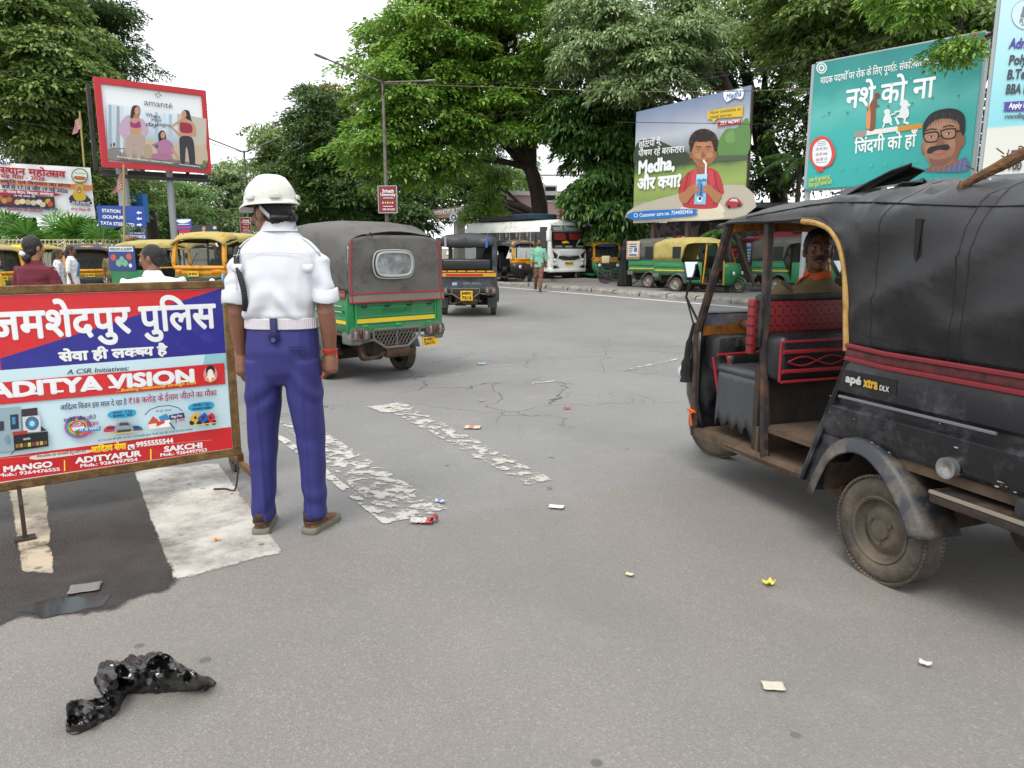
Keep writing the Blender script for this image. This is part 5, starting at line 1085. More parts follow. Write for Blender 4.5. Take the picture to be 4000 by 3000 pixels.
def ape(label, loc, ang, body, canopy, hw=.6, sc=1.0, detail=2, opts=None, group=None, name='auto_rickshaw', trimm=None, stripe=None, cowl=None, side=(-1, 1), seed=0.0, fold=.012, rim=None):
 """long three wheeler with a canvas hood; rear axle at the origin, nose towards +y"""
 O = dict(opts or {}); t = thing(name, label, 'auto rickshaw', loc, ang, group); t.scale = (sc, sc, sc)
 cowl = cowl or body; hf = hw - .12 if 'hf' not in O else O['hf']; yr = -.75; FA = O.get('front', 1.92)
 # --- rear tub
 mb = MB()
 prof = [(-.03, .58), (0, .63), (0, .73), (-.022, .75), (-.022, .79), (0, .81), (0, .93), (-.02, .985)]
 yf = lambda z: .47 - (z - .33) * .385
 for s in (-1, 1):
  n = 14; rings = []
  for k in range(n + 1):
   rings.append([(s * (hw + dx), lerp(yr, yf(z), k / n), z) for dx, z in prof])
  mb.loft(rings, 0, (False, False), False)
  mb.loft([[(s * (hw + dx - .03), lerp(yr, yf(z), k / n), z) for dx, z in prof] for k in range(n + 1)], 0, (False, False), False)
  low = [(.47, .33), (.375, .585), (.05, .585), (.12, .625), (.25, .57), (.36, .42), (.4, .33)]
  mb.prism(low, s * (hw - .035), s * (hw - .02))
  mb.tube([(s * (hw - .012), yf(.985), .985), (s * (hw - .012), yr, .985)], .018, 8)
  mb.tube([(s * (hw - .015), .47, .33), (s * (hw - .012), yf(.985), .985)], .016, 6)
 mb.box((0, yr + .015, .80), (2 * hw - .1, .03, .34)); mb.box((0, yr + .0, .615), (2 * hw - .04, .05, .08))
 for s in (-1, 1): mb.box((s * (hw - .03), yr + .02, .78), (.075, .06, .41), 0, bev=.012)
 tub = mb.build('body', body, t)
 mb = MB(); mb.box((0, -.2, .56), (2 * hw - .08, 1.12, .05)); mb.box((0, .65, .46), (2 * hf, .6, .03)); mb.box((0, .95, .285), (2 * hf + .02, 1.3, .05)); mb.box((0, .36, .43), (2 * hw - .12, .03, .25)); mb.box((0, 1.0, .37), (2 * hf, .02, .17))
 for s in (-1, 1): mb.tube([(s * hf, .33, .3), (s * (hf + .015), .6, .3), (s * (hf - .02), 1.5, .28)], .024, 8)
 mb.build('floor', O.get('floor', mat('worn_floor', '#5b4938', .85, 0, .3, 6, '#2a231d', .5, 6)), t)
 mb = MB(); mb.box((0, -.05, .42), (.5, 1.2, .2)); mb.box((0, 0, .27), (2 * hw - .3, .12, .12)); mb.box((0, 1.1, .22), (.3, 1.2, .1)); mb.lathe([(.001, -.12), (.11, -.11), (.11, .11), (.001, .12)], (-.15, -.42, .33), 'X', 14); mb.build('chassis', under_m, t)
 if stripe:
  mb = MB()
  for s in (-1, 1): mb.box((s * (hw + .004), -.17, .69), (.008, 1.1, .035))
  mb.box((0, yr - .006, .7), (2 * hw - .18, .012, .045)); mb.build('stripe', stripe, t)
 # --- hood
 zs = O.get('zt', 1.73); H0 = 1.0; AR = O.get('arc', .24)
 edge = [(.235, 1.0), (.26, 1.2), (.285, 1.35), (.33, 1.46), (.4, 1.53), (.5, 1.565), (.62, 1.578)]
 ys = [yr - .02, yr - .012, yr + .03] + [lerp(yr + .1, .2, k / 9) for k in range(10)] + [e[0] for e in edge] + [.8, .95, 1.1, 1.22, 1.32, 1.4, 1.46, 1.49]
 if O.get('fine'): ys = sorted(ys + [(a + b) / 2 for a, b in zip(ys[3:], ys[4:])])
 if detail < 2: ys = [yr - .02, yr - .012, yr + .03, -.5, -.2, 0, .2, .26, .3, .4, .6, .9, 1.2, 1.35, 1.45, 1.49]
 def zbot(y):
  if y <= edge[0][0]: return H0
  for a, b in zip(edge, edge[1:]):
   if y <= b[0] + 1e-6: return lerp(a[1], b[1], (y - a[0]) / (b[0] - a[0]))
  return 1.578 - .01 * sstep(1.2, 1.49, y)
 def section(y):
  w_ = lerp(hw - .005, hf + .03, sstep(.1, 1.2, y)) - .008 * sstep(yr + .03, yr - .02, y) - .06 * sstep(1.3, 1.49, y)
  zt = zs + .035 * math.sin(PI * sstep(yr, 1.5, y)) - .1 * sstep(yr + .3, yr - .02, y) - O.get('dip', .16) * sstep(.9, 1.5, y) ** 1.5
  zb = min(zbot(y), zt - .02); sh = max(zb + .01, zt - .2); P = []
  nn = (14 if O.get('fine') else 7) if detail > 1 else 3
  for k in range(nn): P.append((-w_ - .012 * math.sin(PI * k / nn), lerp(zb, sh, k / nn)))
  na = (10 if O.get('fine') else 6) if detail > 1 else 3
  for k in range(na + 1):
   q = PI - k / na * PI / 2; P.append((-w_ + AR + AR * math.cos(q), sh + (zt - .025 - sh) * math.sin(q)))
  for k in range(1, 5): u = k / 5; P.append((lerp(-w_ + AR, w_ - AR, u), zt - .025 + .03 * math.sin(PI * u)))
  P += [(-a, b) for a, b in reversed(P[:nn + na + 1])]
  out = []
  for a, b in P:
   d = (crease(a, y, b, seed, fold) if O.get('fine') else fold_noise(a, y, b, seed, fold)) * min(1, (b - zb) * 8 + .15)
   out.append((a * (1 + d * .9), y, b + d * .7))
  return out
 secs = [section(y) for y in ys]
 mb = MB(); mb.loft(secs, 0, (False, False), False)
 hood = mb.build('hood', canopy, t, sharp=60, thick=.008)
 if O.get('fine'):
  mb = MB()
  for yy in (.12, -.28, -.33): i = min(range(len(ys)), key=lambda k: abs(ys[k] - yy)); mb.tube([(p[0] * 1.004, p[1], p[2] + .002) for p in secs[i]], .0035, 5)
  for zz, ym in ((1.615, 1.2), (1.06, .2)):
   L_ = []
   for s_ in secs[3:]:
    if s_[0][1] > ym: break
    for p, q in zip(s_, s_[1:]):
     if p[2] <= zz + .03 * math.sin(p[1] * 3) < q[2]: L_.append(Vector(p).lerp(Vector(q), (zz + .03 * math.sin(p[1] * 3) - p[2]) / (q[2] - p[2])) * 1.004); break
   if len(L_) > 2: mb.tube(L_, .0035, 5)
  mb.build('hood_seams', mat('seam_black', '#08080a', .6), hood)
 if O.get('rear', 'flap') == 'flap':
  top = secs[1]; m2 = [p for p in top]
  mb = MB(); mid = len(m2)
  cen = [(p[0] * .98, yr - .02 - .008 * math.sin(p[0] * 7), p[2]) for p in m2]
  n = 10; xs = [lerp(-hw + .03, hw - .03, k / 16) for k in range(17)]
  def topz(x):
   best = min(m2, key=lambda p: abs(p[0] - x) - p[2] * .5 if abs(p[0] - x) < .12 else 9)
   return best[2]
  zl = O.get('flap_low', .9); zt_ = zs - .135
  fl = lambda a, c: ((lambda x, z: (x, yr - .035 - .05 * (1 - c) ** 2 * .4 - .018 * fold_noise(x * 1.3, 0, z, seed + 3, 1.0) - .03 * math.sin(PI * a) * math.sin(PI * c), z))(lerp(-hw, hw, a) * lerp(1.0, .96, c ** 3), lerp(zl, zt_, c) - .06 * (abs(2 * a - 1) ** 4) * c))
  mb.sheet(fl, 24, 18); flap = mb.build('rear_flap', canopy, t, sharp=60, thick=.006)
  if trimm:
   mb = MB(); q = .022
   mb.tube([fl(.03, c / 12) for c in range(13)], .012, 6); mb.tube([fl(.97, c / 12) for c in range(13)], .012, 6)
   mb.tube([Vector(fl(a / 14, .0)) + Vector((0, -.004, 0)) for a in range(15)], .009, 6); mb.tube([Vector(fl(a / 14, .13)) + Vector((0, -.004, 0)) for a in range(15)], .009, 6)
   mb.build('piping', trimm, flap)
   mb = MB(); mb.sheet(lambda a, c: Vector(fl(a, c * .12 + .005)) + Vector((0, -.006, 0)), 24, 3); mb.build('printed_band', mat('floral_band', '#6e655c', .6, 0, .7, 26, '#a08f86', .6, 22), flap, sharp=0)
  if O.get('window', True):
   x0, x1, z0, z1 = -.27, .15, 1.175, 1.41
   pts = catmull([(x0, 0, z0 + .06), (x0, 0, z1 - .06), (x0 + .07, 0, z1), (x1 - .07, 0, z1), (x1, 0, z1 - .06), (x1, 0, z0 + .06), (x1 - .07, 0, z0), (x0 + .07, 0, z0)], 5, True)
   cy = yr - .085; mb = MB(); mb.add([(p.x, cy, p.z) for p in pts], [tuple(range(len(pts)))]); wn = mb.build('rear_window', mat('clear_plastic', '#5b5f61', .18, 0, .4, 5, '#a3a6a3', .4, 4, .1, 12), flap, sharp=0)
   mb = MB(); L_ = [Vector((p.x, cy - .004, p.z)) for p in pts]; mb.tube(L_ + [L_[0]], .014, 6); mb.tube([Vector((.05 * -.1 + (p.x + .05) * 1.14 - .05, cy + .002, 1.295 + (p.z - 1.295) * 1.2)) for p in L_ + [L_[0]]], .008, 6); mb.build('window_rim', mat('clear_rim', '#989b9a', .25), wn)
  mb = MB()
  for x in (-.36, .36): mb.tube([(x, yr - .06, zt_ - .005), (x + .03, yr - .075, zt_ + .02), (x + .06, yr - .06, zt_ - .01)], .01, 6)
  for x in (-.4, -.12, .16, .42): mb.tube([(x, yr - .03, .93), (x, yr - .05, .88), (x + .012, yr - .05, .865), (x, yr - .04, .85)], .006, 5); mb.box((x, yr - .01, .845), (.05, .03, .015))
  mb.build('hooks', dsteel, flap)
 elif O['rear'] == 'open':
  mb = MB(); rows = [(yr - .03, 1.62), (yr - .05, 1.57), (yr - .06, 1.53), (yr - .05, 1.48), (yr - .01, 1.46), (yr + .03, 1.5), (yr + .02, 1.6)]
  mb.loft([[(lerp(-hw + .05, hw - .05, k / 14), y + .02 * nz(k * .6, z * 5), z + .03 * nz(k * .5, 3) - .035 * math.sin(PI * k / 14) * (z < 1.56)) for y, z in rows] for k in range(15)]); mb.build('rolled_flap', seatblk, t)
  for x, m in ((-.42, 'grey_strap'), (.42, 'blue_strap')): mb = MB(); mb.box((x, yr - .075, 1.55), (.045, .01, .22)); mb.box((x, yr - .02, 1.45), (.045, .1, .012)); mb.build('strap', mat(m, {'grey_strap': '#8a8680', 'blue_strap': '#2c5aa8'}[m], .7), t)
  mb = MB(); mb.box((0, yr + .06, 1.09), (2 * hw - .2, .12, .24), 0, bev=.05, seg=3); mb.box((0, yr + .3, .8), (2 * hw - .2, .4, .14), bev=.03); mb.build('bench', seatblk, t)
  for s in (-1, 1): mb = MB(); mb.box((s * (hw - .04), yr - .0, 1.3), (.08, .05, .68)); mb.build('rear_post', body, t)
 if trimm:
  mb = MB()
  for s in side:
   for z, r_ in ((.955, .011), (1.012, .011)):
    mb.tube([(s * (hw + .02), yf(.98) + .0, z + .01), (s * (hw + .024), 0, z), (s * (hw + .02), yr, z)], r_, 6)
  mb.build('hood_piping', trimm, t)
  mb = MB()
  for s in side: mb.sheet(lambda a, c: (s * (hw + .016 + .006 * math.sin(c * PI)), lerp(yf(.98), yr, a), lerp(.955, 1.012, c) + .004 * nz(a * 9, c)), 20, 3)
  mb.build('hood_band', O.get('band', mat('red_band', '#561a1d', .6, 0, .5, 12, '#1a1615', .5, 14)), t, thick=.004)
 if O.get('door_piping'):
  mb = MB()
  for s in side: mb.tube(catmull([(s * (lerp(hw, hf + .05, sstep(.1, 1.2, y)) + .004), y + .004, z - .006) for y, z in edge], 4), .014, 8)
  mb.build('door_piping', O['door_piping'], t)
 # --- cab: nose, windscreen, pillars
 zl = [.24, .34, .5, .66, .8, .93]
 def nose(z, j, n=16):
  a = PI * j / n; k = sstep(.2, .45, z) * .9 + .1; wz = (hf + .0) * lerp(.86, 1.0, sstep(.2, .5, z)); yc = FA - .34
  e = 2.6; ca, sa = math.cos(a), math.sin(a); d = (abs(ca) ** e + abs(sa) ** e) ** (1 / e)
  dep = lerp(.2, .36, sstep(.2, .6, z)) - .1 * sstep(.75, .93, z)
  return (-wz * ca / d, yc + dep * sa / d, z)
 mb = MB(); mb.loft([[nose(z, j) for j in range(17)] for z in zl], 0, (False, False), False)
 nose_o = mb.build('front_cowl', cowl, t, thick=.02)
 yb, yt = FA - .28, FA - .56; zb, ztop = .93, 1.565
 mb = MB(); mb.add([(-hf + .03, yb, zb), (hf - .03, yb, zb), (hf - .03, yt, ztop), (-hf + .03, yt, ztop)], [(0, 1, 2, 3)]); mb.build('windscreen', GLASS, t, sharp=0)
 pm = O.get('pillar', cowl)
 for s in (-1, 1):
  mb = MB(); mb.tube([(s * (hf - .01), yb - .02, .26), (s * (hf), yb - .02, zb), (s * (hf - .01), yt, ztop + .02)], .026, 8); mb.build('windscreen_post', pm, t)
  mb = MB(); mb.tube([(s * hf, .92, .29), (s * (hf + .005), .98, .95), (s * (hf - .01), 1.02, 1.62)], .026, 8); mb.build('door_post', pm, t)
 mb = MB(); mb.box((0, yb - .02, .935), (2 * hf - .05, .05, .06)); mb.build('windscreen_sill', O.get('ws', cowl), t); mb = MB(); mb.box((0, yt, ztop), (2 * hf - .05, .05, .05)); mb.build('windscreen_header', O.get('ws', cowl), t)
 mb = MB(); mb.box((0, yb - .1, .8), (2 * hf - .1, .16, .22), bev=.03); mb.box((0, yb - .16, .7), (2 * hf - .16, .2, .04), bev=.015); mb.tube([(0, yb - .25, .3), (0, yb - .17, 1.0)], .02, 8); mb.tube([(-.26, yb - .3, .98), (-.18, yb - .2, 1.0), (.18, yb - .2, 1.0), (.26, yb - .3, .98)], .014, 8); dash = mb.build('dashboard', blackp, t)
 mb = MB(); mb.box((0, 1.22, .56), (2 * hf - .2, .36, .3), bev=.04); mb.build('driver_seat', seatblk, t)
 if O.get('partition', True): mb = MB(); mb.box((0, 1.0, .98), (2 * hf - .04, .05, .4), bev=.01); mb.build('seat_back', O.get('back', seatblk), t)
 if detail > 0 and O.get('rear', 'flap') != 'open': mb = MB(); mb.box((0, -.4, .78), (2 * hw - .2, .4, .14), bev=.03); mb.box((0, -.62, 1.08), (2 * hw - .2, .1, .5), bev=.03); mb.build('bench', seatblk, t)
 for s in (-1, 1):
  mb = MB(); q = (s * (hf - .12), FA - .015, .62); mb.lathe([(.001, .03), (.05, .028), (.062, .015), (.066, -.02)], q, 'Y', 16); mb.build('headlight', lampclr, t)
 # --- wheels and mudguards
 for s in (-1, 1):
  wheel(t, (s * (hw - .08), 0, .235), .235, .12, s, rim)
  pth = [(.41, .29), (.37, .4), (.29, .54), (.17, .615), (.05, .62), (-.08, .55), (-.17, .46), (-.24, .36), (-.27, .3)]
  pth = [(p.x, p.y) for p in catmull([(a, b, 0) for a, b in pth], 3)]
  mb = MB(); rings = []
  for a, b in pth:
   d = Vector((a - .03, b - .22)).normalized()
   rings.append([(s * (hw - .18), a, b - .012), (s * (hw - .04), a, b), (s * (hw + .0), a, b - .004), (s * (hw + .022), a - d.x * .018, b - d.y * .018), (s * (hw + .03), a - d.x * .06, b - d.y * .06), (s * (hw + .036), a - d.x * .066, b - d.y * .066)])
  mb.loft(rings, 0, (False, False), False); mb.build('mudguard', O.get('guard', body), t, sharp=60, thick=.008)
 wheel(t, (O.get('fx', 0), FA, .235), .235, .11, -1, rim, O.get('steer', 0))
 mb = MB(); mb.lathe([(.26, -.075), (.275, -.07), (.28, 0), (.275, .07), (.26, .075)], (0, FA, .235), 'X', 20, 0, R(10), R(150)); o = mb.build('front_mudguard', cowl, t, thick=.006)
 # --- mirrors
 for s in (-1, 1):
  mb = MB(); mb.tube([(s * (hf - .02), yb + .0, .98), (s * (hf + .05), yb + .05, 1.14), (s * (hf + .07), yb - .02, 1.25)], .008, 6); mb.tube([(s * (hf - .02), yb + .02, .9), (s * (hf + .05), yb + .05, 1.14)], .006, 6); arm = mb.build('mirror_arm', blackp, t)
  c = (s * (hf + .07), yb - .03, 1.305); mb = MB(); mb.box(c, (.095, .03, .125), 0, Matrix.Rotation(s * R(14), 3, 'Z') @ Matrix.Rotation(R(-34), 3, 'X'), bev=.012); mm = mb.build('mirror', blackp, arm)
  mb = MB(); mb.box((c[0] + s * .0045, c[1] - .013, c[2] + .009), (.08, .004, .108), 0, Matrix.Rotation(s * R(14), 3, 'Z') @ Matrix.Rotation(R(-34), 3, 'X')); mb.build('mirror_glass', mirror_m, mm)
 # --- rear lamps, bumper, exhaust, plate
 if O.get('tail', True):
  for s in (-1, 1):
   mb = MB(); mb.box((s * (hw - .12), yr - .02, .56), (.22, .07, .14), bev=.012); l = mb.build('tail_lamp', mat('lamp_housing', '#5b554b', .7, .1, .2, 8, '#3a342c', .4, 7), t)
   for k, c in enumerate((lampdim, lampred, lampdim)): mb = MB(); mb.box((s * (hw - .185 + .065 * k), yr - .052, .56), (.042, .012, .085), bev=.005); mb.build('lens', c, l)
   mb = MB()
   for k in range(4): mb.tube([(s * (hw - .215 + .065 * k), yr - .06, .505), (s * (hw - .205 + .065 * k), yr - .072, .56), (s * (hw - .215 + .065 * k), yr - .06, .615)], .009, 5)
   mb.build('lamp_guard', mat('lamp_housing', '#5b554b'), l)
   mb = MB(); mb.box((s * (hw - .07), yr + .06, .52), (.14, .22, .14), bev=.03); mb.build('corner_step', O.get('corner', mat('grey_green', '#4f5b59', .7, 0, .2, 5, '#77705f', .4, 5)), t)
  mb = MB(); g = .008; m = mat('bumper_grey', '#5f6162', .6, .3, .2, 6, '#7b6a55', .4, 6)
  fr = [(-.31, .6), (.27, .6), (.27, .52), (.12, .4), (-.16, .4), (-.31, .5)]
  for a, b in zip(fr, fr[1:] + fr[:1]): mb.tube([(a[0], yr - .03, a[1]), (b[0], yr - .03, b[1])], .014, 6)
  mb.tube([(-.02, yr - .03, .6), (-.02, yr - .03, .4)], .009, 6)
  for k in range(-12, 16):
   for sg in (-1, 1):
    a = Vector((-.3 + k * .045, 0, .6)); pts = []
    for q in range(0, 9):
     x = a.x + sg * q * .025 * .62; z = .6 - q * .025; lo = .4 + max(0, (abs(x + .02) - .14)) * .85
     if -.31 < x < .27 and z > lo: pts.append((x, yr - .03, z))
    if len(pts) > 1: mb.tube([pts[0], pts[-1]], .0035, 4)
  for s in (-1, 1): mb.tube([(s * .29, yr - .03, .5), (s * (hw - .1), yr - .02, .47), (s * (hw - .02), yr + .1, .47)], .014, 6)
  mb.build('bumper_grille', m, t)
  mb = MB(); mb.lathe([(.001, -.16), (.06, -.15), (.07, -.12), (.07, .12), (.06, .15), (.001, .16)], (.06, yr + .12, .33), 'X', 16); mb.tube(catmull([(-.1, yr + .12, .33), (-.2, yr + .08, .3), (-.32, yr + .1, .28), (-.36, yr + .14, .34), (-.34, yr + .2, .46)], 4), .024, 8); mb.tube([(.2, yr + .12, .34), (.3, yr + .1, .33)], .018, 8); mb.build('exhaust', mat('rusty_exhaust', '#6b5442', .7, .4, .3, 7, '#3a2a20', .5, 7), t)
 return t
GREEN = mat('rickshaw_green', '#0e7440', .42, 0, .14, 3, '#566b58', .35, 3)
YEL = mat('rickshaw_yellow', '#c98a12', .45, 0, .1, 3, '#7a5a2a', .2, 4)
CYEL = mat('yellow_canvas', '#a39556', .75, 0, .12, 4, '#8a7c48', .35, 3, .2, 40)
CTAN = mat('tan_canvas', '#9c8b63', .8, 0, .12, 4, '#6b6048', .35, 3, .2, 40)
CGREY = mat('grey_canvas', '#55534f', .7, 0, .12, 4, '#3c3a37', .3, 3, .15, 60)
CBLK = mat('black_canvas', '#121214', .36, 0, .25, 3, '#2f2f31', .4, 1.8, .05, 40, .42)
BLKP = mat('black_paint', '#0e1014', .35, 0, .2, 4, '#4a4a50', .3, 5, .05, 30, coat=.2)
YSTR = mat('yellow_stripe', '#cdaf1c', .5, 0, .1, 5)
REDT = mat('red_piping', '#8a1c25', .5)
# ---- the near black rickshaw
def near_black():
 backm = bpy.data.materials.new('red_leaf_fabric'); backm.use_nodes = True; nt_ = backm.node_tree; N = nt_.nodes; L = nt_.links
 tc = N.new('ShaderNodeTexCoord'); mp = N.new('ShaderNodeMapping'); mp.inputs['Scale'].default_value = (19, 19, 19); L.new(tc.outputs['Object'], mp.inputs[0])
 sx = N.new('ShaderNodeSeparateXYZ'); L.new(mp.outputs[0], sx.inputs[0])
 def M_(op, a, b=None):
  x = N.new('ShaderNodeMath'); x.operation = op
  for k, v in ((0, a), (1, b)):
   if v is None: continue
   if isinstance(v, (int, float)): x.inputs[k].default_value = v
   else: L.new(v, x.inputs[k])
  return x.outputs[0]
 fx = M_('SUBTRACT', M_('FRACT', sx.outputs[0]), .5); fz = M_('SUBTRACT', M_('FRACT', sx.outputs[2]), .5)
 def lens(cx, cz):
  out = None
  for s1, s2 in ((1, 1), (-1, -1)):
   pass
  return out
 rr = []
 for cx, cz in ((-.5, -.5), (.5, -.5), (.5, .5), (-.5, .5)):
  dx, dz = M_('SUBTRACT', fx, cx), M_('SUBTRACT', fz, cz)
  rr.append(M_('SQRT', M_('ADD', M_('MULTIPLY', dx, dx), M_('MULTIPLY', dz, dz))))
 inn = [M_('LESS_THAN', r_, .62) for r_ in rr]
 pet = M_('MAXIMUM', M_('MAXIMUM', M_('MULTIPLY', inn[0], inn[1]), M_('MULTIPLY', inn[1], inn[2])), M_('MAXIMUM', M_('MULTIPLY', inn[2], inn[3]), M_('MULTIPLY', inn[3], inn[0])))
 ring = M_('MAXIMUM', *[M_('LESS_THAN', M_('ABSOLUTE', M_('SUBTRACT', rr[k], .5)), .055) for k in (0, 2)])
 x = N.new('ShaderNodeMix'); x.data_type = 'RGBA'; x.inputs['A'].default_value = (.2, .008, .011, 1); x.inputs['B'].default_value = (.012, .008, .01, 1); L.new(M_('MULTIPLY', pet, .95), x.inputs['Factor']); L.new(x.outputs['Result'], N['Principled BSDF'].inputs['Base Color']); N['Principled BSDF'].inputs['Roughness'].default_value = .6
 hw = .655
 t = ape('black rickshaw with a torn dusty hood passing close on the right, its driver looking back', (2.19, 3.276, 0), R(20), BLKP, CBLK, hw=hw, detail=2, name='auto_rickshaw', trimm=mat('dull_red_piping', '#6a151c', .55, 0, .2, 9), side=(-1,), seed=1.7, fold=.056,
   opts=dict(hf=.5, door_piping=mat('rope_piping', '#a88a4c', .8, 0, .3, 40, '#6b2a20', .35, 20), guard=mat('dusty_guard', '#23272e', .45, 0, .2, 4, '#75695a', .3, 3.5), back=seatblk, pillar=mat('scuffed_black', '#191818', .5, 0, .2, 6, '#5a3a26', .4, 14), ws=mat('orange_frame', '#a8651c', .55, 0, .15, 5, '#2a1c10', .4, 8), fx=-.08, steer=R(16), zt=1.695, arc=.38, fine=1, dip=.075, corner=blackp, rear='open', partition=False, tail=True, window=False))
 hf = .5
 # seat back with its leaf pattern, padded roll and red piping
 mb = MB(); mb.box((-.19, 1.0, 1.075), (.68, .05, .17), bev=.008); sb = mb.build('seat_back', backm, t)
 mb = MB(); mb.box((.33, 1.0, 1.075), (.33, .05, .17), bev=.008); mb.build('seat_back', backm, t)
 mb = MB(); mb.box((0, 1.01, 1.18), (1.06, .06, .035), bev=.008); mb.box((.155, .985, 1.075), (.03, .03, .17)); mb.box((-.53, 1.0, 1.05), (.03, .06, .28), bev=.006); mb.build('back_rail', blackp, t)
 mb = MB(); mb.box((-.56, 1.02, 1.02), (.04, .05, .3), bev=.008); mb.build('side_pad', backm, t)
 mb = MB(); mb.box((0, .93, .86), (1.02, .2, .26), 0, bev=.05, seg=4); cu = mb.build('padded_roll', seatblk, t)
 mb = MB()
 for z in (.955, .9, .795, .74): mb.tube([(-.5, .83, z), (0, .824, z), (.5, .83, z)], .008 if z in (.955, .74) else .012, 6)
 for ph in (0, PI): mb.tube([(lerp(-.47, .47, k / 48), .822, .848 + .024 * math.sin(k / 48 * 5 * PI + ph)) for k in range(49)], .005, 5)
 mb.tube([(-.505, .84, .955), (-.505, .84, .74)], .008, 6); mb.build('seat_piping', REDT, cu)
 mb = MB(); mb.box((0, 1.05, .55), (.96, .04, .5)); mb.build('engine_bulkhead', mat('sooty_panel', '#211d1a', .8, 0, .3, 6, '#4a3a2c', .4, 5), t)
 # driver's seat cloth with a zigzag hem
 mb = MB(); y0, y1 = 1.06, 1.46; top = .73
 n = 40; per = [(-.44, lerp(y0, y1, k / n)) for k in range(n + 1)] + [(lerp(-.44, .1, k / n), y1) for k in range(1, n + 1)]
 zig = lambda k: .36 + .06 * abs(((k * .22) % 2) - 1) + .02 * nz(k * .3)
 mb.loft([[(x - .006 * nz(k * .5) * (1 - f) - .015 * (1 - f), y + .015 * nz(k * .4, 3) * (1 - f), lerp(zig(k), top, f)) for k, (x, y) in enumerate(per)] for f in (0, .2, .5, .8, 1)], 0, (False, False), False)
 mb.box((-.15, (y0 + y1) / 2, top - .01), (.6, y1 - y0 + .02, .05), bev=.022, seg=3); mb.build('seat_cloth', mat('grey_vinyl', '#3a3c40', .38, 0, .15, 4, None, bump=.2, bscale=9), t, thick=.006)
 # red edged pocket under the dash, pasted newspaper
 mb = MB(); mb.tube(catmull([(-.42, 1.42, .8), (-.36, 1.38, .66), (-.2, 1.37, .64), (-.1, 1.38, .7), (-.07, 1.42, .82)], 6), .01, 6); mb.tube(catmull([(-.46, 1.5, .78), (-.42, 1.47, .5), (-.4, 1.47, .42), (-.36, 1.46, .5), (-.34, 1.42, .68)], 5), .01, 6); mb.tube([(-.46, 1.46, .8), (-.1, 1.4, .815)], .008, 6); mb.build('dash_piping', REDT, t)
 mb = MB(); mb.sheet(lambda a, c: (lerp(-.42, -.06, a), 1.405 + .02 * math.sin(c * 3), lerp(.45, .8, c)), 6, 6); mb.build('dash_pocket', seatblk, t, thick=.01)
 mb = MB(); mb.box((-.2, 1.62, .99), (.6, .03, .12), 0, Matrix.Rotation(R(14), 3, 'X')); mb.build('glovebox_lining', mat('newspaper', '#8b867b', .8, 0, .6, 18, '#3b4f7a', .5, 7), t)
 mb = MB()
 for k in range(3): mb.box((-.32 + k * .06, 1.445, .87), (.04, .02, .055), bev=.006)
 mb.build('switches', blackp, t)
 mb = MB(); mb.tube(catmull([(-.44, 1.2, .5), (-.4, 1.15, .4), (-.3, 1.05, .34), (-.25, .95, .33)], 5), .008, 6); mb.tube(catmull([(-.42, 1.25, .46), (-.36, 1.12, .36), (-.28, .98, .32)], 5), .008, 6); mb.build('cables', blackp, t)
 # body side: bright beading, worn transfer lettering, scuffs
 mb = MB(); x = -hw - .004
 mb.tube([(x, .255, .785), (x - .002, -.5, .79)], .007, 6); mb.tube([(x + .015, .3, .7), (x + .015, -.55, .72)], .004, 5); mb.build('bright_beading', mat('dull_bead', '#777b80', .4, .5), t)
 LET = [mat('transfer_white', '#b3b4b0', .6), mat('transfer_yellow', '#b8932a', .6), mat('transfer_panel', '#0c0e14', .5)]
 mb = MB(); mb.add([(-hw - .002, .235, .845), (-hw - .002, -.05, .845), (-hw - .002, -.05, .91), (-hw - .002, .235, .91)], [(0, 1, 2, 3)], 2)
 text3(mb, 'apé', (-hw - .003, .222, .858), (0, -1, 0), (0, 0, 1), .034, .088, 0, .05, 2); text3(mb, 'xtra', (-hw - .003, .118, .855), (0, -1, 0), (0, 0, 1), .04, .075, 1, .06, 2); text3(mb, 'DLX', (-hw - .003, .034, .853), (0, -1, 0), (0, 0, 1), .022, .05, 0, .05, 1); mb.build('lettering', LET, t, sharp=0, recalc=False)
 mb = MB()
 rnd = random.Random(4)
 for k in range(26):
  y, z, r_ = rnd.uniform(-.6, .38), rnd.choice([.6, .62, .66, .7, .6, .61, .77]), rnd.uniform(.002, .006); 
  pts = [(-hw - .0035 + (.022 if .755 < z < .785 else 0) + (.028 if z < .6 else 0), y + r_ * rnd.uniform(1, 2.6) * math.cos(q), z + r_ * .6 * math.sin(q)) for q in [k2 * PI / 4 for k2 in range(8)]]; mb.add(pts, [tuple(range(8))], k % 2)
 mb.build('paint_chips', [mat('chip_rust', '#6a4634', .9), mat('chip_grey', '#8f9196', .8)], t, sharp=0)
 # reflector and rear side step
 mb = MB(); mb.lathe([(.001, -.012), (.017, -.018), (.036, -.028), (.042, -.028), (.042, .0), (.001, .01)], (-hw - .0, -.33, .615), 'X', 20); mb.tube([(-hw + .02, -.33, .615), (-hw + .1, -.33, .64)], .012, 6); mb.build('side_reflector', chrome, t)
 mb = MB(); mb.box((-hw + .08, -.5, .5), (.2, .46, .02)); mb.box((-hw - .015, -.5, .485), (.02, .46, .05), bev=.008); mb.build('side_step', mat('rusty_step', '#2a2725', .7, .2, .3, 6, '#5a4030', .4, 10), t)
 mb = MB(); mb.box((-hw - .022, -.5, .505), (.012, .46, .012)); mb.build('step_edge', mat('bare_edge', '#8d8577', .6, .3), t)
 # torn canvas flaps, bamboo end and frayed padding on the hood
 def tear(pts, lift):
  mb = MB(); mb.add(pts, [tuple(range(len(pts)))]); return mb
 mb = MB()
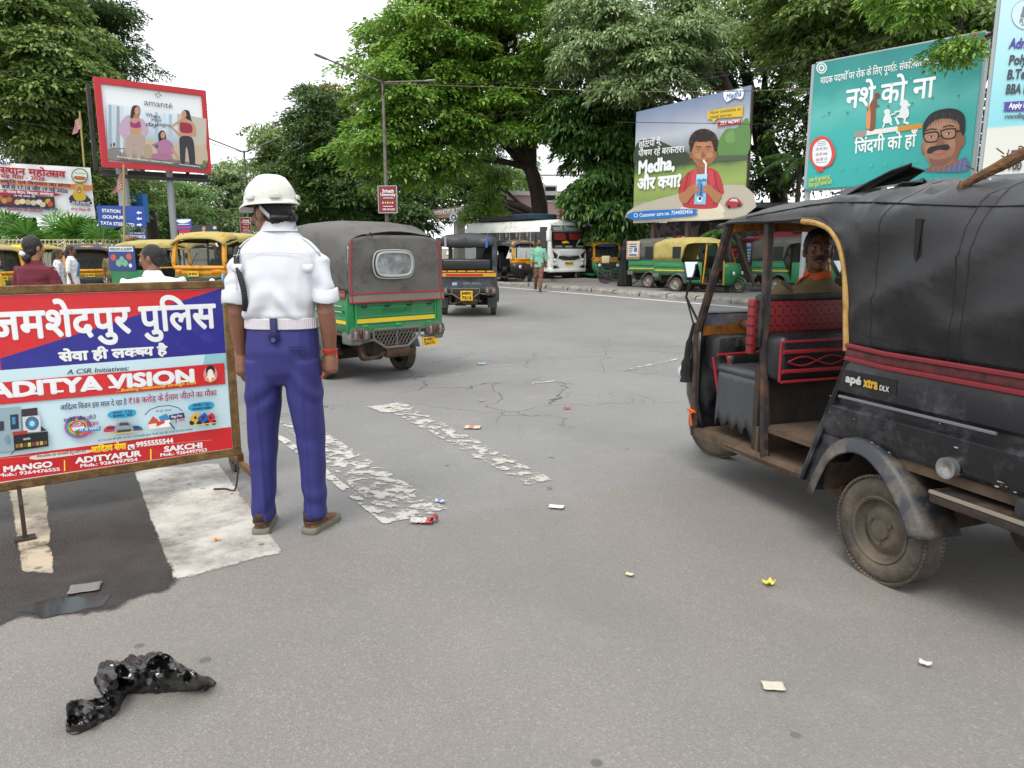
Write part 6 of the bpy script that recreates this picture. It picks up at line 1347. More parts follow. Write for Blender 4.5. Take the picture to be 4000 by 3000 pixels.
 top = [(-.3, .78, 1.715), (-.36, .66, 1.72), (-.42, .6, 1.68), (-.34, .52, 1.75), (-.3, .42, 1.8), (-.24, .36, 1.83), (-.2, .4, 1.82), (-.16, .36, 1.8), (-.1, .5, 1.765), (-.14, .7, 1.745)]
 mb.add(top, [tuple(range(len(top)))]); mb.add([(p[0] * 1.05, p[1] - .08, p[2] - .06 - .03 * (i % 2)) for i, p in enumerate(top)], [tuple(range(len(top)))]); mb.build('torn_canvas', CBLK, t, sharp=0, thick=.006)
 mb = MB(); b = catmull([(-.55, -.06, 1.56), (-.48, -.1, 1.68), (-.36, -.16, 1.76), (-.26, -.2, 1.82)], 5); mb.tube(b, [.008, .01, .012, .013, .014, .015, .016, .018, .019, .02, .022, .024, .024, .024, .024, .02][:len(b)], 8); 
 mb.build('frayed_padding', mat('frayed_fibre', '#5f4326', .95, 0, .5, 30, '#3a2416', .5, 12, .8, 50), t)
 mb = MB(); rnd = random.Random(9)
 for k in range(40):
  p = Vector(b[rnd.randrange(len(b))]); d = Vector((rnd.uniform(-1, 1), rnd.uniform(-1, 1), rnd.uniform(-.4, 1))) * .05; mb.tube([p + d * .5, p + d], .0025, 4)
 mb.build('loose_fibres', mat('fibre', '#5a4024', .95), t)
 mb = MB(); mb.add([(-.645, -.05, 1.56), (-.65, -.09, 1.56), (-.66, -.08, 1.28)], [(0, 1, 2)]); mb.build('split_seam', mat('dark_gap', '#0d0b0a', .9), t, sharp=0)
 # bright mirror on the driver's side comes from the generator; windscreen sticker and thread
 mb = MB(); mb.blob if False else None
 c = Vector((.08, FAy - .325, 1.07)) if False else Vector((.06, 1.585, 1.06)); mb.add([(c.x + .07 * math.cos(q) * (.75 + .25 * math.cos(3 * q)), c.y - .24 * .0 - (.09 * math.sin(q)) * .41, c.z + .09 * math.sin(q)) for q in [2 * PI * k / 20 for k in range(20)]], [tuple(range(20))]); st = mb.build('windscreen_sticker', mat('sticker_brown', '#4a3020', .6, 0, .5, 40), t, sharp=0, thick=.002)
 mb = MB(); mb.tube([(-.52, 1.6, .42), (-.53, 1.62, .4), (-.53, 1.6, .33)], .008, 5); mb.tube([(-.52, 1.58, .42), (-.52, 1.66, .425)], .009, 5); mb.build('orange_thread', mat('orange_cloth', '#c9541c', .8), t)
 mb = MB(); mb.tube(catmull([(-.5, 1.66, .98), (-.52, 1.68, .85), (-.525, 1.69, .72), (-.52, 1.69, .6)], 4), [.012] * 4 + [.02] * 4 + [.035] * 4 + [.045], 8); mb.build('black_tassel', mat('tassel_black', '#121213', .9), t)
 return t
NB = near_black()
# ---- green rickshaw ahead of the officer
def green_rear():
 t = ape('green rickshaw with a dark grey rear flap and oval plastic window, behind the officer', (-1.716, 8.53, 0), R(40), GREEN, CGREY, hw=.59, sc=.985, trimm=REDT, stripe=YSTR, seed=5.2, fold=.008, side=(-1, 1),
   opts=dict(band=mat('floral_band', '#6e655c'), guard=mat('guard_green', '#23383a', .6, 0, .2, 4, '#6b6454', .4, 4), corner=mat('grey_green', '#4f5b59')))
 yr = -.75; mb = MB()
 mb.box((0, yr - .004, .835), (.98, .012, .012)); mb.box((0, yr - .004, .745), (.98, .012, .012)); mb.box((-.5, yr - .006, .78), (.018, .02, .26)); mb.box((.5, yr - .006, .78), (.018, .02, .26))
 for x in (-.4, 0, .4): mb.box((x, yr - .02, .645), (.07, .03, .03), bev=.006)
 tg = mb.build('tailgate_trim', mat('green_trim', '#0f8a48', .4, 0, .1, 4), t)
 mb = MB(); text3(mb, 'PIAGGIO', (-.17, yr - .003, .775), (1, 0, 0), (0, 0, 1), .045, .36, 0, .01, 1); mb.build('embossed_lettering', mat('emboss_green', '#0b6a38', .35), t, sharp=0, recalc=False)
 mb = MB(); mb.box((.41, yr - .03, .425), (.2, .012, .1)); p = mb.build('number_plate', plate_y, t)
 mb = MB(); text3(mb, 'JH05', (.325, yr - .036, .435), (1, 0, 0), (0, 0, 1), .03, .12, 0, .03, 1); text3(mb, 'D6575', (.33, yr - .036, .392), (1, 0, 0), (0, 0, 1), .03, .14, 0, .03, 1); mb.build('lettering', flat('#3a3020'), p, sharp=0, recalc=False)
 mb = MB()
 for k in range(2): mb.box((-.604, -.3 - .0 * k, .86 - .06 * k), (.006, .7, .008))
 mb.build('white_lines', flat('#a9b8ae'), t)
green_rear()
# ---- black rickshaw with a yellow bumper band
def black_rear():
 t = ape('black rickshaw with an open back, rolled flap and yellow and red rear band', (-.94, 16.2, 0), R(0), mat('scuffed_navy', '#1b1f27', .5, 0, .25, 4, '#4c5158', .5, 5), CBLK, hw=.615, seed=8.1, fold=.012, opts=dict(rear='open', zt=1.71, guard=blackp, corner=blackp, partition=True))
 yr = -.75; mb = MB(); mb.box((0, yr - .012, .885), (1.22, .03, .075)); b = mb.build('yellow_band', mat('band_yellow', '#c08a14', .5, 0, .15, 5), t); mb = MB(); mb.box((-.04, yr - .029, .882), (.76, .006, .04)); mb.build('red_reflector', mat('reflector_red', '#a81c18', .3), b)
 mb = MB()
 for k in range(6): mb.box((-.5 + k * .2, yr - .01, .955), (.17, .02, .03), bev=.006)
 mb.build('yellow_edge', mat('band_yellow', '#c08a14'), t)
 mb = MB(); text3(mb, 'Mahindra', (-.24, yr - .0, .765), (1, 0, 0), (0, 0, 1), .045, .46, 0, .02, 1); text3(mb, 'ALFA', (.1, yr - .0, .69), (1, 0, 0), (0, 0, 1), .035, .2, 1, .03, 1); text3(mb, 'राम', (-.08, yr - .0, .69), (1, 0, 0), (0, 0, 1), .03, .14, 1, .03, 1)
 mb.add([(-.3, yr - .003, .67), (-.2, yr - .003, .67), (-.2, yr - .003, .73), (-.3, yr - .003, .73)], [(0, 1, 2, 3)], 2); mb.build('lettering', [flat('#0f1116'), flat('#7d848a'), flat('#7fa3b5')], t, sharp=0, recalc=False)
 mb = MB(); mb.box((0, yr - .06, .46), (.25, .012, .2)); p = mb.build('number_plate', plate_y, t)
 mb = MB(); text3(mb, 'JH05V', (-.1, yr - .066, .485), (1, 0, 0), (0, 0, 1), .05, .2, 0, .05, 2); text3(mb, '7312', (-.1, yr - .066, .39), (1, 0, 0), (0, 0, 1), .055, .2, 0, .05, 2); mb.build('lettering', flat('#20190c'), p, sharp=0, recalc=False)
 for s in (-1, 1): mb = MB(); mb.box((s * .52, -.3, .28), (.2, .012, .22), 0, Matrix.Rotation(R(8), 3, 'X')); mb.build('mud_flap', mat('mud_flap', '#4b4a48', .8, 0, .2, 5), t)
black_rear()
# ---- long green rickshaws parked beyond the median
def parked(label, loc, ang, canopy, seed, grp='long green rickshaws parked beyond the median', cover=None):
 t = ape(label, loc, ang, GREEN, canopy, hw=.6, detail=1, stripe=YSTR, seed=seed, fold=.012, cowl=GREEN, rim=rimg_m, group=grp, opts=dict(guard=mat('guard_green', '#23383a'), ws=YEL, pillar=YEL, door=True, tail=True))
 for s in (1, -1):
  mb = MB(); mb.box((s * .575, .7, .64), (.03, .44, .64), bev=.012); mb.box((s * .592, .7, .6), (.012, .3, .4), bev=.006); d = mb.build('door', GREEN, t)
  mb = MB(); mb.sheet(lambda a, c: (s * (.585 - .0 * c), lerp(-.7, .2, a), lerp(1.02, 1.5, c)), 4, 3); 
  mb2 = MB(); mb2.add([(s * .622, -.1, 1.08), (s * .622, .18, 1.08), (s * .622, .2, 1.46), (s * .622, -.1, 1.46)], [(0, 1, 2, 3)]); mb2.build('side_window', mat('dark_window', '#17191a', .3), t, sharp=0)
 return t
A1 = R(-127)
parked('yellow topped green rickshaw parked nearest the kerb, between two other hoods', (5.71, 25.06, 0), A1, CYEL, 2.2)
t = parked('green rickshaw with a poster on its pale rear cover, beside the bicycle', (5.2, 27.25, 0), A1, CGREY, 4.4)
mb = MB(); mb.sheet(lambda a, c: (lerp(-.5, .64, a), -.83 - .05 * c * 0 + .02 * nz(a * 4, c * 4), lerp(1.0, 1.6, c)), 8, 6); mb.sheet(lambda a, c: (.635 + .01 * nz(a * 5, c * 3), lerp(-.83, -.3, a), lerp(1.0, 1.66, c)), 8, 6); cv = mb.build('rear_cover', mat('beige_cover', '#b09a7c', .8, 0, .15, 3), t, thick=.01)
mb = MB(); mb.add([(.66, -.76, 1.1), (.66, -.36, 1.12), (.66, -.34, 1.6), (.66, -.74, 1.6)], [(0, 1, 2, 3)], 0)
for k, (y0, y1, z0, z1, c) in enumerate([(-.72, -.4, 1.53, 1.57, 1), (-.7, -.42, 1.44, 1.49, 1), (-.52, -.4, 1.28, 1.42, 2), (-.72, -.58, 1.38, 1.41, 1), (-.72, -.58, 1.32, 1.35, 2), (-.72, -.6, 1.26, 1.29, 1), (-.72, -.4, 1.14, 1.2, 1)]): mb.add([(.664, y0, z0), (.664, y1, z0), (.664, y1, z1), (.664, y0, z1)], [(0, 1, 2, 3)], c)
mb.build('poster', [flat('#c9c3ba'), flat('#4a4a72'), flat('#3d5ca0')], cv, sharp=0)
parked('grey hooded green rickshaw seen through the cab of the black rickshaw', (8.75, 24.75, 0), R(-112), CGREY, 6.1)
parked('pale yellow hooded rickshaw behind the driver of the black rickshaw', (13.3, 27.5, 0), R(-110), CYEL, 9.3)
# ------------------------------------------------------------------ short three wheelers with a big windscreen
def bajaj(label, loc, ang, lower, band, hoodm, capm, sc=1.0, face=None, plate=None, wstext=None, group=None, seed=0., name='auto_rickshaw', side_open=True, glassm=None):
 """compact three wheeler; front axle at y = 1.0, rear axle at y = -1.0"""
 t = thing(name, label, 'auto rickshaw', loc, ang, group); t.scale = (sc, sc, sc)
 face = face or blackp
 # lower shell and nose
 mb = MB(); hw = .64
 mb.prism([(-1.35, .42), (-1.38, .95), (-.35, .95), (-.3, .45), (-.75, .42)], hw - .05, hw); mb.prism([(-1.35, .42), (-1.38, .95), (-.35, .95), (-.3, .45), (-.75, .42)], -hw, -hw + .05)
 mb.box((0, -1.36, .7), (2 * hw - .06, .05, .52)); mb.box((0, -.3, .3), (2 * hw - .1, 1.9, .06)); mb.box((0, -.95, .5), (2 * hw - .1, .8, .06))
 def nose(z, j, n=16):
  a = PI * j / n; ca, sa = math.cos(a), math.sin(a); e = 3; d = (abs(ca) ** e + abs(sa) ** e) ** (1 / e)
  w_ = lerp(.36, .61, sstep(.2, .62, z)); dp = lerp(.18, .34, sstep(.2, .5, z)) - .06 * sstep(.6, .95, z)
  return (-w_ * ca / d, .78 + dp * sa / d, z)
 mb.loft([[nose(z, j) for j in range(17)] for z in (.25, .4, .55, .7, .82)], 0, (False, False), False)
 mb.build('body', lower, t, thick=.02)
 # coloured band round the windscreen
 mb = MB(); yb, yt, zb, zt = 1.06, .82, .98, 1.56
 mb.loft([[nose(.82, j) for j in range(17)], [(p[0] * 1.0, p[1] - .01, .98) for p in [nose(.9, j) for j in range(17)]]], 0, (False, False), False)
 for s in (-1, 1): mb.tube(catmull([(s * .6, .8, .95), (s * .59, yb - .13, 1.05), (s * .56, .86, 1.5), (s * .5, yt, 1.6)], 4), .045, 8)
 mb.tube([(-.52, yt, 1.6), (0, yt + .04, 1.63), (.52, yt, 1.6)], .05, 8); mb.tube([(-.58, yb - .12, .99), (-.3, yb + .0, .99), (0, yb + .03, .99), (.3, yb, .99), (.58, yb - .12, .99)], .035, 8)
 mb.build('windscreen_surround', band, t, thick=.012)
 mb = MB(); mb.sheet(lambda a, c: (lerp(-.57, .57, a) * lerp(1, .92, c), lerp(yb, yt, c) - .12 * (2 * a - 1) ** 2 * (1 - c * .6), lerp(zb + .02, zt + .04, c)), 8, 4); mb.build('windscreen', glassm or GLASS, t, sharp=0)
 mb = MB(); mb.tube([(.1, yb + .04, .99), (.02, yb - .02, 1.2), (-.02, yb - .07, 1.3)], .01, 5); mb.build('wiper', blackp, t)
 # face panel with headlamps
 mb = MB(); mb.sheet(lambda a, c: (lerp(-.54, .54, a) * lerp(.72, 1, c), 1.135 - .14 * (2 * a - 1) ** 4 - .02 * (1 - c) + .012 * math.sin(PI * c), lerp(.52, .8, c) - (.0 if c > .5 else .05 * math.cos(PI * a) ** 2 * (1 - 2 * c) * -1)), 14, 6); f = mb.build('face_panel', face, t, thick=.03)
 for s in (-1, 1):
  mb = MB(); mb.lathe([(.001, .03), (.05, .028), (.075, .01), (.085, -.02)], (s * .4, 1.125, .7), 'Y', 18); h = mb.build('headlight', lampclr, t)
  mb = MB(); mb.lathe([(.08, .015), (.098, .01), (.1, -.03)], (s * .4, 1.12, .7), 'Y', 18); mb.build('headlight_ring', blackp, h)
  mb = MB(); mb.box((s * .44, 1.03, .9), (.18, .04, .055), 0, Matrix.Rotation(-s * R(28), 3, 'Z'), bev=.01); mb.build('indicator', lamporg, t)
 mb = MB()
 for k in range(3): mb.box((0, 1.165, .62 + k * .05), (.28 - .04 * abs(1 - k), .012, .02))
 mb.box((0, 1.165, .74), (.24, .016, .028), bev=.005); mb.build('grille', mat('grille_grey', '#3c4044', .4), f)
 mb = MB(); mb.box((0, 1.16, .865), (.24, .012, .11)); p = mb.build('number_plate', plate_y, t)
 mb = MB(); text3(mb, plate or 'JH05', (.1, 1.167, .84), (-1, 0, 0), (0, 0, 1), .05, .2, 0, .03, 1); mb.build('lettering', flat('#3a3020'), p, sharp=0, recalc=False)
 # hood
 secs = []
 for y in (-1.4, -1.38, -1.3, -1.0, -.7, -.4, -.1, .2, .45):
  hx = .63 - .03 * sstep(-1.3, -1.4, y); zt_ = 1.66 + .05 * math.sin(PI * (y + 1.4) / 2.2) - .12 * sstep(-1.2, -1.4, y); zb_ = .95 if y < -.72 else 1.5; P = []
  for k in range(5): P.append((-hx, lerp(zb_, zt_ - .12, k / 5)))
  for k in range(5): q = PI - k / 4 * PI / 2; P.append((-hx + .2 + .2 * math.cos(q), zt_ - .12 + .1 * math.sin(q)))
  P += [(0, zt_ + .01)]; P += [(-a, b) for a, b in reversed(P[:-1])]
  secs.append([(a + fold_noise(a, y, b, seed, .01), y, b + fold_noise(b, y, a, seed, .01)) for a, b in P])
 mb = MB(); mb.loft(secs, 0, (False, False), False); mb.loft([secs[1], [(p[0] * .9, p[1] + .002, lerp(p[2], 1.2, .1)) for p in secs[1]]], 0, (False, True), False); mb.build('hood', hoodm, t, sharp=60, thick=.01)
 mb = MB(); cap = []
 for y, dz in ((.3, .0), (.5, .015), (.7, .0), (.86, -.05), (.95, -.12)):
  cap.append([(x * .62, y + .02, 1.7 + dz - .14 * abs(x) ** 4) for x in [lerp(-1, 1, k / 12) for k in range(13)]])
 mb.loft(cap, 0, (False, False), False)
 for s in (-1, 1): mb.tube([(s * .62, .32, 1.57), (s * .6, .95, 1.44)], .012, 6)
 mb.build('visor_cap', capm, t, thick=.03)
 for s in (-1, 1):
  mb = MB(); mb.tube([(s * .6, -.3, .45), (s * .61, -.28, 1.0), (s * .6, -.3, 1.6)], .025, 8); mb.tube([(s * .6, -.3, 1.5), (s * .58, .82, 1.52)], .02, 6); mb.build('side_post', blackp, t)
  mb = MB(); mb.tube([(s * .58, .95, 1.05), (s * .74, 1.0, 1.16), (s * .76, .98, 1.24)], .009, 6); a = mb.build('mirror_arm', blackp, t); mb = MB(); mb.box((s * .76, .97, 1.32), (.1, .03, .15), bev=.012); mb.build('mirror', blackp, a)
  wheel(t, (s * .54, -1.0, .21), .21, .1, s, rimg_m, 0, 3, 24)
 wheel(t, (0, 1.0, .21), .21, .1, 1, rimg_m, 0, 3, 24)
 mb = MB(); mb.lathe([(.22, -.08), (.26, -.075), (.27, 0), (.26, .075), (.22, .08)], (0, 1.0, .23), 'X', 20, 0, R(-20), R(165)); mb.build('front_mudguard', lower, t, thick=.008)
 mb = MB(); mb.box((0, -.75, .72), (1.15, .5, .14), bev=.03); mb.box((0, -1.05, 1.0), (1.15, .1, .5), bev=.03); mb.box((0, .2, .62), (.9, .3, .16), bev=.03); mb.box((0, 0, .8), (1.0, .05, .4)); mb.build('seat', seatblk, t)
 mb = MB(); mb.tube([(0, .75, .3), (0, .7, .98)], .02, 6); mb.tube([(-.3, .6, .97), (.3, .6, .97)], .014, 6); mb.build('handlebar', blackp, t)
 if wstext:
  mb = MB(); text3(mb, wstext[0], (.36, .87, 1.5), (-1, 0, 0), (0, -.35, 1), .07, .72, 0, .04, 2) if wstext[0] else mb.add([(-.4, .89, 1.47), (.4, .89, 1.47), (.4, .86, 1.55), (-.4, .86, 1.55)], [(0, 1, 2, 3)]); mb.build('windscreen_lettering' if wstext[0] else 'windscreen_strip', flat(wstext[1]), t, sharp=0, recalc=False)
 return t
def face_to(x, y, tx, ty): return math.atan2(-(tx - x), ty - y)
GL_ = gz(-11, 20)
bajaj('green and yellow rickshaw with a black face and black cap, beside the two women', (-12.6, 22.3, GL_), R(-150), GREEN, YEL, CYEL, mat('navy_cap', '#33363f', .5, 0, .15, 3), plate='JH05', seed=1.0, group='rickshaws waiting along the cream railing')
bajaj('tan hooded rickshaw with a red strip on its windscreen, behind the man in white', (-11.9, 24.3, GL_), R(-135), mat('deep_green', '#0b5a35', .4, 0, .1, 3), YEL, CTAN, mat('slate_cap', '#4a4d52', .5, 0, .15, 3), plate='JH05', wstext=('', '#8f2a2c'), seed=2.0, group='rickshaws waiting along the cream railing')
bajaj('yellow hooded rickshaw cut off at the left edge of the view', (-14.0, 19.9, GL_), R(-128), GREEN, YEL, CTAN, CTAN, seed=3.0, group='rickshaws waiting along the cream railing')
bajaj('bright yellow rickshaw half hidden behind the leftmost one', (-15.6, 24.2, GL_), R(-110), GREEN, YEL, mat('bright_yellow', '#c9b41c', .6, 0, .1, 3), CYEL, seed=3.6, group='rickshaws waiting along the cream railing')
t = bajaj('yellow hooded rickshaw with a blue academy poster on its side', (-8.75, 19.4, -.08), R(-104), GREEN, YEL, CYEL, CYEL, seed=4.0, group='rickshaws beside the officer')
mb = MB(); mb.box((-.0, 0, 0), (.01, .8, .62)); o = mb.build('poster', flat('#2c3c74'), t); o.location = (.655, -1.0, 1.25)
mb = MB()
mb.add([(.006, -.36, .17), (.006, .36, .17), (.006, .36, .29), (.006, -.36, .29)], [(0, 1, 2, 3)], 1)
for k, (y, z, r_, c) in enumerate([(-.25, .02, .08, 2), (.22, .04, .08, 2), (-.1, -.12, .09, 3), (.08, -.12, .09, 3), (0, -.02, .07, 3), (.24, -.18, .05, 1)]): mb.add([(.007, y + r_ * math.cos(q), z + r_ * math.sin(q)) for q in [2 * PI * i / 12 for i in range(12)]], [tuple(range(12))], c)
text3(mb, 'WISDOM ACADEMY', (.007, -.34, .19), (0, 1, 0), (0, 0, 1), .07, .68, 4, .03, 1); mb.build('lettering', [flat('#2c3c74'), flat('#cdd2d6'), flat('#b8502c'), flat('#6fa07f'), flat('#232a5a')], o, sharp=0, recalc=False)
bajaj('yellow rickshaw with its driver in dark blue, just left of the officer', (-6.5, 17.0, 0), R(168), GREEN, YEL, CYEL, CYEL, seed=5.0, sc=1.03, group='rickshaws beside the officer')
B7 = bajaj('black and yellow rickshaw numbered 786, in front of the white bus', (-.1, 29.9, 0), R(-140), mat('gloss_black', '#16171a', .35, 0, .15, 4), YEL, CBLK, CGREY, wstext=('786', '#3a3a2c'), plate='JH05', seed=6.0, name='auto_rickshaw')
mb = MB(); text3(mb, '9', (.2, 1.18, .62), (-1, 0, 0), (0, 0, 1), .1, .06, 0, .04, 2); mb.build('lettering', flat('#a8241c'), B7, sharp=0, recalc=False)
bajaj('green rickshaw with a blue windscreen strip, tucked behind the bus', (3.75, 32.4, 0), R(-165), GREEN, YEL, CYEL, YEL, seed=7.0, face=blackp, wstext=('', '#2c62b0'))
# ------------------------------------------------------------------ the white bus
def bus():
 f0, hd = Vector((2.3, 31.6, 0)), Vector((.62, -.785, 0)).normalized()
 t = thing('white_bus', 'white minibus with big drooping mirrors, Hindi name above the windscreen and a loaded roof', 'bus', (f0.x, f0.y, 0), math.atan2(-hd.x, hd.y)); t.scale = (1.08,) * 3
 W, L, H = .95, 5.6, 2.38; wht = mat('bus_white', '#e4e5e2', .35, 0, .06, 2, '#a39a8c', .2, 3); blk = mat('bus_glass', '#1b1f22', .12, 0, .3, 3)
 mb = MB(); secs = []
 for y, k in ((-L, .97), (-L + .1, 1), (-.5, 1), (-.2, .99), (-.02, .95), (.06, .88)):
  P = [(-W * k, .42), (-W * k, 1.15), (-W * .985 * k, 1.75), (-W * .97 * k, 2.05), (-W * .8 * k, H - .06), (-W * .5, H), (0, H + .02)]; P += [(-a, b) for a, b in reversed(P[:-1])]
  dz = -.1 * sstep(-.3, .06, y); secs.append([(a, y - .18 * sstep(1.3, 2.3, b) * sstep(-.4, 0, y), b + dz * (b > 2)) for a, b in P])
 mb.loft(secs, 0, (True, True), True); mb.build('body', wht, t, sharp=50)
 # side windows with posts and curtains
 for s in (1, -1):
  for k in range(7):
   y = -.75 - k * .66; x = s * (W + .004)
   mb = MB(); mb.box((x - s * .018, y, 1.62), (.03, .62, .6)); o = mb.build('side_window', blk, t)
   mb = MB(); mb.box((x + s * .002, y, 1.62), (.012, .04, .6)); mb.box((x + s * .002, y, 1.72), (.012, .6, .02)); mb.build('window_bar', blackp, o)
   if k in (1, 2, 3, 5): mb = MB(); mb.box((x + s * .001, y + .14, 1.8), (.008, .12, .2)); mb.build('curtain', mat('tan_curtain', '#8d7355', .8), o)
 # face: windscreen, name board, white mask, lamps, plate
 yf = lambda z: .075 - .18 * sstep(1.3, 2.3, z)
 def panel(name, pts, m, d=.0, par=None, th=.015):
  mb = MB(); mb.add([(x, yf(z) + .02 + d, z) for x, z in pts], [tuple(range(len(pts)))]); return mb.build(name, m, par or t, sharp=0, thick=th)
 ws = panel('windscreen', [(-.82, 1.3), (.82, 1.3), (.78, 2.1), (-.78, 2.1)], blk, .0)
 panel('name_strip', [(-.8, 1.9), (.8, 1.9), (.78, 2.16), (-.78, 2.16)], mat('name_strip', '#55605f', .4), .012, ws)
 mb = MB(); text3(mb, 'काशी विश्वनाथ', (.7, yf(2.0) + .06, 1.95), (-1, 0, 0), (0, -.18, 1), .13, 1.4, 0, .03, 2, .01); mb.build('lettering', flat('#a9b0ac'), ws, sharp=0, recalc=False)
 panel('red_dash', [(-.76, 1.62), (-.1, 1.62), (-.1, 1.86), (-.76, 1.86)], flat('#7d1f1f'), .012, ws); panel('red_dash', [(.1, 1.6), (.7, 1.6), (.7, 1.86), (.1, 1.86)], flat('#6a1b1b'), .012, ws); panel('garland', [(-.05, 1.5), (.3, 1.47), (.34, 1.55), (.1, 1.58)], flat('#c9a21c'), .016, ws); panel('dashboard_strip', [(-.8, 1.3), (.8, 1.3), (.8, 1.42), (-.8, 1.42)], blackp, .014, ws)
 mb = MB(); 
 for x, s_ in ((.72, 'टाटानगर'), (.2, 'चाईबासा'), (-.4, 'विजयी')): text3(mb, s_, (x, yf(1.33) + .055, 1.325), (-1, 0, 0), (0, -.1, 1), .06, .36, 0, .03, 1)
 mb.build('route_lettering', flat('#a9b0ac'), ws, sharp=0, recalc=False)
 msk = panel('white_mask', [(-.88, 1.26), (.88, 1.26), (.92, .7), (.86, .5), (-.86, .5), (-.92, .7)], wht, .03, None, .03)
 panel('grille_opening', [(-.5, 1.02), (0, .98), (.5, 1.02), (.58, .92), (.3, .84), (-.3, .84), (-.58, .92)], blackp, .055, msk); panel('badge_shield', [(-.5, 1.2), (.5, 1.2), (.42, 1.08), (0, 1.02), (-.42, 1.08)], mat('bus_white2', '#d3d5d3', .3), .07, msk)
 for s in (-1, 1):
  panel('black_slash', [(s * .86, 1.2), (s * .6, 1.04), (s * .72, .8), (s * .84, .82), (s * .78, .98)], blackp, .058, msk)
  mb = MB(); mb.lathe([(.001, .03), (.06, .028), (.08, .0)], (s * .74, .16, .84), 'Y', 14); mb.lathe([(.001, .03), (.05, .028), (.065, .0)], (s * .68, .17, .7), 'Y', 14); mb.build('headlight', lampclr, t)
  panel('fog_lamp_recess', [(s * .84, .66), (s * .5, .58), (s * .8, .52)], blackp, .058, msk)
  mb = MB(); mb.tube(catmull([(s * .86, -.02, 2.16), (s * 1.02, .18, 2.2), (s * 1.16, .3, 2.05), (s * 1.17, .3, 1.9)], 4), .055, 8); a = mb.build('mirror_arm', wht, t); mb = MB(); mb.box((s * 1.17, .28, 1.76), (.2, .14, .42), bev=.05, seg=3); mb.build('mirror', wht, a)
 mb = MB(); mb.box((0, .15, .72), (.44, .012, .12)); p = mb.build('number_plate', plate_y, t); mb = MB(); text3(mb, 'JH05AB7357', (.2, .157, .695), (-1, 0, 0), (0, 0, 1), .05, .4, 0, .03, 1); mb.build('lettering', flat('#3a3020'), p, sharp=0, recalc=False)
 mb = MB(); mb.box((0, .0, .46), (1.86, .3, .16), bev=.05); mb.build('bumper', wht, t)
 for s in (-1, 1):
  for y in (-.75, -4.2): wheel(t, (s * (W - .16), y, .36), .36, .22, s, rim_m, 0, 6, 24)
 mb = MB(); mb.box((0, -2.6, .32), (1.5, 4.6, .2)); mb.build('chassis', under_m, t)
 rk = MB()
 for x in (-.7, .7):
  for z in (.1, .2): rk.tube([(x, -L + .2, H + z), (x, -1.2, H + z)], .015, 5)
 for k in range(8): y = lerp(-L + .2, -1.2, k / 7); rk.tube([(-.7, y, H), (-.7, y, H + .2), (.7, y, H + .2), (.7, y, H)], .013, 5)
 rk.build('roof_rack', dsteel, t)
 mb = MB(); mb.box((0, -2.0, H + .16), (1.3, 1.4, .22), bev=.06); mb.build('roof_load', mat('blue_load', '#26425a', .8, 0, .5, 5), t); mb = MB(); mb.box((0, -4.0, H + .12), (1.3, 2.0, .16), bev=.06); mb.build('roof_load', mat('grey_load', '#3b3d40', .8, 0, .4, 5), t)
 mb = MB(); mb.box((W + .003, -.28, 1.35), (.012, .42, 1.5)); mb.build('door', mat('bus_glass2', '#22282c', .2), t)
bus()
# ------------------------------------------------------------------ bicycle with a load by the wall
def bicycle(label, x, y, rz, sc=1.0):
 t = thing('bicycle', label, 'bicycle', (x, y, .02), rz); t.scale = (sc,) * 3
 for yy in (-.52, .52):
  mb = MB(); mb.lathe([(.31, -.018), (.335, -.012), (.34, 0), (.335, .012), (.31, .018), (.305, 0)], (0, yy, .34), 'X', 28); w_ = mb.build('wheel', rubber, t)
  mb = MB()
  for k in range(14): q = 2 * PI * k / 14; mb.tube([(.02 * (-1) ** k, yy, .34), (0, yy + .31 * math.cos(q), .34 + .31 * math.sin(q))], .003, 4)
  mb.lathe([(.3, -.012), (.31, 0), (.3, .012)], (0, yy, .34), 'X', 28); mb.tube([(-.05, yy, .34), (.05, yy, .34)], .02, 6); mb.build('spokes', chrome, w_)
 mb = MB()
 for a, b in (((0, -.52, .34), (0, -.1, .3)), ((0, -.1, .3), (0, -.2, .85)), ((0, -.52, .34), (0, -.18, .75)), ((0, -.1, .3), (0, .36, .72)), ((0, -.19, .8), (0, .34, .84)), ((0, .33, .9), (0, .52, .34))): mb.tube([a, b], .016, 6)
 mb.build('frame', mat('cycle_black', '#1e2226', .4), t); mb = MB(); mb.tube([(-.26, .2, .98), (-.2, .32, .98), (0, .34, .96), (.2, .32, .98), (.26, .2, .98)], .012, 6); mb.build('handlebar', chrome, t); mb = MB(); mb.ell((0, -.24, .89), (.09, .14, .05)); mb.build('saddle', seatblk, t); mb = MB(); mb.box((0, -.55, .72), (.14, .4, .02)); mb.tube([(.06, -.52, .34), (.06, -.7, .72)], .008, 5); mb.tube([(-.06, -.52, .34), (-.06, -.7, .72)], .008, 5); mb.build('carrier', dsteel, t)
 return t
bicycle('bicycle with a box on its carrier parked by the mural wall', 4.2, 29.5, R(70))
mb = MB(); mb.box((0, 0, 0), (.27, .3, .28), bev=.03); o = tag(mb.build('cardboard_box', mat('cream_box', '#b0a585', .8, 0, .2, 5)), 'cream box strapped on the bicycle carrier by the mural wall', 'box'); o.location = (3.68, 29.32, .97); o.rotation_euler = (0, 0, R(70))
bicycle('bicycle loaded with white sacks beside the man in a red shirt', 7.55, 26.6, R(-100))
mb = MB(); mb.ell((7.45, 26.5, .75), (.42, .3, .34)); mb.ell((7.75, 26.5, .5), (.32, .22, .3)); o = mb.build('white_sack', mat('sack_white', '#a9aeb0', .7, 0, .4, 9)); remesh(o, .05, 3, lambda c, n: c + n * .04 * nz(*(c * 5))); tag(o, 'bulging white sacks hung over the loaded bicycle', 'sack')
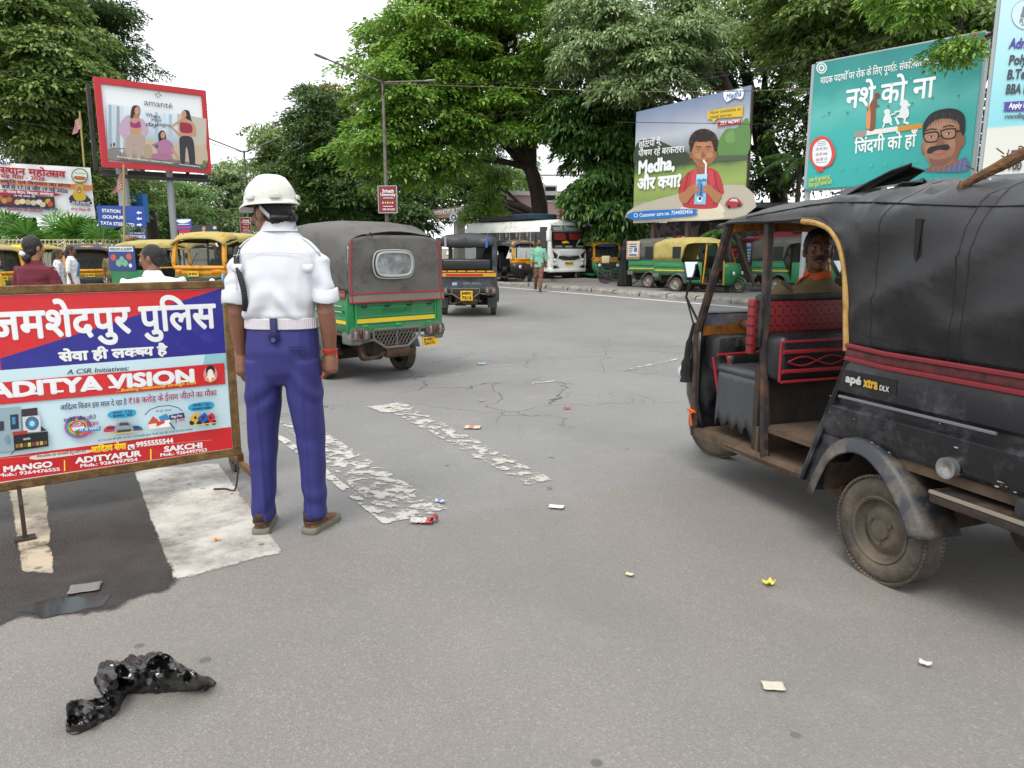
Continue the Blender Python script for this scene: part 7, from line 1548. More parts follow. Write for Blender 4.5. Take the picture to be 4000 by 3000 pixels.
# ------------------------------------------------------------------ people
SKIN = mat('skin_brown', '#7c5440', .5, 0, .12, 14, None, bump=.08, bscale=60)
SKIND = mat('skin_dark', '#6b432e', .5, 0, .12, 14)
SKINL = mat('skin_tan', '#9c6d50', .5, 0, .12, 14)
HAIR = mat('black_hair', '#17120f', .45, 0, .4, 60, None, bump=.6, bscale=150)
EYEW, EYEB = mat('eye_white', '#d9d3ca', .3), mat('eye_dark', '#120c0a', .2)
def Rz(a): return Matrix.Rotation(a, 3, 'Z')
def head_parts(mb, hc, Rm, s=1.0, neck=None, jaw=1.0):
 P = lambda x, y, z: Vector(hc) + Rm @ Vector((x * s, y * s, z * s))
 mb.ell(P(0, -.005, .02), (.075 * s, .096 * s, .1 * s), 0, 18, 12, Rm); mb.ell(P(0, .02, -.05), (.06 * s * jaw, .07 * s, .068 * s), 0, 14, 9, Rm); mb.ell(P(0, .055, -.092), (.03 * s, .03 * s, .026 * s), 0, 10, 7, Rm)
 mb.ell(P(0, .098, -.02), (.015 * s, .02 * s, .02 * s), 0, 8, 6, Rm); mb.tube([P(0, .086, .022), P(0, .1, -.018)], [.009 * s, .013 * s], 6)
 for x in (-1, 1):
  mb.ell(P(x * .077, -.005, -.012), (.011 * s, .022 * s, .034 * s), 0, 8, 6, Rm); mb.ell(P(x * .036, .074, -.03), (.024 * s, .02 * s, .024 * s), 0, 8, 6, Rm); mb.tube([P(x * .012, .09, .03), P(x * .055, .072, .032)], .01 * s, 6)
 mb.ell(P(0, .09, -.06), (.024 * s, .014 * s, .01 * s), 0, 8, 6, Rm)
 mb.tube([neck if neck is not None else P(0, -.03, -.2), P(0, -.018, -.05)], [.058 * s, .054 * s], 12)
 return P
def face_details(root, P, Rm, s=1.0, moustache=False, lips='#7a4238', parent=None):
 for x in (-1, 1):
  mb = MB(); mb.ell(P(x * .034, .079, .008), (.0125 * s, .009 * s, .0046 * s), 0, 10, 6, Rm); e = mb.build('eye', EYEW, root); mb = MB(); mb.ell(P(x * .034, .0875, .008), (.0065 * s, .003 * s, .0065 * s), 0, 10, 6, Rm); mb.build('iris', EYEB, e)
  mb = MB(); mb.tube([P(x * .014, .1, .03), P(x * .036, .095, .036), P(x * .06, .076, .03)], [.004 * s, .005 * s, .003 * s], 6); mb.build('eyebrow', HAIR, root)
 mb = MB(); mb.tube([P(-.022, .098, -.066), P(0, .106, -.064), P(.022, .098, -.066)], [.003 * s, .006 * s, .003 * s], 6); mb.build('lips', mat('lips_' + lips, lips, .5), root)
 if moustache: mb = MB(); mb.tube([P(-.036, .09, -.062), P(-.014, .106, -.05), P(0, .109, -.049), P(.014, .106, -.05), P(.036, .09, -.062)], [.004 * s, .01 * s, .009 * s, .01 * s, .004 * s], 8); mb.build('moustache', HAIR, root)
def hand(mb, wr, d, side, up, curl=.35, s=1.0, thumb=1.0):
 """palm and five fingers; d points along the hand, up is the back of the hand, side = +1 puts the thumb on d x up"""
 d = Vector(d).normalized(); up = Vector(up); up = (up - d * up.dot(d)).normalized(); a = d.cross(up) * side; wr = Vector(wr)
 F = lambda x, y, z: wr + (a * x + d * y + up * z) * s
 mb.tube([F(0, -.02, 0), F(.0, .03, 0), F(0, .075, 0), F(0, .09, -.004)], [.026 * s, .036 * s, .04 * s, .036 * s], 10, flat=1.0)
 for k, (x, L, y0) in enumerate(((.03, .072, .085), (.01, .08, .09), (-.01, .075, .088), (-.029, .058, .08))):
  p = F(x, y0, 0); ang = 0; pts = [p]
  for q, f in enumerate((.45, .32, .25)):
   ang += curl * (1.0, 1.25, .9)[q] * (1 + .12 * k); p = p + (d * math.cos(ang) - up * math.sin(ang)) * L * f * s + a * (x * .08) * s; pts.append(p)
  mb.tube(pts, [.0098 * s, .0092 * s, .0085 * s, .007 * s], 7)
 mb.tube([F(.026, .018, -.006), F(.045, .05, -.016), F(.046, .078, -.028), F(.036, .1, -.036 - .02 * curl)], [.014 * s, .0115 * s, .0105 * s, .008 * s], 7)
 return F
def torso(mb, rings, rz=0.0):
 """rings: (centre, half width, half depth)"""
 out = []
 for c, a, b in rings:
  r_ = []
  for k in range(20):
   q = 2 * PI * k / 20; ca, sa = math.cos(q), math.sin(q); e = 2.5; d = (abs(ca) ** e + abs(sa) ** e) ** (1 / e)
   p = Rz(rz) @ Vector((a * ca / d, b * sa / d, 0)); r_.append(Vector(c) + p)
  out.append(r_)
 mb.loft(out, 0)
def shoe(root, c, yaw, m, ms, L=.27, name='shoe'):
 c = Vector(c); Rm = Rz(yaw)
 def q(x, y, z): return c + Rm @ Vector((x, y, z))
 mb = MB(); rr = []
 for y, hw_, h, z0 in ((-.075, .022, .055, .03), (-.068, .032, .085, .022), (-.03, .037, .098, .02), (.02, .04, .092, .02), (.07, .043, .07, .02), (.12, .046, .055, .02), (.16, .043, .042, .02), (.19, .028, .03, .02), (.2, .01, .02, .022)):
  rr.append([q(hw_ * math.cos(t), y * L / .27, z0 + (h - z0) * max(0, math.sin(t)) ** .8) for t in [PI * k / 10 for k in range(11)]])
 mb.loft(rr, 0, (True, True), True); sh = mb.build(name, m, root)
 mb = MB(); ol = [(-.045, -.07), (-.04, .0), (-.048, .1), (-.045, .17), (-.02, .205), (.02, .205), (.045, .17), (.048, .1), (.04, 0), (.045, -.07), (.02, -.088), (-.02, -.088)]
 pts = catmull([(a, b, 0) for a, b in ol], 3, True); n = len(pts)
 mb.loft([[q(p.x * k, p.y * L / .27 * k, z) for p in pts] for z, k in ((0.001, .96), (.006, 1), (.028, 1), (.034, .95))]); mb.build('sole', ms, sh)
 return sh
def person(label, loc, rz, clothes, hair='short', skin=None, s=1.0, pose=None, vox=.012, head_yaw=0.0, head_pitch=0.0, face=True, moust=False, feet=True, group=None, name='person', legs='trousers', sleeve=.45, curl=.4):
 """a figure standing on the origin and facing +y; pose overrides joints"""
 J = dict(pelvis=(0, 0, .93), waist=(0, 0, 1.07), chest=(0, .005, 1.27), neck=(0, -.01, 1.45), head=(0, .015, 1.6), sl=(-.18, 0, 1.39), sr=(.18, 0, 1.39), el=(-.225, -.03, 1.11), er=(.225, -.03, 1.11), wl=(-.23, .03, .87), wr=(.23, .03, .87), hl=(-.09, 0, .88), hr=(.09, 0, .88), kl=(-.1, .02, .49), kr=(.1, .02, .49), al=(-.11, -.03, .08), ar=(.11, -.03, .08), fl=.1, fr=-.1)
 J.update(pose or {}); V = {k: Vector(v) for k, v in J.items() if not isinstance(v, (int, float))}
 skin = skin or SKIN; t = thing(name, label, 'person', loc, rz, group); t.scale = (s, s, s)
 sd = (V['sr'] - V['sl']); tz = math.atan2(sd.y, sd.x)
 hd = V['hr'] - V['hl']; hz = math.atan2(hd.y, hd.x)
 fem = clothes.get('fem', 0)
 mb = MB(); Rm = Rz(head_yaw) @ Matrix.Rotation(head_pitch, 3, 'X')
 P = head_parts(mb, V['head'], Rm, 1.0, V['neck'] - Vector((0, 0, .03)), .9 if fem else 1.0)
 torso(mb, [(V['pelvis'], .14, .095), (V['waist'], .12, .085), (V['chest'], .15, .1), (V['neck'] - Vector((0, 0, .05)), .12, .07), (V['neck'], .055, .055)], tz)
 for a, b, c in (('sl', 'el', 'wl'), ('sr', 'er', 'wr')):
  mb.tube([V[a], V[a].lerp(V[b], .5), V[b], V[b].lerp(V[c], .35), V[c]], [.05, .044, .037, .036, .025], 10)
  d = (V[c] - V[b]).normalized(); hand(mb, V[c], d + Vector((0, 0, 0)), -1 if a == 'sl' else 1, J.get('up' + a[1], Vector((-1 if a == 'sl' else 1, 0, 0.05))), J.get('curl' + a[1], curl))
 for a, b, c in (('hl', 'kl', 'al'), ('hr', 'kr', 'ar')): mb.tube([V[a], V[b], V[c]], [.075, .05, .035], 10)
 body = mb.build('body', skin, t); remesh(body, vox, 3)
 # upper garment
 w_ = clothes.get('w', 1.0); mb = MB(); hem = clothes.get('hem', .02)
 low = V['pelvis'] - Vector((0, 0, hem)) if hem < .3 else V['pelvis']
 torso(mb, [(low, .168 * w_, .125 * w_), (V['pelvis'].lerp(V['waist'], .5), .16 * w_, .118 * w_), (V['waist'], .15 * w_, .112 * w_), (V['chest'], .178 * w_, .125 * w_), (V['chest'].lerp(V['neck'], .6), .175 * w_, .1 * w_), (V['neck'] - Vector((0, 0, .035)), .1, .075), (V['neck'] + Vector((0, 0, .02)), .068, .068)], tz)
 for a, b, c in (('sl', 'el', 'wl'), ('sr', 'er', 'wr')):
  f = min(1, sleeve * 2); e = V[a].lerp(V[b], f); pts = [V[a] + (V['neck'] - V[a]) * .12, V[a].lerp(V[b], f * .5), e]; rs = [.066, .06, .056]
  if sleeve > .5: pts.append(V[b].lerp(V[c], (sleeve - .5) * 2)); rs.append(.046)
  mb.tube(pts, rs, 12)
 seed = loc[0] * 3 + loc[1]
 sh = mb.build(clothes.get('top', 'shirt'), clothes['m'], t)
 remesh(sh, vox, 4, lambda c, n: c + n * (.004 * math.sin(c[2] * 38 + 6 * nz(c[0] * 6 + seed, c[1] * 6, c[2] * 5)) * (1 if c[2] < V['chest'].z else .5) + .007 * nz(c[0] * 7 + seed, c[1] * 7, c[2] * 9)))
 if feet:
  mb = MB(); lm = clothes.get('lm', flat('#3a3a44'))
  if legs == 'skirt':
   torso(mb, [((0, 0, .06), .26, .22), ((0, 0, .4), .22, .18), ((0, 0, .7), .2, .15), (V['pelvis'], .165, .12), (V['waist'], .14, .1)], hz)
  else:
   torso(mb, [(V['pelvis'] - Vector((0, 0, .1)), .15, .11), (V['pelvis'], .17, .12), (V['waist'] - Vector((0, 0, .04)), .148, .108)], hz)
   for a, b, c in (('hl', 'kl', 'al'), ('hr', 'kr', 'ar')): mb.tube([V[a] + Vector((0, 0, .02)), V[a].lerp(V[b], .5), V[b], V[b].lerp(V[c], .5), V[c] + Vector((0, 0, .01))], [.1, .088, .072, .064, .06], 12)
  tr = mb.build({'skirt': 'skirt'}.get(legs, 'trousers'), lm, t); remesh(tr, vox, 4, lambda c, n: c + n * (.006 * math.sin(c[2] * 30 + 5 * nz(c[0] * 5 + seed, c[1] * 5, c[2] * 4)) * (1 if legs != 'skirt' else .2) + .008 * nz(c[0] * 6, c[1] * 6 + seed, c[2] * 6) + (.02 * math.sin(math.atan2(c[1], c[0]) * 11) * (1 - min(1, c[2])) if legs == 'skirt' else 0)))
  for k, f in (('al', J['fl']), ('ar', J['fr'])): shoe(t, (V[k].x, V[k].y, V[k].z - .08), f, clothes.get('shoe', mat('dark_shoe', '#26221f', .6)), clothes.get('sole', mat('dark_sole', '#39352f', .8)), .26)
 # hair
 mb = MB(); C = V['head']
 def Q(x, y, z): return C + Rm @ Vector((x, y, z))
 if hair == 'short':
  mb.ell(Q(0, -.016, .032), (.0815, .099, .1), 0, 20, 14, Rm); mb.ell(Q(0, -.06, -.02), (.066, .05, .07), 0, 14, 9, Rm)
  for x in (-1, 1): mb.ell(Q(x * .068, .012, .012), (.014, .022, .036), 0, 8, 6, Rm)
 elif hair == 'bun':
  mb.ell(Q(0, -.016, .03), (.084, .104, .104), 0, 20, 14, Rm); mb.ell(Q(0, -.05, -.03), (.075, .06, .07), 0, 14, 9, Rm); mb.ell(Q(0, -.105, -.1), (.055, .04, .05), 0, 12, 8, Rm)
 elif hair == 'long':
  mb.ell(Q(0, -.016, .03), (.083, .102, .102), 0, 20, 14, Rm); mb.tube([Q(0, -.06, .0), Q(0, -.085, -.12), Q(0, -.09, -.3), Q(0, -.08, -.42)], [.075, .065, .05, .025], 12)
 if hair != 'none':
  h = mb.build('hair', HAIR, t); remesh(h, .009 if vox < .01 else .012, 2, lambda c, n: c + n * .005 * nz(c[0] * 60, c[1] * 60, c[2] * 25))
 if face: face_details(t, P, Rm, 1.0, moust)
 return t, V, Q, Rm
# ---- the traffic officer seen from behind
def officer():
 t = thing('person', 'traffic officer in white shirt, white helmet and purple blue trousers, seen from behind', 'person', (-1.16, 3.655, 0), 0)
 HY = R(58); Rm = Rz(HY) @ Matrix.Rotation(R(-3), 3, 'X'); hc = Vector((.0, .0, 1.615))
 mb = MB(); head_parts(mb, hc, Rm, 1.0, Vector((.03, -.005, 1.46)))
 torso(mb, [((.02, 0, .95), .14, .1), ((.02, 0, 1.1), .12, .08), ((.02, 0, 1.3), .15, .085), ((.03, 0, 1.4), .12, .06), ((.03, 0, 1.5), .055, .055)])
 L = [Vector(p) for p in ((-.14, 0, 1.36), (-.185, -.012, 1.25), (-.19, -.025, 1.135), (-.195, .0, 1.05), (-.2, .03, .915))]
 Rr = [Vector(p) for p in ((.185, 0, 1.36), (.238, -.012, 1.25), (.25, -.03, 1.135), (.254, -.01, 1.05), (.248, .02, .925))]
 mb.tube(L, [.038, .041, .041, .04, .028], 12); mb.tube(Rr, [.038, .041, .042, .041, .029], 12)
 hand(mb, L[-1], (.06, .02, -1), 1, (-.6, -.8, 0), .3, 1.04)
 hand(mb, Rr[-1], (-.02, .05, -1), -1, (.7, -.7, 0), 1.0, 1.0)
 for s, a in ((-1, -.08), (1, .1)): mb.tube([(a, 0, .9), (a * 1.25, 0, .5), (a * 1.4, 0, .08)], [.08, .05, .035], 10)
 body = mb.build('body', SKIN, t); remesh(body, .0052, 3)
 # trousers
 pants = mat('officer_trousers', '#282868', .75, 0, .14, 5, None, bump=.12, bscale=220)
 mb = MB()
 torso(mb, [((.016, 0, .775), .155, .085), ((.016, .002, .84), .174, .115), ((.018, .0, .95), .18, .128), ((.022, 0, 1.02), .174, .118), ((.024, 0, 1.085), .17, .108)])
 def leg(rings): torso(mb, [((x, y, z), a, b) for z, x, y, a, b in rings])
 leg([(.9, -.078, 0, .09, .112), (.78, -.084, 0, .09, .106), (.66, -.096, .004, .082, .098), (.5, -.108, .008, .07, .086), (.3, -.117, .0, .061, .078), (.15, -.123, -.004, .056, .072), (.092, -.125, -.004, .055, .07), (.07, -.125, -.002, .05, .066)])
 leg([(.9, .11, 0, .09, .112), (.78, .112, 0, .089, .106), (.66, .122, .004, .08, .098), (.5, .132, .008, .068, .086), (.3, .14, .0, .06, .078), (.15, .143, -.004, .056, .072), (.1, .143, -.004, .055, .07), (.078, .143, -.002, .05, .066)])
 tr = mb.build('trousers', pants, t)
 def drape(c, n):
  x, y, z = c
  cx = -.1 if x < .015 else .125
  a = .009 * max(0, 1 - abs(x - cx) / .016) * sstep(.84, .7, z) * (abs(y) > .03)
  w = .0045 * math.sin(z * 34 + (x - cx) * 26 * (1 if x > .015 else -1) + 4 * nz(x * 7, y * 7, z * 5)) * sstep(.95, .75, z) * (0.35 + .65 * sstep(.62, .72, z) + .5 * sstep(.3, .16, z))
  return c + n * (a + w + .004 * nz(x * 9, y * 8, z * 5))
 remesh(tr, .0075, 4, drape)
 mb = MB(); c = Vector((.02, -.118, 0))
 mb.add([(.003, -.123, 1.115), (.037, -.123, 1.115), (.036, -.128, 1.055), (.05, -.134, 1.02), (.02, -.137, .992), (-.01, -.134, 1.02), (.004, -.128, 1.055)], [tuple(range(7))]); tab = mb.build('waist_tab', mat('tab_violet', '#1f1e52', .8), t, thick=.006)
 mb = MB(); mb.lathe([(.001, -.004), (.01, -.004), (.012, 0), (.012, .003)], (.02, -.143, 1.012), 'Y', 14); mb.build('button', mat('button_blue', '#3c4a78', .3), tab)
 mb = MB()
 for z in (.978, .965): mb.tube([(.09, -.131, z), (.13, -.123, z - .001), (.172, -.106, z - .003)], .0028, 5)
 mb.build('pocket_welt', mat('dark_welt', '#1d1b50', .8), t); mb = MB(); mb.lathe([(.001, -.003), (.008, -.003), (.009, .003)], (.15, -.12, .95), 'Y', 12); mb.build('button', mat('button_dark', '#23214a', .3), t)
 # belt
 mb = MB(); torso(mb, [((.023, 0, 1.058), .176, .116), ((.023, 0, 1.061), .1795, .12), ((.023, 0, 1.108), .1785, .119), ((.023, 0, 1.111), .175, .115)])
 bm_ = bpy.data.materials.new('ribbed_belt'); bm_.use_nodes = True; N = bm_.node_tree.nodes; L_ = bm_.node_tree.links; b = N['Principled BSDF']; b.inputs['Base Color'].default_value = (.66, .63, .66, 1); b.inputs['Roughness'].default_value = .7
 tc = N.new('ShaderNodeTexCoord'); wv = N.new('ShaderNodeTexWave'); wv.inputs['Scale'].default_value = 45; L_.new(tc.outputs['Object'], wv.inputs[0]); bp = N.new('ShaderNodeBump'); bp.inputs['Strength'].default_value = .8; bp.inputs['Distance'].default_value = .004; L_.new(wv.outputs['Fac'], bp.inputs['Height']); L_.new(bp.outputs[0], b.inputs['Normal'])
 mb.build('belt', bm_, t)
 # shirt
 white = mat('white_shirt', '#c6c9cf', .8, 0, .04, 4, None, bump=.06, bscale=300)
 mb = MB()
 torso(mb, [((.023, 0, 1.1), .168, .108), ((.022, -.004, 1.124), .179, .121), ((.02, -.006, 1.165), .18, .126), ((.02, -.004, 1.24), .184, .127), ((.022, 0, 1.32), .194, .122), ((.026, 0, 1.38), .203, .108), ((.028, 0, 1.425), .192, .098), ((.03, -.002, 1.465), .158, .088), ((.033, -.004, 1.5), .112, .078), ((.036, -.004, 1.53), .08, .07)])
 mb.tube([Vector((-.11, 0, 1.415)), Vector((-.17, 0, 1.365)), Vector((-.188, -.012, 1.26)), Vector((-.188, -.022, 1.2))], [.05, .056, .055, .056], 14)
 mb.tube([Vector((.155, 0, 1.415)), Vector((.216, 0, 1.365)), Vector((.24, -.014, 1.26)), Vector((.246, -.024, 1.2))], [.05, .056, .055, .056], 14)
 sh = mb.build('shirt', white, t)
 def cloth(c, n):
  x, y, z = c; u = x - .02
  w = .007 * math.sin(26 * z + 30 * abs(u) + 5 * nz(x * 5, y * 5, z * 4)) * sstep(1.34, 1.2, z) + .009 * math.sin(40 * z - 20 * u + 6 * nz(x * 4 + 3, y * 4, z * 3)) * sstep(1.2, 1.12, z)
  arm = max(0, abs(u) - .17) / .06
  w += min(1, arm) * .005 * math.sin(60 * z + 25 * y + 5 * nz(x * 9, y * 9, z * 9))
  return c + n * (w + .007 * nz(x * 6, y * 6, z * 6) + .004 * nz(x * 14, y * 14, z * 12))
 remesh(sh, .0072, 4, cloth)
 for a, b, k in ((Vector((-.189, -.018, 1.245)), Vector((-.19, -.028, 1.178)), -1), (Vector((.243, -.018, 1.25)), Vector((.25, -.03, 1.186)), 1)):
  mb = MB(); n = 22; rr = []
  for f, r_ in ((0, .056), (.02, .062), (.1, .065), (.5, .066), (.92, .067), (1, .062), (.96, .052)):
   p = a.lerp(b, f); rr.append([p + Vector((r_ * math.cos(q) * (1 + .03 * nz(q * 1.5, f * 3 + k)), r_ * 1.02 * math.sin(q) * (1 + .04 * nz(q * 2, f * 2, k)), .006 * math.sin(q * 2 + k) + .004 * nz(q * 3, f))) for q in [2 * PI * i / n for i in range(n)]])
  mb.loft(rr, 0, (False, False)); mb.build('rolled_cuff', white, t, sharp=80)
 # collar
 mb = MB(); rr = []
 for z, a, b, dy in ((1.515, .08, .072, 0), (1.54, .073, .066, -.004), (1.566, .069, .063, -.006), (1.571, .073, .067, -.007), (1.548, .08, .073, -.007), (1.524, .09, .08, -.006)):
  rr.append([Vector((.036 + a * math.cos(q), dy + b * math.sin(q), z - .035 * max(0, math.sin(q)) ** 2)) for q in [2 * PI * i / 28 for i in range(28)]])
 mb.loft(rr, 0, (False, False)); mb.build('collar', white, t, sharp=80)
 # shoulder straps, loops, lanyard, sleeve badge, yoke seam
 for s_, x0 in ((-1, -.12), (1, .175)):
  mb = MB(); mb.sheet(lambda a, c: (x0 + s_ * (.105 * a - .045) + 0 * c, -.03 + .05 * c - .01 * a, 1.492 - .075 * a * a * .9 - .02 * a + .006), 6, 3); mb.build('shoulder_strap', white, t, thick=.006)
  mb = MB(); mb.add([(x0 + s_ * .02 - .024, -.112, 1.37), (x0 + s_ * .02 + .024, -.112, 1.372), (x0 + s_ * .02 + .022, -.117, 1.335), (x0 + s_ * .02, -.119, 1.325), (x0 + s_ * .02 - .024, -.117, 1.337)], [tuple(range(5))]); mb.build('strap_end', white, t, thick=.006)
 mb = MB(); lp = catmull([(-.165, .03, 1.45), (-.16, -.05, 1.44), (-.145, -.1, 1.375), (-.125, -.122, 1.31), (-.11, -.13, 1.25), (-.108, -.128, 1.2), (-.118, -.11, 1.15)], 8)
 mb.tube(lp, [.0125 + .0018 * (k % 2) for k in range(len(lp))], 8, flat=.6); mb.build('lanyard', mat('black_braid', '#131318', .7, 0, .3, 80), t)
 mb = MB(); mb.lathe([(.001, -.003), (.022, -.002), (.024, .003)], (-.251, .0, 1.3), 'X', 18); b_ = mb.build('sleeve_badge', flat('#8fb6cf'), t); mb = MB(); mb.lathe([(.012, -.006), (.018, -.006)], (-.251, .0, 1.3), 'X', 18); mb.build('badge_ring', flat('#b8302c'), b_)
 mb = MB(); mb.tube(catmull([(-.16, -.095, 1.41), (-.08, -.107, 1.42), (.03, -.11, 1.424), (.14, -.107, 1.42), (.215, -.095, 1.41)], 5), .0016, 5); 
 for q in ([(-.135, -.085, 1.44), (-.155, -.098, 1.37), (-.15, -.108, 1.3), (-.15, -.1, 1.24)], [(.19, -.085, 1.44), (.208, -.098, 1.37), (.2, -.108, 1.3), (.198, -.1, 1.24)]): mb.tube(catmull(q, 5), .0018, 5)
 mb.build('yoke_seam', mat('seam_grey', '#b9bcc2', .8), t)
 # wrist thread and rolled paper in the right hand
 w = Rr[-1]; mb = MB()
 for k in range(4): mb.lathe([(.033 + .002 * k % 2, -.002), (.036, 0), (.033, .002)], (w.x, w.y - .002, w.z + .006 + .006 * k), 'Z', 18)
 mb.tube([(w.x + .033, w.y - .01, w.z + .01), (w.x + .04, w.y - .02, w.z - .02)], .003, 5); mb.build('wrist_thread', mat('red_thread', '#c3321c', .7), t)
 mb = MB(); mb.tube([(w.x - .01, w.y + .01, w.z - .075), (w.x - .06, w.y - .03, w.z - .135)], .007, 8); o = mb.build('orange_stick', mat('orange_stick', '#b8563c', .6), t)
 # shoes
 so, up = mat('grey_sole', '#6f6a5e', .8, 0, .2, 12), mat('brown_shoe', '#5b3a22', .65, 0, .25, 18, '#7d5a3c', .3, 10)
 for c, y in (((-.135, -.0, 0), R(8)), ((.14, .005, 0), R(-20))):
  s_ = shoe(t, c, y, up, so, .25); q = Rz(y); mb = MB(); 
  rr = [[Vector(c) + q @ Vector((.04 * math.cos(a), -.03 + .048 * math.sin(a), z)) for a in [2 * PI * k / 16 for k in range(16)]] for z in (.07, .1, .115)]
  mb.loft(rr, 0, (False, False)); mb.build('shoe_collar', mat('shoe_lining', '#3f2a1c', .8), s_, thick=.006)
  mb = MB(); mb.tube(catmull([tuple(Vector(c) + q @ Vector(p)) for p in ((-.042, .04, .055), (-.036, -.04, .062), (0, -.079, .062), (.036, -.04, .062), (.042, .04, .055))], 5), .009, 6); mb.build('heel_patch', mat('shoe_dark', '#43302a', .7), s_)
 # helmet and harness
 hl = mat('helmet_white', '#c6c7be', .3, 0, .03, 5, '#a9a79c', .25, 7, coat=.2); HC = hc + Vector((0, 0, .045))
 def Hh(x, y, z): return HC + Rm @ Vector((x, y, z))
 mb = MB(); rr = []
 for k in range(13):
  th = PI / 2 * k / 12; r_ = math.cos(th) ** .82; z = .125 * math.sin(th)
  ring = []
  for j in range(48):
   q = 2 * PI * j / 48; x, y = .116 * r_ * math.cos(q), .134 * r_ * math.sin(q)
   zz = z + .008 * math.exp(-((abs(x) - .035) / .008) ** 2) * (r_ > .15) * (1 if abs(y) < .12 else .4) + (.006 if abs(x) < .03 else 0) * (k > 2)
   ring.append(Hh(x, y, zz))
  rr.append(ring)
 mb.loft(rr, 0, (False, True)); h = mb.build('helmet', hl, t, sharp=60)
 mb = MB(); r0, r1 = [], []
 for lv, (g, dz) in enumerate(((.97, .008), (1.0, -.004), (1.06, -.01), (1.055, -.016), (.96, -.014))):
  r_ = []
  for j in range(48):
   q = 2 * PI * j / 48; pk = max(0, math.sin(q)) ** 3; e = (g - 1) * 1 + 1
   x, y = .118 * e * math.cos(q), (.137 * e + (.055 * pk if lv in (2, 3) else .02 * pk * (lv == 1))) * math.sin(q); r_.append(Hh(x, y, dz - .018 * pk * (lv in (2, 3))))
  r0.append(r_)
 mb.loft(r0, 0, (False, False)); mb.build('brim', hl, h, sharp=60)
 mb = MB()
 for q in (R(180), R(235), R(0), R(-55)): x, y = .121 * math.cos(q), .139 * math.sin(q); mb.box(Hh(x, y, .018), (.05, .012, .02), 0, Rm @ Rz(q + PI / 2), bev=.003)
 mb.build('lug', hl, h)
 mb = MB(); q = R(150); x, y = .118 * math.cos(q), .136 * math.sin(q); Mx = Rm @ Rz(q + PI / 2)
 o_ = Hh(x * .985, y * .985, .042); ux, uy = -(Mx @ Vector((1, 0, 0))), Rm @ Vector((0, 0, 1)); nn = ux.cross(uy)
 if nn.dot(Rm @ Vector((x, y, 0))) < 0: ux = -ux; nn = -nn
 mb.add([o_ + nn * .004 - ux * .02 - uy * .003, o_ + nn * .004 + ux * .02 - uy * .003, o_ + nn * .003 + ux * .02 + uy * .015, o_ + nn * .003 - ux * .02 + uy * .015], [(0, 1, 2, 3)], 0)
 text3(mb, 'HMP', o_ - ux * .016 + nn * .003, ux, uy, .011, .032, 1, .05, 2, .002); mb.build('maker_mark', [flat('#c9cac6'), flat('#2b2c30')], h, sharp=0, recalc=False)
 # hair below the helmet and the ratchet harness
 mb = MB(); mb.ell(hc + Rm @ Vector((0, -.014, .02)), (.0785, .1, .09), 0, 18, 12, Rm); mb.ell(hc + Rm @ Vector((0, -.055, -.02)), (.068, .048, .066), 0, 14, 9, Rm); mb.ell(hc + Rm @ Vector((-.07, .018, 0)), (.013, .018, .04), 0, 8, 6, Rm); hr = mb.build('hair', HAIR, t); remesh(hr, .006, 2, lambda c, n: c + n * .003 * nz(c[0] * 90, c[1] * 90, c[2] * 40))
 B_ = lambda q, r_, z: hc + Rm @ Vector((.082 * r_ * math.cos(q), -.005 + .104 * r_ * math.sin(q), z))
 def band(name, q0, q1, z0, z1, hgt, m, par):
  mb = MB(); n = 14; vs = [[B_(lerp(q0, q1, k / n), 1.06, lerp(z0, z1, k / n) + dz) for dz in (-hgt / 2, hgt / 2)] for k in range(n + 1)]; mb.loft(vs, 0, (False, False), False); return mb.build(name, m, par, thick=.006)
 band('ratchet_band', R(215), R(300), -.032, -.034, .026, mat('ratchet_black', '#17181a', .45), h)
 band('harness_arm', R(190), R(216), .02, -.03, .024, mat('harness_grey', '#a9adb0', .5), h); band('harness_arm', R(300), R(345), -.034, .02, .024, mat('harness_grey', '#a9adb0'), h)
 c = B_(R(285), 1.16, -.034); mb = MB(); nn = (Rm @ Vector((math.cos(R(285)), math.sin(R(285)), 0))).normalized(); mb.tube([c - nn * .008, c + nn * .012], .021, 12); mb.tube([c + nn * .01, c + nn * .018], .013, 10); mb.build('ratchet_knob', mat('ratchet_black', '#17181a'), h)
 mb = MB(); c2 = B_(R(302), 1.12, -.03); mb.tube([c2, c2 + Vector((.005, -.005, -.05)), (.11, -.04, 1.535)], .0035, 6); mb.build('cord', mat('harness_grey', '#a9adb0'), h)
 face_details(t, lambda x, y, z: hc + Rm @ Vector((x, y, z)), Rm, 1.0)
officer()
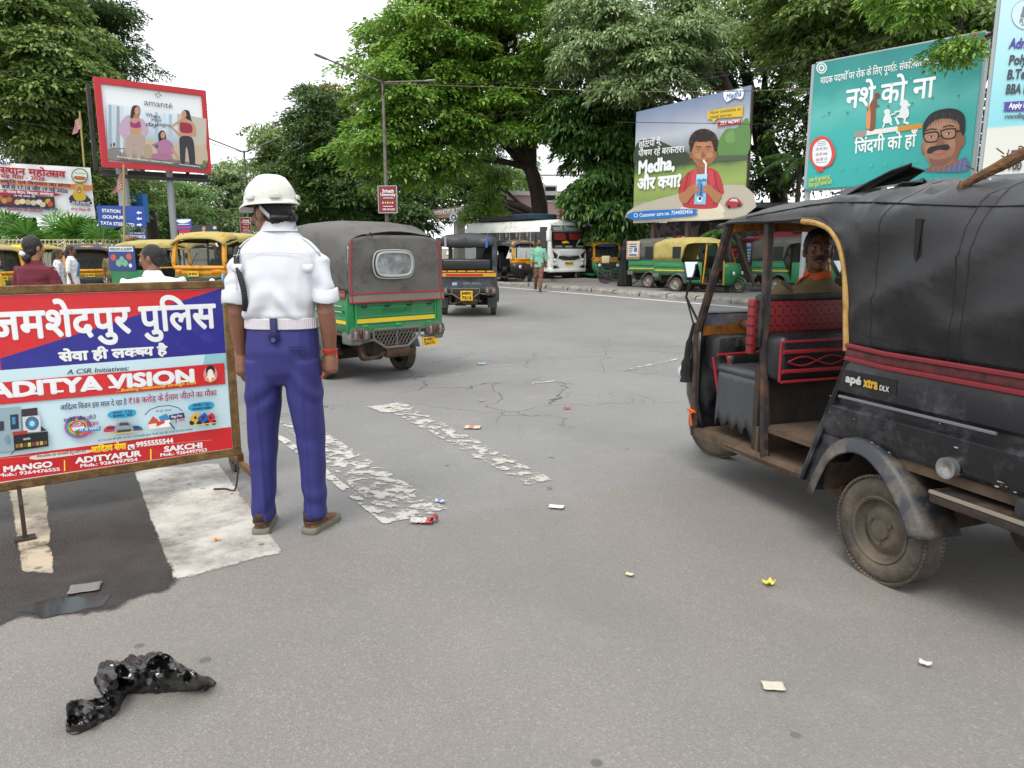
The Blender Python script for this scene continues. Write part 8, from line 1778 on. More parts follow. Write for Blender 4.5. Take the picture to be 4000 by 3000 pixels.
# ---- the black rickshaw's driver, twisting round towards us
def near_driver():
 a = R(20); h = Vector((-math.sin(a), math.cos(a), 0)); n = Vector((h.y, -h.x, 0)); o = Vector((2.19, 3.276, 0)) + h * 1.2 + n * .02
 W = Vector((0, 0, 1.45)) - (o + Vector((0, 0, 1.42))); yaw = math.atan2(-W.x, W.y) - a
 khaki = mat('khaki_shirt', '#6b5c3a', .75, 0, .12, 5)
 pose = dict(pelvis=(0, .0, .8), waist=(.0, -.01, .93), chest=(.0, .0, 1.1), neck=(0, -.01, 1.275), head=(-.02, -.02, 1.43), sl=(-.18, .05, 1.215), sr=(.18, -.06, 1.225), el=(-.25, .2, .96), er=(.27, .16, .96), wl=(-.2, .42, .97), wr=(.24, .4, .97), hl=(-.09, .04, .8), hr=(.09, .04, .8), kl=(-.14, .38, .76), kr=(.14, .38, .76), al=(-.15, .36, .36), ar=(.15, .36, .36), fl=.1, fr=-.1, upl=Vector((-.2, 0, 1)), upr=Vector((.2, 0, 1)), curll=.7, curlr=.7)
 t, V, Q, Rm = person('rickshaw driver in khaki shirt and orange scarf looking back from the black rickshaw', tuple(o), a, dict(m=khaki, lm=mat('olive_trousers', '#4a4330', .8)), 'short', SKIND, 1.0, pose, .0085, yaw + R(8), R(4), True, True, True, sleeve=.5)
 mb = MB(); org = mat('orange_cloth', '#c9541c', .8)
 rr = []
 for z, aa, b in ((1.268, .085, .08), (1.288, .083, .078), (1.308, .072, .072), (1.298, .064, .064)): rr.append([Vector((aa * math.cos(q), -.01 + b * math.sin(q), z + .012 * math.sin(q * 3))) for q in [2 * PI * k / 20 for k in range(20)]])
 mb.loft(rr, 0, (False, False)); mb.tube(catmull([(-.075, -.02, 1.29), (-.1, .03, 1.25), (-.12, .085, 1.14), (-.13, .125, 1.03), (-.13, .14, .94)], 5), [.018] * 8 + [.024] * 13, 8, flat=.45); mb.tube(catmull([(.07, .03, 1.29), (.06, .09, 1.23), (.04, .13, 1.08), (.03, .14, .98)], 5), .026, 8, flat=.45)
 mb.build('scarf', org, t, sharp=80)
near_driver()
# ---- people behind the barricade
mr = mat('maroon_tshirt', '#5b1526', .85, 0, .12, 6)
_p = person('woman in a maroon t-shirt with her hair in a white clip, seen from behind', (-4.84, 7.6, -.06), R(-8), dict(m=mr, lm=flat('#33343c'), fem=1, hem=.12, w=1.12), 'bun', SKINL, .94, dict(sl=(-.19, 0, 1.37), sr=(.19, 0, 1.37), el=(-.26, 0, 1.12), er=(.26, 0, 1.12)), .009, R(-18), R(5), True, sleeve=.42)
mb = MB(); Q = _p[2]; mb.ell(Q(0, -.135, -.055), (.036, .022, .026)); mb.ell(Q(-.02, -.13, -.04), (.02, .02, .02)); mb.build('hair_clip', flat('#c9c2c0'), _p[0])
wht = mat('white_kurta', '#dfe2e6', .8, 0, .03, 6, None)
person('heavy man in a white shirt with thinning hair, his face turned to the left', (-3.05, 6.35, -.07), R(35), dict(m=wht, lm=flat('#54545c'), w=1.4, hem=.1), 'short', SKIN, .9, dict(sl=(-.24, 0, 1.37), sr=(.24, 0, 1.37), el=(-.32, .02, 1.12), er=(.32, .02, 1.12), neck=(0, .0, 1.45), head=(0, .03, 1.585)), .0085, R(58), R(-2), True, True, sleeve=.55)
prn = mat('white_print_kurta', '#c9cacf', .8, 0, .2, 22, '#6b6f80', .4, 30)
person('woman in a white patterned tunic with long hair tied back, nearer the maroon t-shirt', (-10.3, 17.0, gz(-10.4, 17)), R(-60), dict(m=prn, lm=prn, fem=1, hem=.14, top='tunic'), 'long', SKIND, .93, None, .014, R(-15), 0, True, sleeve=.6, legs='skirt')
_t = person('woman in white with a blue sash, standing beside the green and yellow rickshaw', (-10.4, 17.7, gz(-10.5, 17)), R(-75), dict(m=mat('white_tunic', '#d3d3d6', .8, 0, .06, 8), lm=mat('white_tunic', '#d3d3d6'), fem=1, hem=.14, top='tunic'), 'long', SKIND, .98, None, .014, 0, 0, True, sleeve=.6, legs='skirt')
mb = MB(); mb.tube(catmull([(-.14, -.02, 1.42), (-.1, .12, 1.3), (.02, .145, 1.12), (.1, .13, 1.0)], 5), .03, 8, flat=.4); mb.tube(catmull([(-.14, -.02, 1.42), (-.12, -.12, 1.3), (0, -.13, 1.1)], 5), .03, 8, flat=.4); mb.build('sash', flat('#1f5d8c'), _t[0])
person('man in khaki shirt standing between two rickshaws by the railing', (-11.2, 21.0, gz(-11, 21)), R(-160), dict(m=mat('khaki_shirt', '#6b5c3a'), lm=flat('#4f4636')), 'short', SKIND, .95, None, .016, 0, 0, True, True, sleeve=.6)
person('person in a bright yellow sari at the very left edge', (-6.66, 9.6, -.1), R(-40), dict(m=mat('yellow_cloth', '#c9a51c', .7, 0, .15, 9), lm=mat('yellow_cloth', '#c9a51c'), fem=1, top='sari'), 'bun', SKINL, .86, None, .014, 0, 0, True, sleeve=.5, legs='skirt')
person('driver in a dark blue shirt and yellow cap inside the yellow rickshaw', (-6.54, 16.8, .2), R(168), dict(m=mat('navy_shirt', '#1f2a3a', .8), lm=flat('#2b2b2f')), 'short', SKIND, .9, dict(pelvis=(0, 0, .62), waist=(0, 0, .76), chest=(0, .02, .95), neck=(0, .0, 1.12), head=(0, .02, 1.27), sl=(-.18, 0, 1.07), sr=(.18, 0, 1.07), el=(-.24, .15, .86), er=(.24, .15, .86), wl=(-.2, .38, .86), wr=(.2, .38, .86), hl=(-.09, .03, .62), hr=(.09, .03, .62), kl=(-.12, .36, .56), kr=(.12, .36, .56), al=(-.12, .34, .2), ar=(.12, .34, .2)), .014, 0, R(8), True, True, sleeve=.5)
# ---- the man crossing by the kerb
mint = mat('mint_shirt', '#74ad93', .8, 0, .12, 20, '#5f9a82', .4, 26)
_m = person('bearded man in a mint green shirt and brown trousers walking along the kerb', (.88, 24.6, 0), R(178), dict(m=mint, lm=mat('brown_trousers', '#6b4a3a', .8, 0, .15, 6), hem=.14, shoe=mat('black_shoe', '#1d1b1a', .6)), 'short', SKIN, 1.0, dict(hl=(-.085, .0, .88), hr=(.085, 0, .88), kl=(-.07, .1, .5), kr=(.09, -.02, .49), al=(-.05, .16, .09), ar=(.1, -.24, .14), wl=(-.24, -.06, .88), wr=(.24, .1, .9), er=(.23, -.04, 1.12)), .014, R(10), 0, True, True, sleeve=.75)
mb = MB(); mb.ell(_m[2](0, .045, -.078), (.05, .05, .04), 0, 12, 8, _m[3]); mb.build('beard', HAIR, _m[0])
person('man in a red shirt bending over a loaded bicycle', (7.95, 27.3, 0), R(150), dict(m=mat('red_tshirt', '#b01f30', .8, 0, .1, 8), lm=flat('#3b3d46')), 'short', SKIN, .98, dict(head=(0, .09, 1.57), neck=(0, .04, 1.43), wl=(-.12, .3, 1.0), wr=(.14, .3, 1.02), el=(-.25, .08, 1.1), er=(.25, .08, 1.1)), .016, R(15), R(-25), True, False, sleeve=.45)
# ---- veiled figure by the bicycle
blk = mat('black_veil', '#121215', .8, 0, .2, 8)
t = thing('person', 'person veiled in long black cloth standing between the bicycle and a green rickshaw', 'person', (4.22, 28.0, .02), R(30)); mb = MB()
torso(mb, [((0, 0, .01), .27, .24), ((0, 0, .4), .25, .2), ((0, 0, .8), .22, .16), ((0, 0, 1.1), .21, .15), ((0, 0, 1.32), .2, .13), ((0, 0, 1.42), .12, .1), ((0, .01, 1.5), .1, .11), ((0, .015, 1.6), .1, .115), ((0, .01, 1.68), .06, .07)]); mb.tube([(-.18, 0, 1.34), (-.27, .02, 1.05), (-.15, .15, .95)], [.08, .07, .06], 10); mb.tube([(.18, 0, 1.34), (.27, .02, 1.05), (.15, .15, .95)], [.08, .07, .06], 10)
o = mb.build('robe', blk, t); remesh(o, .016, 4, lambda c, n: c + n * (.02 * math.sin(math.atan2(c[1], c[0]) * 9 + c[2] * 2) * max(0, 1 - c[2] / 1.2)))
mb = MB(); mb.ell((0, .1, 1.6), (.055, .035, .06)); mb.ell((-.12, .19, .94), (.04, .05, .03)); mb.ell((.12, .19, .94), (.04, .05, .03)); mb.build('body', SKIN, t)
# ------------------------------------------------------------------ trees
def leaf_mat(name, a, b, c, trans=.35):
 m = bpy.data.materials.new(name); m.use_nodes = True; t = m.node_tree; N = t.nodes; L = t.links; p = N['Principled BSDF']
 g = N.new('ShaderNodeNewGeometry'); cr = N.new('ShaderNodeValToRGB'); e = cr.color_ramp.elements
 e[0].color = (*lin(a), 1); e[1].color = (*lin(c), 1); z = e.new(.55); z.color = (*lin(b), 1); L.new(g.outputs['Random Per Island'], cr.inputs[0])
 L.new(cr.outputs[0], p.inputs['Base Color']); p.inputs['Roughness'].default_value = .42; p.inputs['Specular IOR Level'].default_value = .45
 tr = N.new('ShaderNodeBsdfTranslucent'); hs = N.new('ShaderNodeHueSaturation'); hs.inputs['Value'].default_value = 1.5; hs.inputs['Hue'].default_value = .485; L.new(cr.outputs[0], hs.inputs['Color']); L.new(hs.outputs[0], tr.inputs['Color'])
 x = N.new('ShaderNodeMixShader'); x.inputs[0].default_value = trans; L.new(p.outputs[0], x.inputs[1]); L.new(tr.outputs[0], x.inputs[2]); L.new(x.outputs[0], N['Material Output'].inputs['Surface'])
 return m
def leaves_mesh(name, P, D, Nn, Ln, Wd, m, parent):
 """one four-cornered leaf per row: base point, axis, face normal, length, width"""
 n = len(P); Sd = np.cross(D, Nn); Sd /= np.linalg.norm(Sd, axis=1, keepdims=True) + 1e-9
 Ln = Ln[:, None]; Wd = Wd[:, None]
 v = np.empty((n, 4, 3)); v[:, 0] = P; v[:, 1] = P + D * Ln * .42 + Sd * Wd * .5 + Nn * Ln * .06; v[:, 2] = P + D * Ln - Nn * Ln * .1; v[:, 3] = P + D * Ln * .42 - Sd * Wd * .5 + Nn * Ln * .06
 me = bpy.data.meshes.new(name); me.vertices.add(n * 4); me.vertices.foreach_set('co', v.ravel()); me.loops.add(n * 4); me.loops.foreach_set('vertex_index', np.arange(n * 4)); me.polygons.add(n); me.polygons.foreach_set('loop_start', np.arange(n) * 4); me.materials.append(m); me.update(calc_edges=True)
 return obj(name, me, parent)
def unit(a): return a / (np.linalg.norm(a, axis=1, keepdims=True) + 1e-9)
def crown(parent, blobs, count, leaf, m, seed, droop=.3, clump=.55, per=22, shell=.5, aspect=.42, spread=1.0):
 """blobs: (centre, (rx, ry, rz)); leaves sit on overlapping pads (sprays of twigs) set through each blob, with gaps between the pads"""
 g = np.random.default_rng(seed); vol = np.array([b[1][0] * b[1][2] for b in blobs]); vol = vol / vol.sum(); PP, DD, NN = [], [], []
 for (c, r), f in zip(blobs, vol):
  pr0 = clump * 1.45; area = r[0] * r[2] + r[0] * r[1] + r[1] * r[2]; k = max(8, int(2.1 * area / pr0 ** 2)); d = unit(g.normal(size=(k, 3)) * np.array([1, 1, .9])); rad = (.35 + .65 * g.random(k)) ** .6
  rad *= 1 + .34 * np.array([nz(a[0] * 1.9 + seed, a[1] * 1.9, a[2] * 1.9) for a in d])
  cc = np.array(c) + d * rad[:, None] * np.array(r) * .88; out = unit(d * np.array([1, 1, .35]) + g.normal(size=(k, 3)) * .15); prs = pr0 * (.6 + .75 * g.random(k))
  wts = prs ** 2; n = int(count * f); q = g.choice(k, n, p=wts / wts.sum())
  th = g.random(n) * 2 * PI; rr = np.sqrt(g.random(n)); rad2 = np.stack([np.cos(th), np.sin(th), np.zeros(n)], 1)
  p = cc[q] + (rad2 * rr[:, None] + np.stack([np.zeros(n), np.zeros(n), (.42 - (.42 + droop * .55) * rr ** 2)], 1)) * prs[q][:, None] + g.normal(size=(n, 3)) * clump * .1 + out[q] * (.25 * clump)
  dd = unit(rad2 * (.4 + rr[:, None] * .6) + out[q] * .35 + g.normal(size=(n, 3)) * .42 + np.array([0, 0, -1.0]) * (droop * (.35 + rr))[:, None]); up = unit(np.array([0, 0, 1.0]) + out[q] * .3 + g.normal(size=(n, 3)) * .28); up = unit(up - dd * (up * dd).sum(1)[:, None])
  PP.append(p); DD.append(dd); NN.append(up)
 P, D, U = map(np.concatenate, (PP, DD, NN)); g2 = np.random.default_rng(seed + 1); L_ = leaf * (.65 + .6 * g2.random(len(P)))
 o = Vector(parent.location); P = P - np.array(o)
 return leaves_mesh('crown', P, D, U, L_, L_ * aspect, m, parent)
bark = mat('bark', '#2c241d', .9, 0, .35, 5, '#4a4036', .4, 3, .9, 22)
bark2 = mat('pale_bark', '#4a4238', .9, 0, .3, 5, '#2b2620', .4, 3, .9, 22)
def tree(label, base, blobs, count, leaf, m, seed, trunk=None, limbs=(), r=.35, bk=None, name='tree', group=None, **kw):
 t = thing(name, label, 'tree', (base[0], base[1], gz(*base[:2])), 0, group); o = Vector(t.location)
 B_ = []
 for u, v, ru, rv, Y, dy in blobs:
  c = at(u, v, Y); k = K * Y / CAM_F * 1.02; B_.append((tuple(c), (ru * k, dy, rv * k)))
 crown(t, B_, count, leaf, m, seed, **kw)
 mb = MB(); tp = [Vector(p) for p in (trunk or [(*base[:2], 0), (base[0], base[1], 4), B_[0][0]])]; tp[0].z = -.1
 pts = [p - o for p in catmull(tp, 5)]; n = len(pts); rs = [r * lerp(1.25 if i == 0 else 1, .45, i / (n - 1)) * (1 + .12 * nz(i * .7, seed)) for i in range(n)]
 mb.tube(pts, rs, 12)
 g = random.Random(seed)
 for c, rr in B_:
  s = pts[int(n * g.uniform(.35, .95))]; e = Vector(c) - o; mid = s.lerp(e, .5) + Vector((g.uniform(-.4, .4), g.uniform(-.3, .3), .35)); q = catmull([s, mid, e], 5); mb.tube(q, [lerp(r * .42, r * .1, i / (len(q) - 1)) for i in range(len(q))], 7)
  for k in range(3): d = Vector((g.uniform(-1, 1) * rr[0], g.uniform(-1, 1) * rr[1], g.uniform(-.3, 1) * rr[2])) * .75; mb.tube([mid.lerp(e, .4), e + d * .5, e + d], [r * .14, r * .09, r * .03], 5)
 for L_ in limbs: q = [p - o for p in catmull([Vector(p) for p in L_[0]], 5)]; mb.tube(q, [lerp(L_[1], L_[2], i / (len(q) - 1)) for i in range(len(q))], 9)
 mb.build('trunk', bk or bark, t, sharp=70)
 return t
LF_BR = leaf_mat('leaf_bright', '#446f24', '#658f34', '#9fbb58', .34)
LF_MD = leaf_mat('leaf_mid', '#3c5829', '#5f7b3b', '#9cae62', .32)
LF_DK = leaf_mat('leaf_dark', '#213b19', '#365626', '#688540', .26)
LF_MG = leaf_mat('leaf_mango', '#27461c', '#3d652a', '#709248', .26)
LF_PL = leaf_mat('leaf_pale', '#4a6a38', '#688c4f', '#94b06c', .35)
LF_YL = leaf_mat('leaf_blossom', '#2a4a1c', '#44602a', '#b39a2c', .35)
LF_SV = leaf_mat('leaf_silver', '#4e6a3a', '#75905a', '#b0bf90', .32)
NT = 1.0
def N_(x): return int(x * NT)
# big bright tree with the leaning dark trunk
tree('huge bright green broad leaved tree with a dark leaning trunk, behind the white bus', (5.1, 35.5), [(900, 250, 150, 150, 34, 3.4), (850, 130, 75, 120, 35, 2.6), (960, 90, 140, 100, 34, 3.2), (840, 330, 100, 85, 33.5, 2.4), (1110, 120, 130, 120, 34.5, 3), (1060, 250, 110, 80, 34, 2.4), (930, 370, 90, 45, 33.2, 1.8), (1070, -30, 230, 90, 35, 3.4), (1150, 250, 60, 60, 35, 2)],
     N_(88000), .25, LF_BR, 11, [(at(1176, 480, 35.5).x, 35.5, 0), at(1165, 440, 35.5), at(1140, 340, 35.5), at(1110, 200, 35.3), at(1080, 60, 35)], r=.42, droop=.35, clump=.6, aspect=.46)
# dark inner foliage behind it
tree('dark shaded tree standing behind the leaning trunk and the hospital gate', (1.4, 56), [(960, 420, 100, 60, 53, 3), (1020, 360, 100, 80, 54, 3), (880, 430, 90, 70, 52, 3), (1070, 180, 150, 130, 52, 3), (800, 420, 90, 90, 50, 3), (760, 330, 80, 100, 50, 3)], N_(38000), .33, LF_DK, 12, r=.4, droop=.3, clump=.6)
tree('dark green tree with yellow blossom at its crown, left of the street lamp', (-7.6, 46), [(700, 330, 75, 100, 45, 3.4), (690, 250, 60, 60, 45.5, 3), (650, 380, 60, 80, 46, 3), (740, 420, 90, 70, 44, 3), (680, 450, 70, 50, 44.5, 3)], N_(30000), .28, LF_DK, 13, r=.36, droop=.2, clump=.6)
tree('yellow flowering tree top rising behind the street lamp', (-8.2, 49.5), [(705, 225, 55, 45, 49, 2.4), (735, 255, 45, 45, 48.5, 2.2), (668, 290, 35, 45, 49, 2)], N_(7000), .26, LF_YL, 14, r=.3, clump=.5)
# mango like tree with hanging leaves, reaching low beside the billboard
tree('dark drooping mango tree reaching low between the bus and the lassi billboard', (8.2, 33.4), [(1300, 330, 85, 100, 32.5, 2.4), (1318, 430, 62, 72, 32, 1.8), (1250, 250, 60, 80, 33, 2.4), (1340, 240, 60, 90, 33.4, 2.4), (1330, 470, 50, 40, 32, 1.5), (1262, 430, 26, 60, 32.4, 1.2)], N_(38000), .32, LF_MG, 15, r=.34, droop=.75, clump=.55, aspect=.28)
tree('silvery green tree overhanging the lassi billboard from above', (9.6, 31.4), [(1330, 90, 110, 80, 30.5, 2.6), (1430, 120, 110, 75, 30, 2.4), (1390, 190, 90, 38, 29.6, 1.6), (1280, 40, 70, 70, 31, 2.2), (1500, 60, 90, 80, 30.5, 2.4), (1240, 110, 40, 50, 30.6, 1.6)], N_(42000), .24, LF_SV, 16, [(9.6, 31.4, 0), (9.2, 31.4, 4), (8.4, 31.2, 8), at(1380, 60, 30.8)], r=.36, droop=.55, clump=.55, aspect=.34)
tree('tall dark tree behind the gap between the two large billboards', (13.6, 36.5), [(1650, 60, 110, 90, 35, 3), (1560, 130, 70, 80, 35.5, 2.6), (1560, 20, 60, 60, 35, 2.4), (1680, 250, 60, 70, 34.5, 2.2), (1560, 230, 55, 60, 36, 2.2), (1690, 370, 50, 60, 35, 2), (1640, 390, 60, 50, 36, 2.2), (1700, 150, 40, 60, 34, 1.6)], N_(17000), .28, LF_DK, 17, [(at(1690, 480, 36.5).x, 36.5, 0), at(1680, 400, 36.5), at(1640, 290, 36.2), at(1610, 150, 36)], [([at(1690, 420, 36.4), at(1720, 380, 36), at(1760, 360, 35.6)], .2, .06), ([at(1640, 300, 36.2), at(1680, 200, 35.6), at(1700, 60, 35)], .2, .05), ([at(1640, 330, 36.2), at(1590, 290, 35.6), at(1570, 200, 35)], .16, .05)], r=.5, droop=.3, clump=.6)
tree('spreading tree with bright sprays above the teal billboard', (15.5, 25), [(1800, 50, 110, 70, 23.5, 2.4), (1930, 30, 110, 70, 23, 2.4), (2050, 60, 90, 70, 22, 2.2), (1720, 30, 90, 70, 24.5, 2.4), (2090, 150, 50, 60, 21.5, 1.6), (1740, 110, 40, 50, 24, 1.4)], N_(24000), .24, LF_MD, 18, [(at(1900, 520, 25.4).x, 25.4, 0), at(1880, 380, 25.2), at(1790, 200, 25), at(1760, 60, 24.5)], [([at(1880, 350, 25.2), at(2000, 200, 24), at(2060, 80, 22.5)], .22, .05)], r=.42, droop=.35, clump=.5)
tree('black shadowed evergreen behind the teal billboard and the black rickshaw', (17.5, 31), [(1880, 150, 150, 110, 30, 2.6), (2080, 200, 90, 190, 29, 2.4), (1760, 330, 50, 90, 31, 2), (2120, 60, 80, 100, 28, 2.4), (1990, 60, 80, 60, 30, 2.2)], N_(17000), .3, LF_DK, 19, r=.5, droop=.3, clump=.6)
tree('sprig of bright compound leaves hanging before the teal billboard', (11.2, 15.6), [(2060, 100, 26, 22, 14.6, .3), (2085, 115, 30, 20, 14.5, .3), (2035, 125, 20, 16, 14.7, .25), (1960, 30, 50, 26, 15, .5), (2000, 10, 60, 24, 14.8, .5), (1920, 5, 40, 26, 15.2, .5)], N_(5200), .12, LF_BR, 20, [(11.6, 15.9, 0), (11.5, 15.9, 5), (11.2, 15.6, 8.2), at(2040, -30, 15)], r=.12, droop=.5, clump=.22, per=16, aspect=.4)
# left side
tree('tall broad leaved tree with pale green leaves at the left edge of the view', (-26, 41), [(90, 110, 100, 70, 37.7, 2.6), (110, 200, 95, 70, 37.2, 2.4), (40, 60, 90, 80, 37.7, 2.6), (140, 260, 75, 55, 37.2, 2.0), (40, 230, 80, 70, 37.7, 2.4), (90, 310, 60, 35, 37.7, 1.8), (30, -10, 120, 60, 38.4, 2.6)], N_(52000), .29, LF_MD, 21, r=.4, droop=.45, clump=.72, aspect=.5, bk=bark2)
tree('dark fine leaved tree behind the pale one, beside the red framed billboard', (-22, 46), [(220, 70, 65, 80, 45.5, 2.8), (250, 140, 50, 70, 45.5, 2.6), (160, 330, 70, 40, 45.5, 2.4), (60, 340, 80, 40, 46.1, 2.4), (190, 200, 60, 80, 46.1, 2.6), (180, 20, 70, 60, 45.5, 2.8), (110, 120, 90, 90, 48.1, 2.8), (30, 160, 70, 120, 48.1, 2.8), (200, 290, 40, 60, 45.0, 2)], N_(52000), .28, LF_DK, 22, r=.4, droop=.25, clump=.66, aspect=.34)
tree('olive green tree below the red framed billboard', (-22, 42), [(215, 400, 60, 60, 40, 3), (240, 440, 50, 50, 40, 3), (180, 370, 50, 40, 40.5, 3), (290, 420, 40, 40, 42, 3)], N_(15000), .24, LF_MD, 23, r=.3, clump=.5)
for k, (lab, blobs, m, n_, Y) in enumerate([
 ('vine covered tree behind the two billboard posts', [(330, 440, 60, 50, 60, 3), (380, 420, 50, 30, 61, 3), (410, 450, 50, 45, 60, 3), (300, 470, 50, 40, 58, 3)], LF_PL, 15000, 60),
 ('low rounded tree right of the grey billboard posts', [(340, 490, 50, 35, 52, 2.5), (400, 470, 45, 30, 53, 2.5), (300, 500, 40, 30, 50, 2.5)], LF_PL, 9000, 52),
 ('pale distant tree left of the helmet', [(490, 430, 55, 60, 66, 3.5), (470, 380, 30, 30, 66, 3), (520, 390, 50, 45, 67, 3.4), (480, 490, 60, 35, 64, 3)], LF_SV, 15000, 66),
 ('feathery distant tree top left of the blossom tree', [(600, 330, 45, 45, 58, 3), (575, 290, 22, 24, 58, 2), (620, 390, 55, 60, 57, 3), (590, 440, 50, 50, 56, 3)], LF_MD, 16000, 58),
 ('dark tree behind the officer and the green rickshaw', [(650, 450, 70, 50, 50, 3), (720, 470, 80, 40, 49, 3), (810, 460, 70, 40, 48, 3), (880, 480, 60, 35, 46, 3)], LF_DK, 18000, 50),
 ('bright shrubby tree low behind the bus roof', [(1110, 420, 40, 40, 62, 3), (1090, 450, 50, 30, 60, 3), (1130, 380, 30, 40, 64, 3)], LF_PL, 7000, 62),
 ('small leafy tree hiding the end of the hospital gate', [(1052, 440, 26, 35, 37.5, 1.2), (1045, 475, 26, 22, 37.5, 1.2), (1065, 395, 32, 40, 38, 1.4)], LF_BR, 6000, 40.5)]):
 b = at(blobs[0][0], 500, Y); tree(lab, (b.x, Y + 1), blobs, N_(n_), .22 if Y < 50 else .34, m, 30 + k, r=.28, clump=.55)
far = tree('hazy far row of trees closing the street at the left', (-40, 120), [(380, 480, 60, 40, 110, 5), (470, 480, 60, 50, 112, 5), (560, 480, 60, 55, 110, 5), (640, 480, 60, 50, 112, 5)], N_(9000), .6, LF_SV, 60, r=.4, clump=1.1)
# ------------------------------------------------------------------ fan palms and areca palms
def fan_palm(label, x, y, h, seed, n=11, r=.85):
 t = thing('fan_palm', label, 'palm', (x, y, gz(x, y)), 0, 'fan palms behind the railing'); g = random.Random(seed)
 mb = MB(); mb.tube([(0, 0, 0), (.03, 0, h * .6), (0, 0, h)], [.12, .1, .09], 9); mb.build('trunk', bark2, t)
 for k in range(n):
  a = 2 * PI * k / n + g.uniform(-.25, .25); el = g.uniform(-.05, 1.15); d = Vector((math.cos(a) * math.cos(el), math.sin(a) * math.cos(el), math.sin(el))); L = g.uniform(.5, .85); s = Vector((0, 0, h - .05)); c = s + d * L + Vector((0, 0, -.1 * math.cos(el)))
  up = d.orthogonal() if abs(d.z) > .99 else (Vector((0, 0, 1)) - d * d.z).normalized(); sd = d.cross(up)
  mb = MB(); mb.tube([s, s.lerp(c, .5) + Vector((0, 0, .05)), c], .013, 5, 1)
  nb = 26
  for j in range(nb):
   q = lerp(-R(115), R(115), j / (nb - 1)); f = (d * math.cos(q) + sd * math.sin(q)); LL = r * (1 - .22 * abs(q) / 2) * g.uniform(.9, 1.08); w_ = f.cross(up).normalized() * LL * .042; dr = Vector((0, 0, -.16 * LL * (1 + .4 * g.random()))); m1 = c + f * LL * .55 + up * .03 * (1 - 2 * (j % 2)); e = c + f * LL + dr
   mb.add([c, m1 + w_, e, m1 - w_], [(0, 1, 2, 3)], 0)
  mb.build('frond', [PALM, PALM2], t, sharp=0, recalc=False)
 return t
PALM, PALM2 = leaf_mat('palm_leaf', '#2c5a1c', '#44772a', '#6c9a46', .3), mat('palm_stalk', '#5d7a34', .6)
for k, (u, Y, h, r, lb) in enumerate([(20, 28.2, 1.75, 1.0, 'fan palm at the left end of the row behind the railing'), (60, 27.6, 1.7, .95, 'fan palm behind the railing above the maroon t-shirt'), (108, 28.4, 1.85, 1.05, 'largest fan palm of the row, in front of the white festival banner'), (150, 27.7, 1.75, 1.0, 'fan palm below the painted crest of the festival banner'), (192, 28.2, 1.7, .95, 'fan palm at the right edge of the festival banner'), (236, 26.8, 1.45, .85, 'smallest fan palm, against the lower corner of the direction sign')]):
 x = at(u, 500, Y).x; fan_palm(lb, x, Y, h, 70 + k, 12, r)
def areca(label, x, y, z0, h, seed, n=9, L=1.6):
 t = thing('feather_palm', label, 'palm', (x, y, 0)); g = random.Random(seed); mb = MB(); mb.tube([(0, 0, 0), (0, 0, h)], [.12, .08], 8); mb.build('trunk', bark2, t)
 for k in range(n):
  a = 2 * PI * k / n + g.uniform(-.3, .3); el = g.uniform(.3, 1.1); P = [Vector((0, 0, h))]; d = Vector((math.cos(a), math.sin(a), 0)); mb = MB()
  for j in range(1, 8): f = j / 7; P.append(Vector((0, 0, h)) + d * L * f * math.cos(el * (1 - f * .5)) + Vector((0, 0, L * (math.sin(el) * f - .75 * f * f))))
  mb.tube(P, [.016] * 4 + [.008] * 4, 5, 1)
  for j in range(26):
   f = .15 + .85 * j / 25; i = min(6, int(f * 7)); p = P[i].lerp(P[i + 1], f * 7 - i); tn = (P[i + 1] - P[i]).normalized(); sd = tn.cross(Vector((0, 0, 1))).normalized()
   for s in (-1, 1): e = p + (sd * s + tn * .6) * .34 * (1 - .5 * f) + Vector((0, 0, -.12)); w_ = tn * .02; mb.add([p - w_, p + w_, e], [(0, 1, 2)], 0)
  mb.build('frond', [PALM, PALM2], t, sharp=0, recalc=False)
p = at(1728, 355, 27); areca('feathery palm between the two large billboards', p.x, 27, 0, p.z, 81)
p = at(1553, 500, 30.5); areca('small yellowish palm below the lassi billboard', p.x, 30.5, 0, p.z - .1, 82, 8, .9)
# ------------------------------------------------------------------ overhead cables
def cable(label, pts, r=.012, m=None):
 P = catmull([at(u, v, Y) for u, v, Y in pts], 10); mb = MB(); mb.tube(P, r, 5); tag(mb.build('overhead_cable', m or mat('black_cable', '#1b1a19', .7)), label, 'cable')
ycab = mat('yellow_cable', '#5c5430', .6)
cable('yellow cable running right from the lamp post to the teal billboard', [(830, 181, 29.9), (1060, 188, 28), (1300, 196, 26), (1520, 198, 23.5), (1760, 192, 20)], .013, ycab)
cable('black cable running level from the lamp post towards the trees', [(826, 184, 30.1), (1100, 178, 29), (1400, 166, 27), (1760, 140, 22)], .011)
cable('black cable rising to the top right corner over the billboards', [(1300, 185, 27), (1500, 172, 24), (1760, 126, 20), (2130, 10, 15)], .011)
cable('sagging cable crossing low before the bright tree', [(833, 190, 30), (930, 236, 30.6), (1040, 250, 31), (1130, 240, 31.5), (1240, 200, 32)], .013)
cable('pair cable falling left from the lamp post towards the far street lamp', [(823, 186, 30), (740, 235, 35), (640, 295, 41), (527, 330, 44)], .014)
cable('second cable falling left below the first from the lamp post', [(823, 200, 30), (740, 262, 35), (640, 322, 41), (532, 345, 44)], .014, ycab)
cable('cable from the red framed billboard to the far street lamp', [(458, 310, 32.5), (490, 320, 38), (527, 330, 44)], .016)
cable('cable crossing the upper part of the red framed billboard', [(-20, 150, 26), (110, 165, 27), (200, 178, 27.6), (330, 202, 29), (456, 228, 32)], .011)
cable('cable crossing the middle of the red framed billboard', [(-20, 210, 26), (120, 232, 27), (260, 250, 28.5), (456, 240, 31.5)], .011)
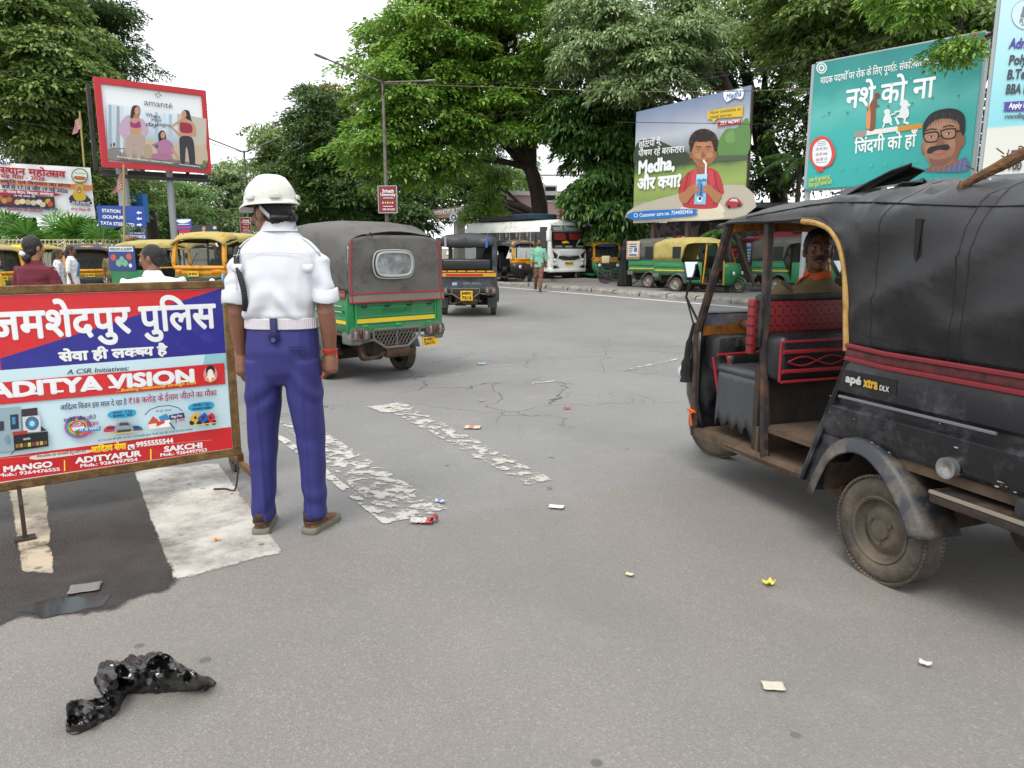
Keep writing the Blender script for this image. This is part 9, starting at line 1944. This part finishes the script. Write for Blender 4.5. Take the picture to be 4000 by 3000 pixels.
cable('cable crossing the women on the red framed billboard', [(-20, 255, 26), (130, 276, 27), (260, 280, 28.5), (456, 262, 31.5)], .011)
cable('thin cable crossing the boy on the lassi billboard', [(1330, 264, 24), (1500, 266, 23), (1640, 268, 22), (1760, 262, 19)], .009)
# ------------------------------------------------------------------ litter on the road
def scrap(name, label, cat, u, v, w_, h_, col, rot=0.0, lift=.008, group=None, col2=None, seed=1):
 p = gnd(u, v); mb = MB(); n = 7
 mb.sheet(lambda a, c: ((a - .5) * w_ * (1 + .06 * nz(c * 3, seed)), (c - .5) * h_ * (1 + .08 * nz(a * 3, seed)), .006 + lift * (nz(a * 2.3 + seed, c * 2.1, seed) + .45) * (abs(a - .5) + abs(c - .5))), n, n)
 for i, f in enumerate(mb.f):
  if col2 and (i // n) in (2, 3) : mb.m[i] = 1
 ms = [mat('paper_' + col, col, .7, 0, .1, 40)] + ([flat(col2)] if col2 else [])
 o = mb.build(name, ms, thick=.0012); o.location = (p.x, p.y, max(0, gz(p.x, p.y)) + .004); o.rotation_euler = (0, 0, rot)
 return tag(o, label, cat, group)
scrap('paper_scrap', 'clean white card lying on the road right of the worn arrow', 'litter', 1202, 1098, .085, .05, '#c9cdd0', -.25)
scrap('paper_scrap', 'beige printed leaflet lying beside the line of worn paint', 'litter', 1021, 925, .13, .1, '#b9a892', -.1, col2='#a8705c')
scrap('paper_scrap', 'crumpled yellow paper near the black rickshaw wheel', 'litter', 1660, 1265, .045, .035, '#cfc04a', .4, .03, seed=3)
scrap('paper_scrap', 'greyish square of paper low in the right of the road', 'litter', 1670, 1487, .07, .05, '#b5b09f', -.1, .004)
scrap('paper_scrap', 'small cream scrap between the worn arrow and the black rickshaw', 'litter', 1360, 1245, .035, .025, '#c2b592', -.5)
scrap('paper_scrap', 'twisted pale scrap near the right edge of the road', 'litter', 1998, 1440, .04, .022, '#bdb9b0', -.6, .02)
scrap('paper_scrap', 'blue and white wrapper beside the tip of the worn arrow', 'litter', 950, 1087, .06, .03, '#a9b3c2', -.3, .02, col2='#5d74a8')
scrap('paper_scrap', 'wet square sheet lying at the edge of the puddle', 'litter', 184, 1274, .12, .09, '#6f6c6a', .35, .004)
scrap('paper_scrap', 'bright yellow and red snack scrap on the broad white stripe', 'litter', 468, 1170, .03, .02, '#d0a828', .5, .02, col2='#b8382c')
scrap('paper_scrap', 'tiny orange brown leaf by the worn arrow head', 'litter', 1187, 1057, .03, .015, '#8a5f3c', .2, .01)
scrap('paper_scrap', 'pinkish scrap on the cracked tarmac', 'litter', 1040, 868, .05, .03, '#b07a70', .2, .02)
scrap('paper_scrap', 'red scrap on the cracked tarmac towards the black rickshaw', 'litter', 1225, 884, .06, .04, '#a8383c', -.2, .02)
scrap('paper_scrap', 'light blue wrapper lying far off near the kerb', 'litter', 1040, 788, .1, .05, '#7fb3c9', .3, .03)
# red and white sachet
p = gnd(912, 1130); t = thing('snack_packet', 'torn red and white snack packet lying at the end of the worn arrow', 'litter', (p.x, p.y, .004), -.12)
mb = MB(); mb.sheet(lambda a, c: ((a - .5) * .12, (c - .5) * .06, .01 + .02 * math.sin(PI * c) * (.5 + nz(a * 5, c * 4)) + .008 * nz(a * 9, c * 7)), 10, 8)
for i in range(len(mb.f)): mb.m[i] = 1 if (i // 8) > 6 else 0
mb.build('wrapper', [mat('packet_white', '#b9b3b0', .35, 0, .2, 60, '#8c5f5c', .3, 50), mat('packet_red', '#9c2630', .3, 0, .2, 40)], t, sharp=30, thick=.001)
mb = MB(); mb.sheet(lambda a, c: (.045 + .035 * a, (c - .5) * .05 + .02 * a, .014 + .035 * a * (1 - a) * 3 + .012 * nz(a * 6, c * 6)), 6, 6); mb.build('torn_flap', mat('packet_red', '#9c2630'), t, sharp=20, thick=.001)
mb = MB(); mb.sheet(lambda a, c: ((a - .5) * .11, -.029 + .01 * c, .012 + .01 * nz(a * 7, c)), 8, 2); mb.build('red_edge', mat('packet_red', '#9c2630'), t, sharp=20, thick=.001)
# ------------------------------------------------------------------ the black plastic bag
def bag():
 from mathutils.geometry import delaunay_2d_cdt
 low = [(290, 1130), (370, 1160), (480, 1130), (620, 1060), (800, 960), (880, 890), (890, 830), (960, 715), (1200, 705), (1400, 690), (1700, 690), (1890, 640), (1930, 600)]
 top = [(1880, 540), (1700, 460), (1500, 350), (1400, 260), (1270, 240), (1060, 300), (990, 265), (870, 350), (760, 325), (660, 360), (620, 460), (570, 580), (640, 640), (700, 720), (560, 770), (440, 760), (330, 770), (280, 830)]
 g = random.Random(5); out = []
 ring = low + top
 for p, q in zip(ring, ring[1:] + ring[:1]):
  n = max(1, int(math.dist(p, q) / 38))
  for k in range(n): out.append((lerp(p[0], q[0], k / n) + (g.uniform(-7, 7) if k else 0), lerp(p[1], q[1], k / n) + (g.uniform(-7, 7) if k else 0)))
 def inside(x, y):
  c = False
  for (x0, y0), (x1, y1) in zip(out, out[1:] + out[:1]):
   if (y0 > y) != (y1 > y) and x < (x1 - x0) * (y - y0) / (y1 - y0) + x0: c = not c
  return c
 def dist(pl, x, y):
  m = 1e9
  for (x0, y0), (x1, y1) in zip(pl, pl[1:]):
   dx, dy = x1 - x0, y1 - y0; t = max(0, min(1, ((x - x0) * dx + (y - y0) * dy) / (dx * dx + dy * dy))); m = min(m, math.hypot(x - x0 - t * dx, y - y0 - t * dy))
  return m
 pts = [(x + g.uniform(-18, 18), y + g.uniform(-16, 16)) for x in range(270, 1950, 42) for y in range(230, 1170, 38)]
 pts = [p for p in pts if inside(*p) and dist(out + out[:1], *p) > 14]
 n0 = len(out); V, _, Fc, *_r = delaunay_2d_cdt([Vector(p) for p in out + pts], [(i, (i + 1) % n0) for i in range(n0)], [], 1, 1e-4)
 seeds = [(g.uniform(270, 1950), g.uniform(230, 1170), g.gauss(0, .00013), g.gauss(0, .0001), g.uniform(-.004, .004)) for _ in range(120)]
 o = gnd(300, 1490); co = []
 edge = {(round(a), round(b)) for a, b in out}
 for v in V:
  x, y = v; db, dt = dist(low, x, y), dist(top, x, y); t = db / (db + dt + 1e-6); th = min(1, (db + dt) / 210)
  z = .1 * math.sin(min(1, t * 1.25) * PI * .5) * th * (.62 if y > 720 and x < 900 else 1)
  s1 = min(seeds, key=lambda q: (q[0] - x) ** 2 * .5 + (q[1] - y) ** 2 * 1.6)
  z += (s1[4] + s1[2] * (x - s1[0]) + s1[3] * (y - s1[1])) * min(1, (db + 14) / 40) + .007 * (1 - 2 * abs(nz(x * .004 + y * .002, y * .009, 4))) * min(1, (db + 20) / 60)
  z = max(.004, z); co.append(gnd((150 + x * .3617) * .553, (2450 + y * .3617) * .553, z) - o)
 mb = MB(); mb.add(co, [tuple(f) for f in Fc])
 cnt = {}
 for f in Fc:
  for a, b in zip(f, f[1:] + f[:1]): cnt[(min(a, b), max(a, b))] = cnt.get((min(a, b), max(a, b)), 0) + 1
 rim = [e for e, k in cnt.items() if k == 1]; base = {}
 for i in {i for e in rim for i in e}: base[i] = len(mb.v); c = co[i]; mb.v.append((c.x, c.y + c.z * .5, .002))
 for a, b in rim: mb.f.append((a, b, base[b], base[a])); mb.m.append(0)
 m = mat('black_polythene', '#070708', .16, 0, 0, 1, None, bump=.08, bscale=30, spec=.9)
 b = mb.build('plastic_bag', m, sharp=24); b.location = o; sd = b.modifiers.new('film', 'SUBSURF'); sd.levels = sd.render_levels = 1
 tag(b, 'crumpled shiny black plastic bag lying on the road in the foreground', 'plastic bag')
bag()
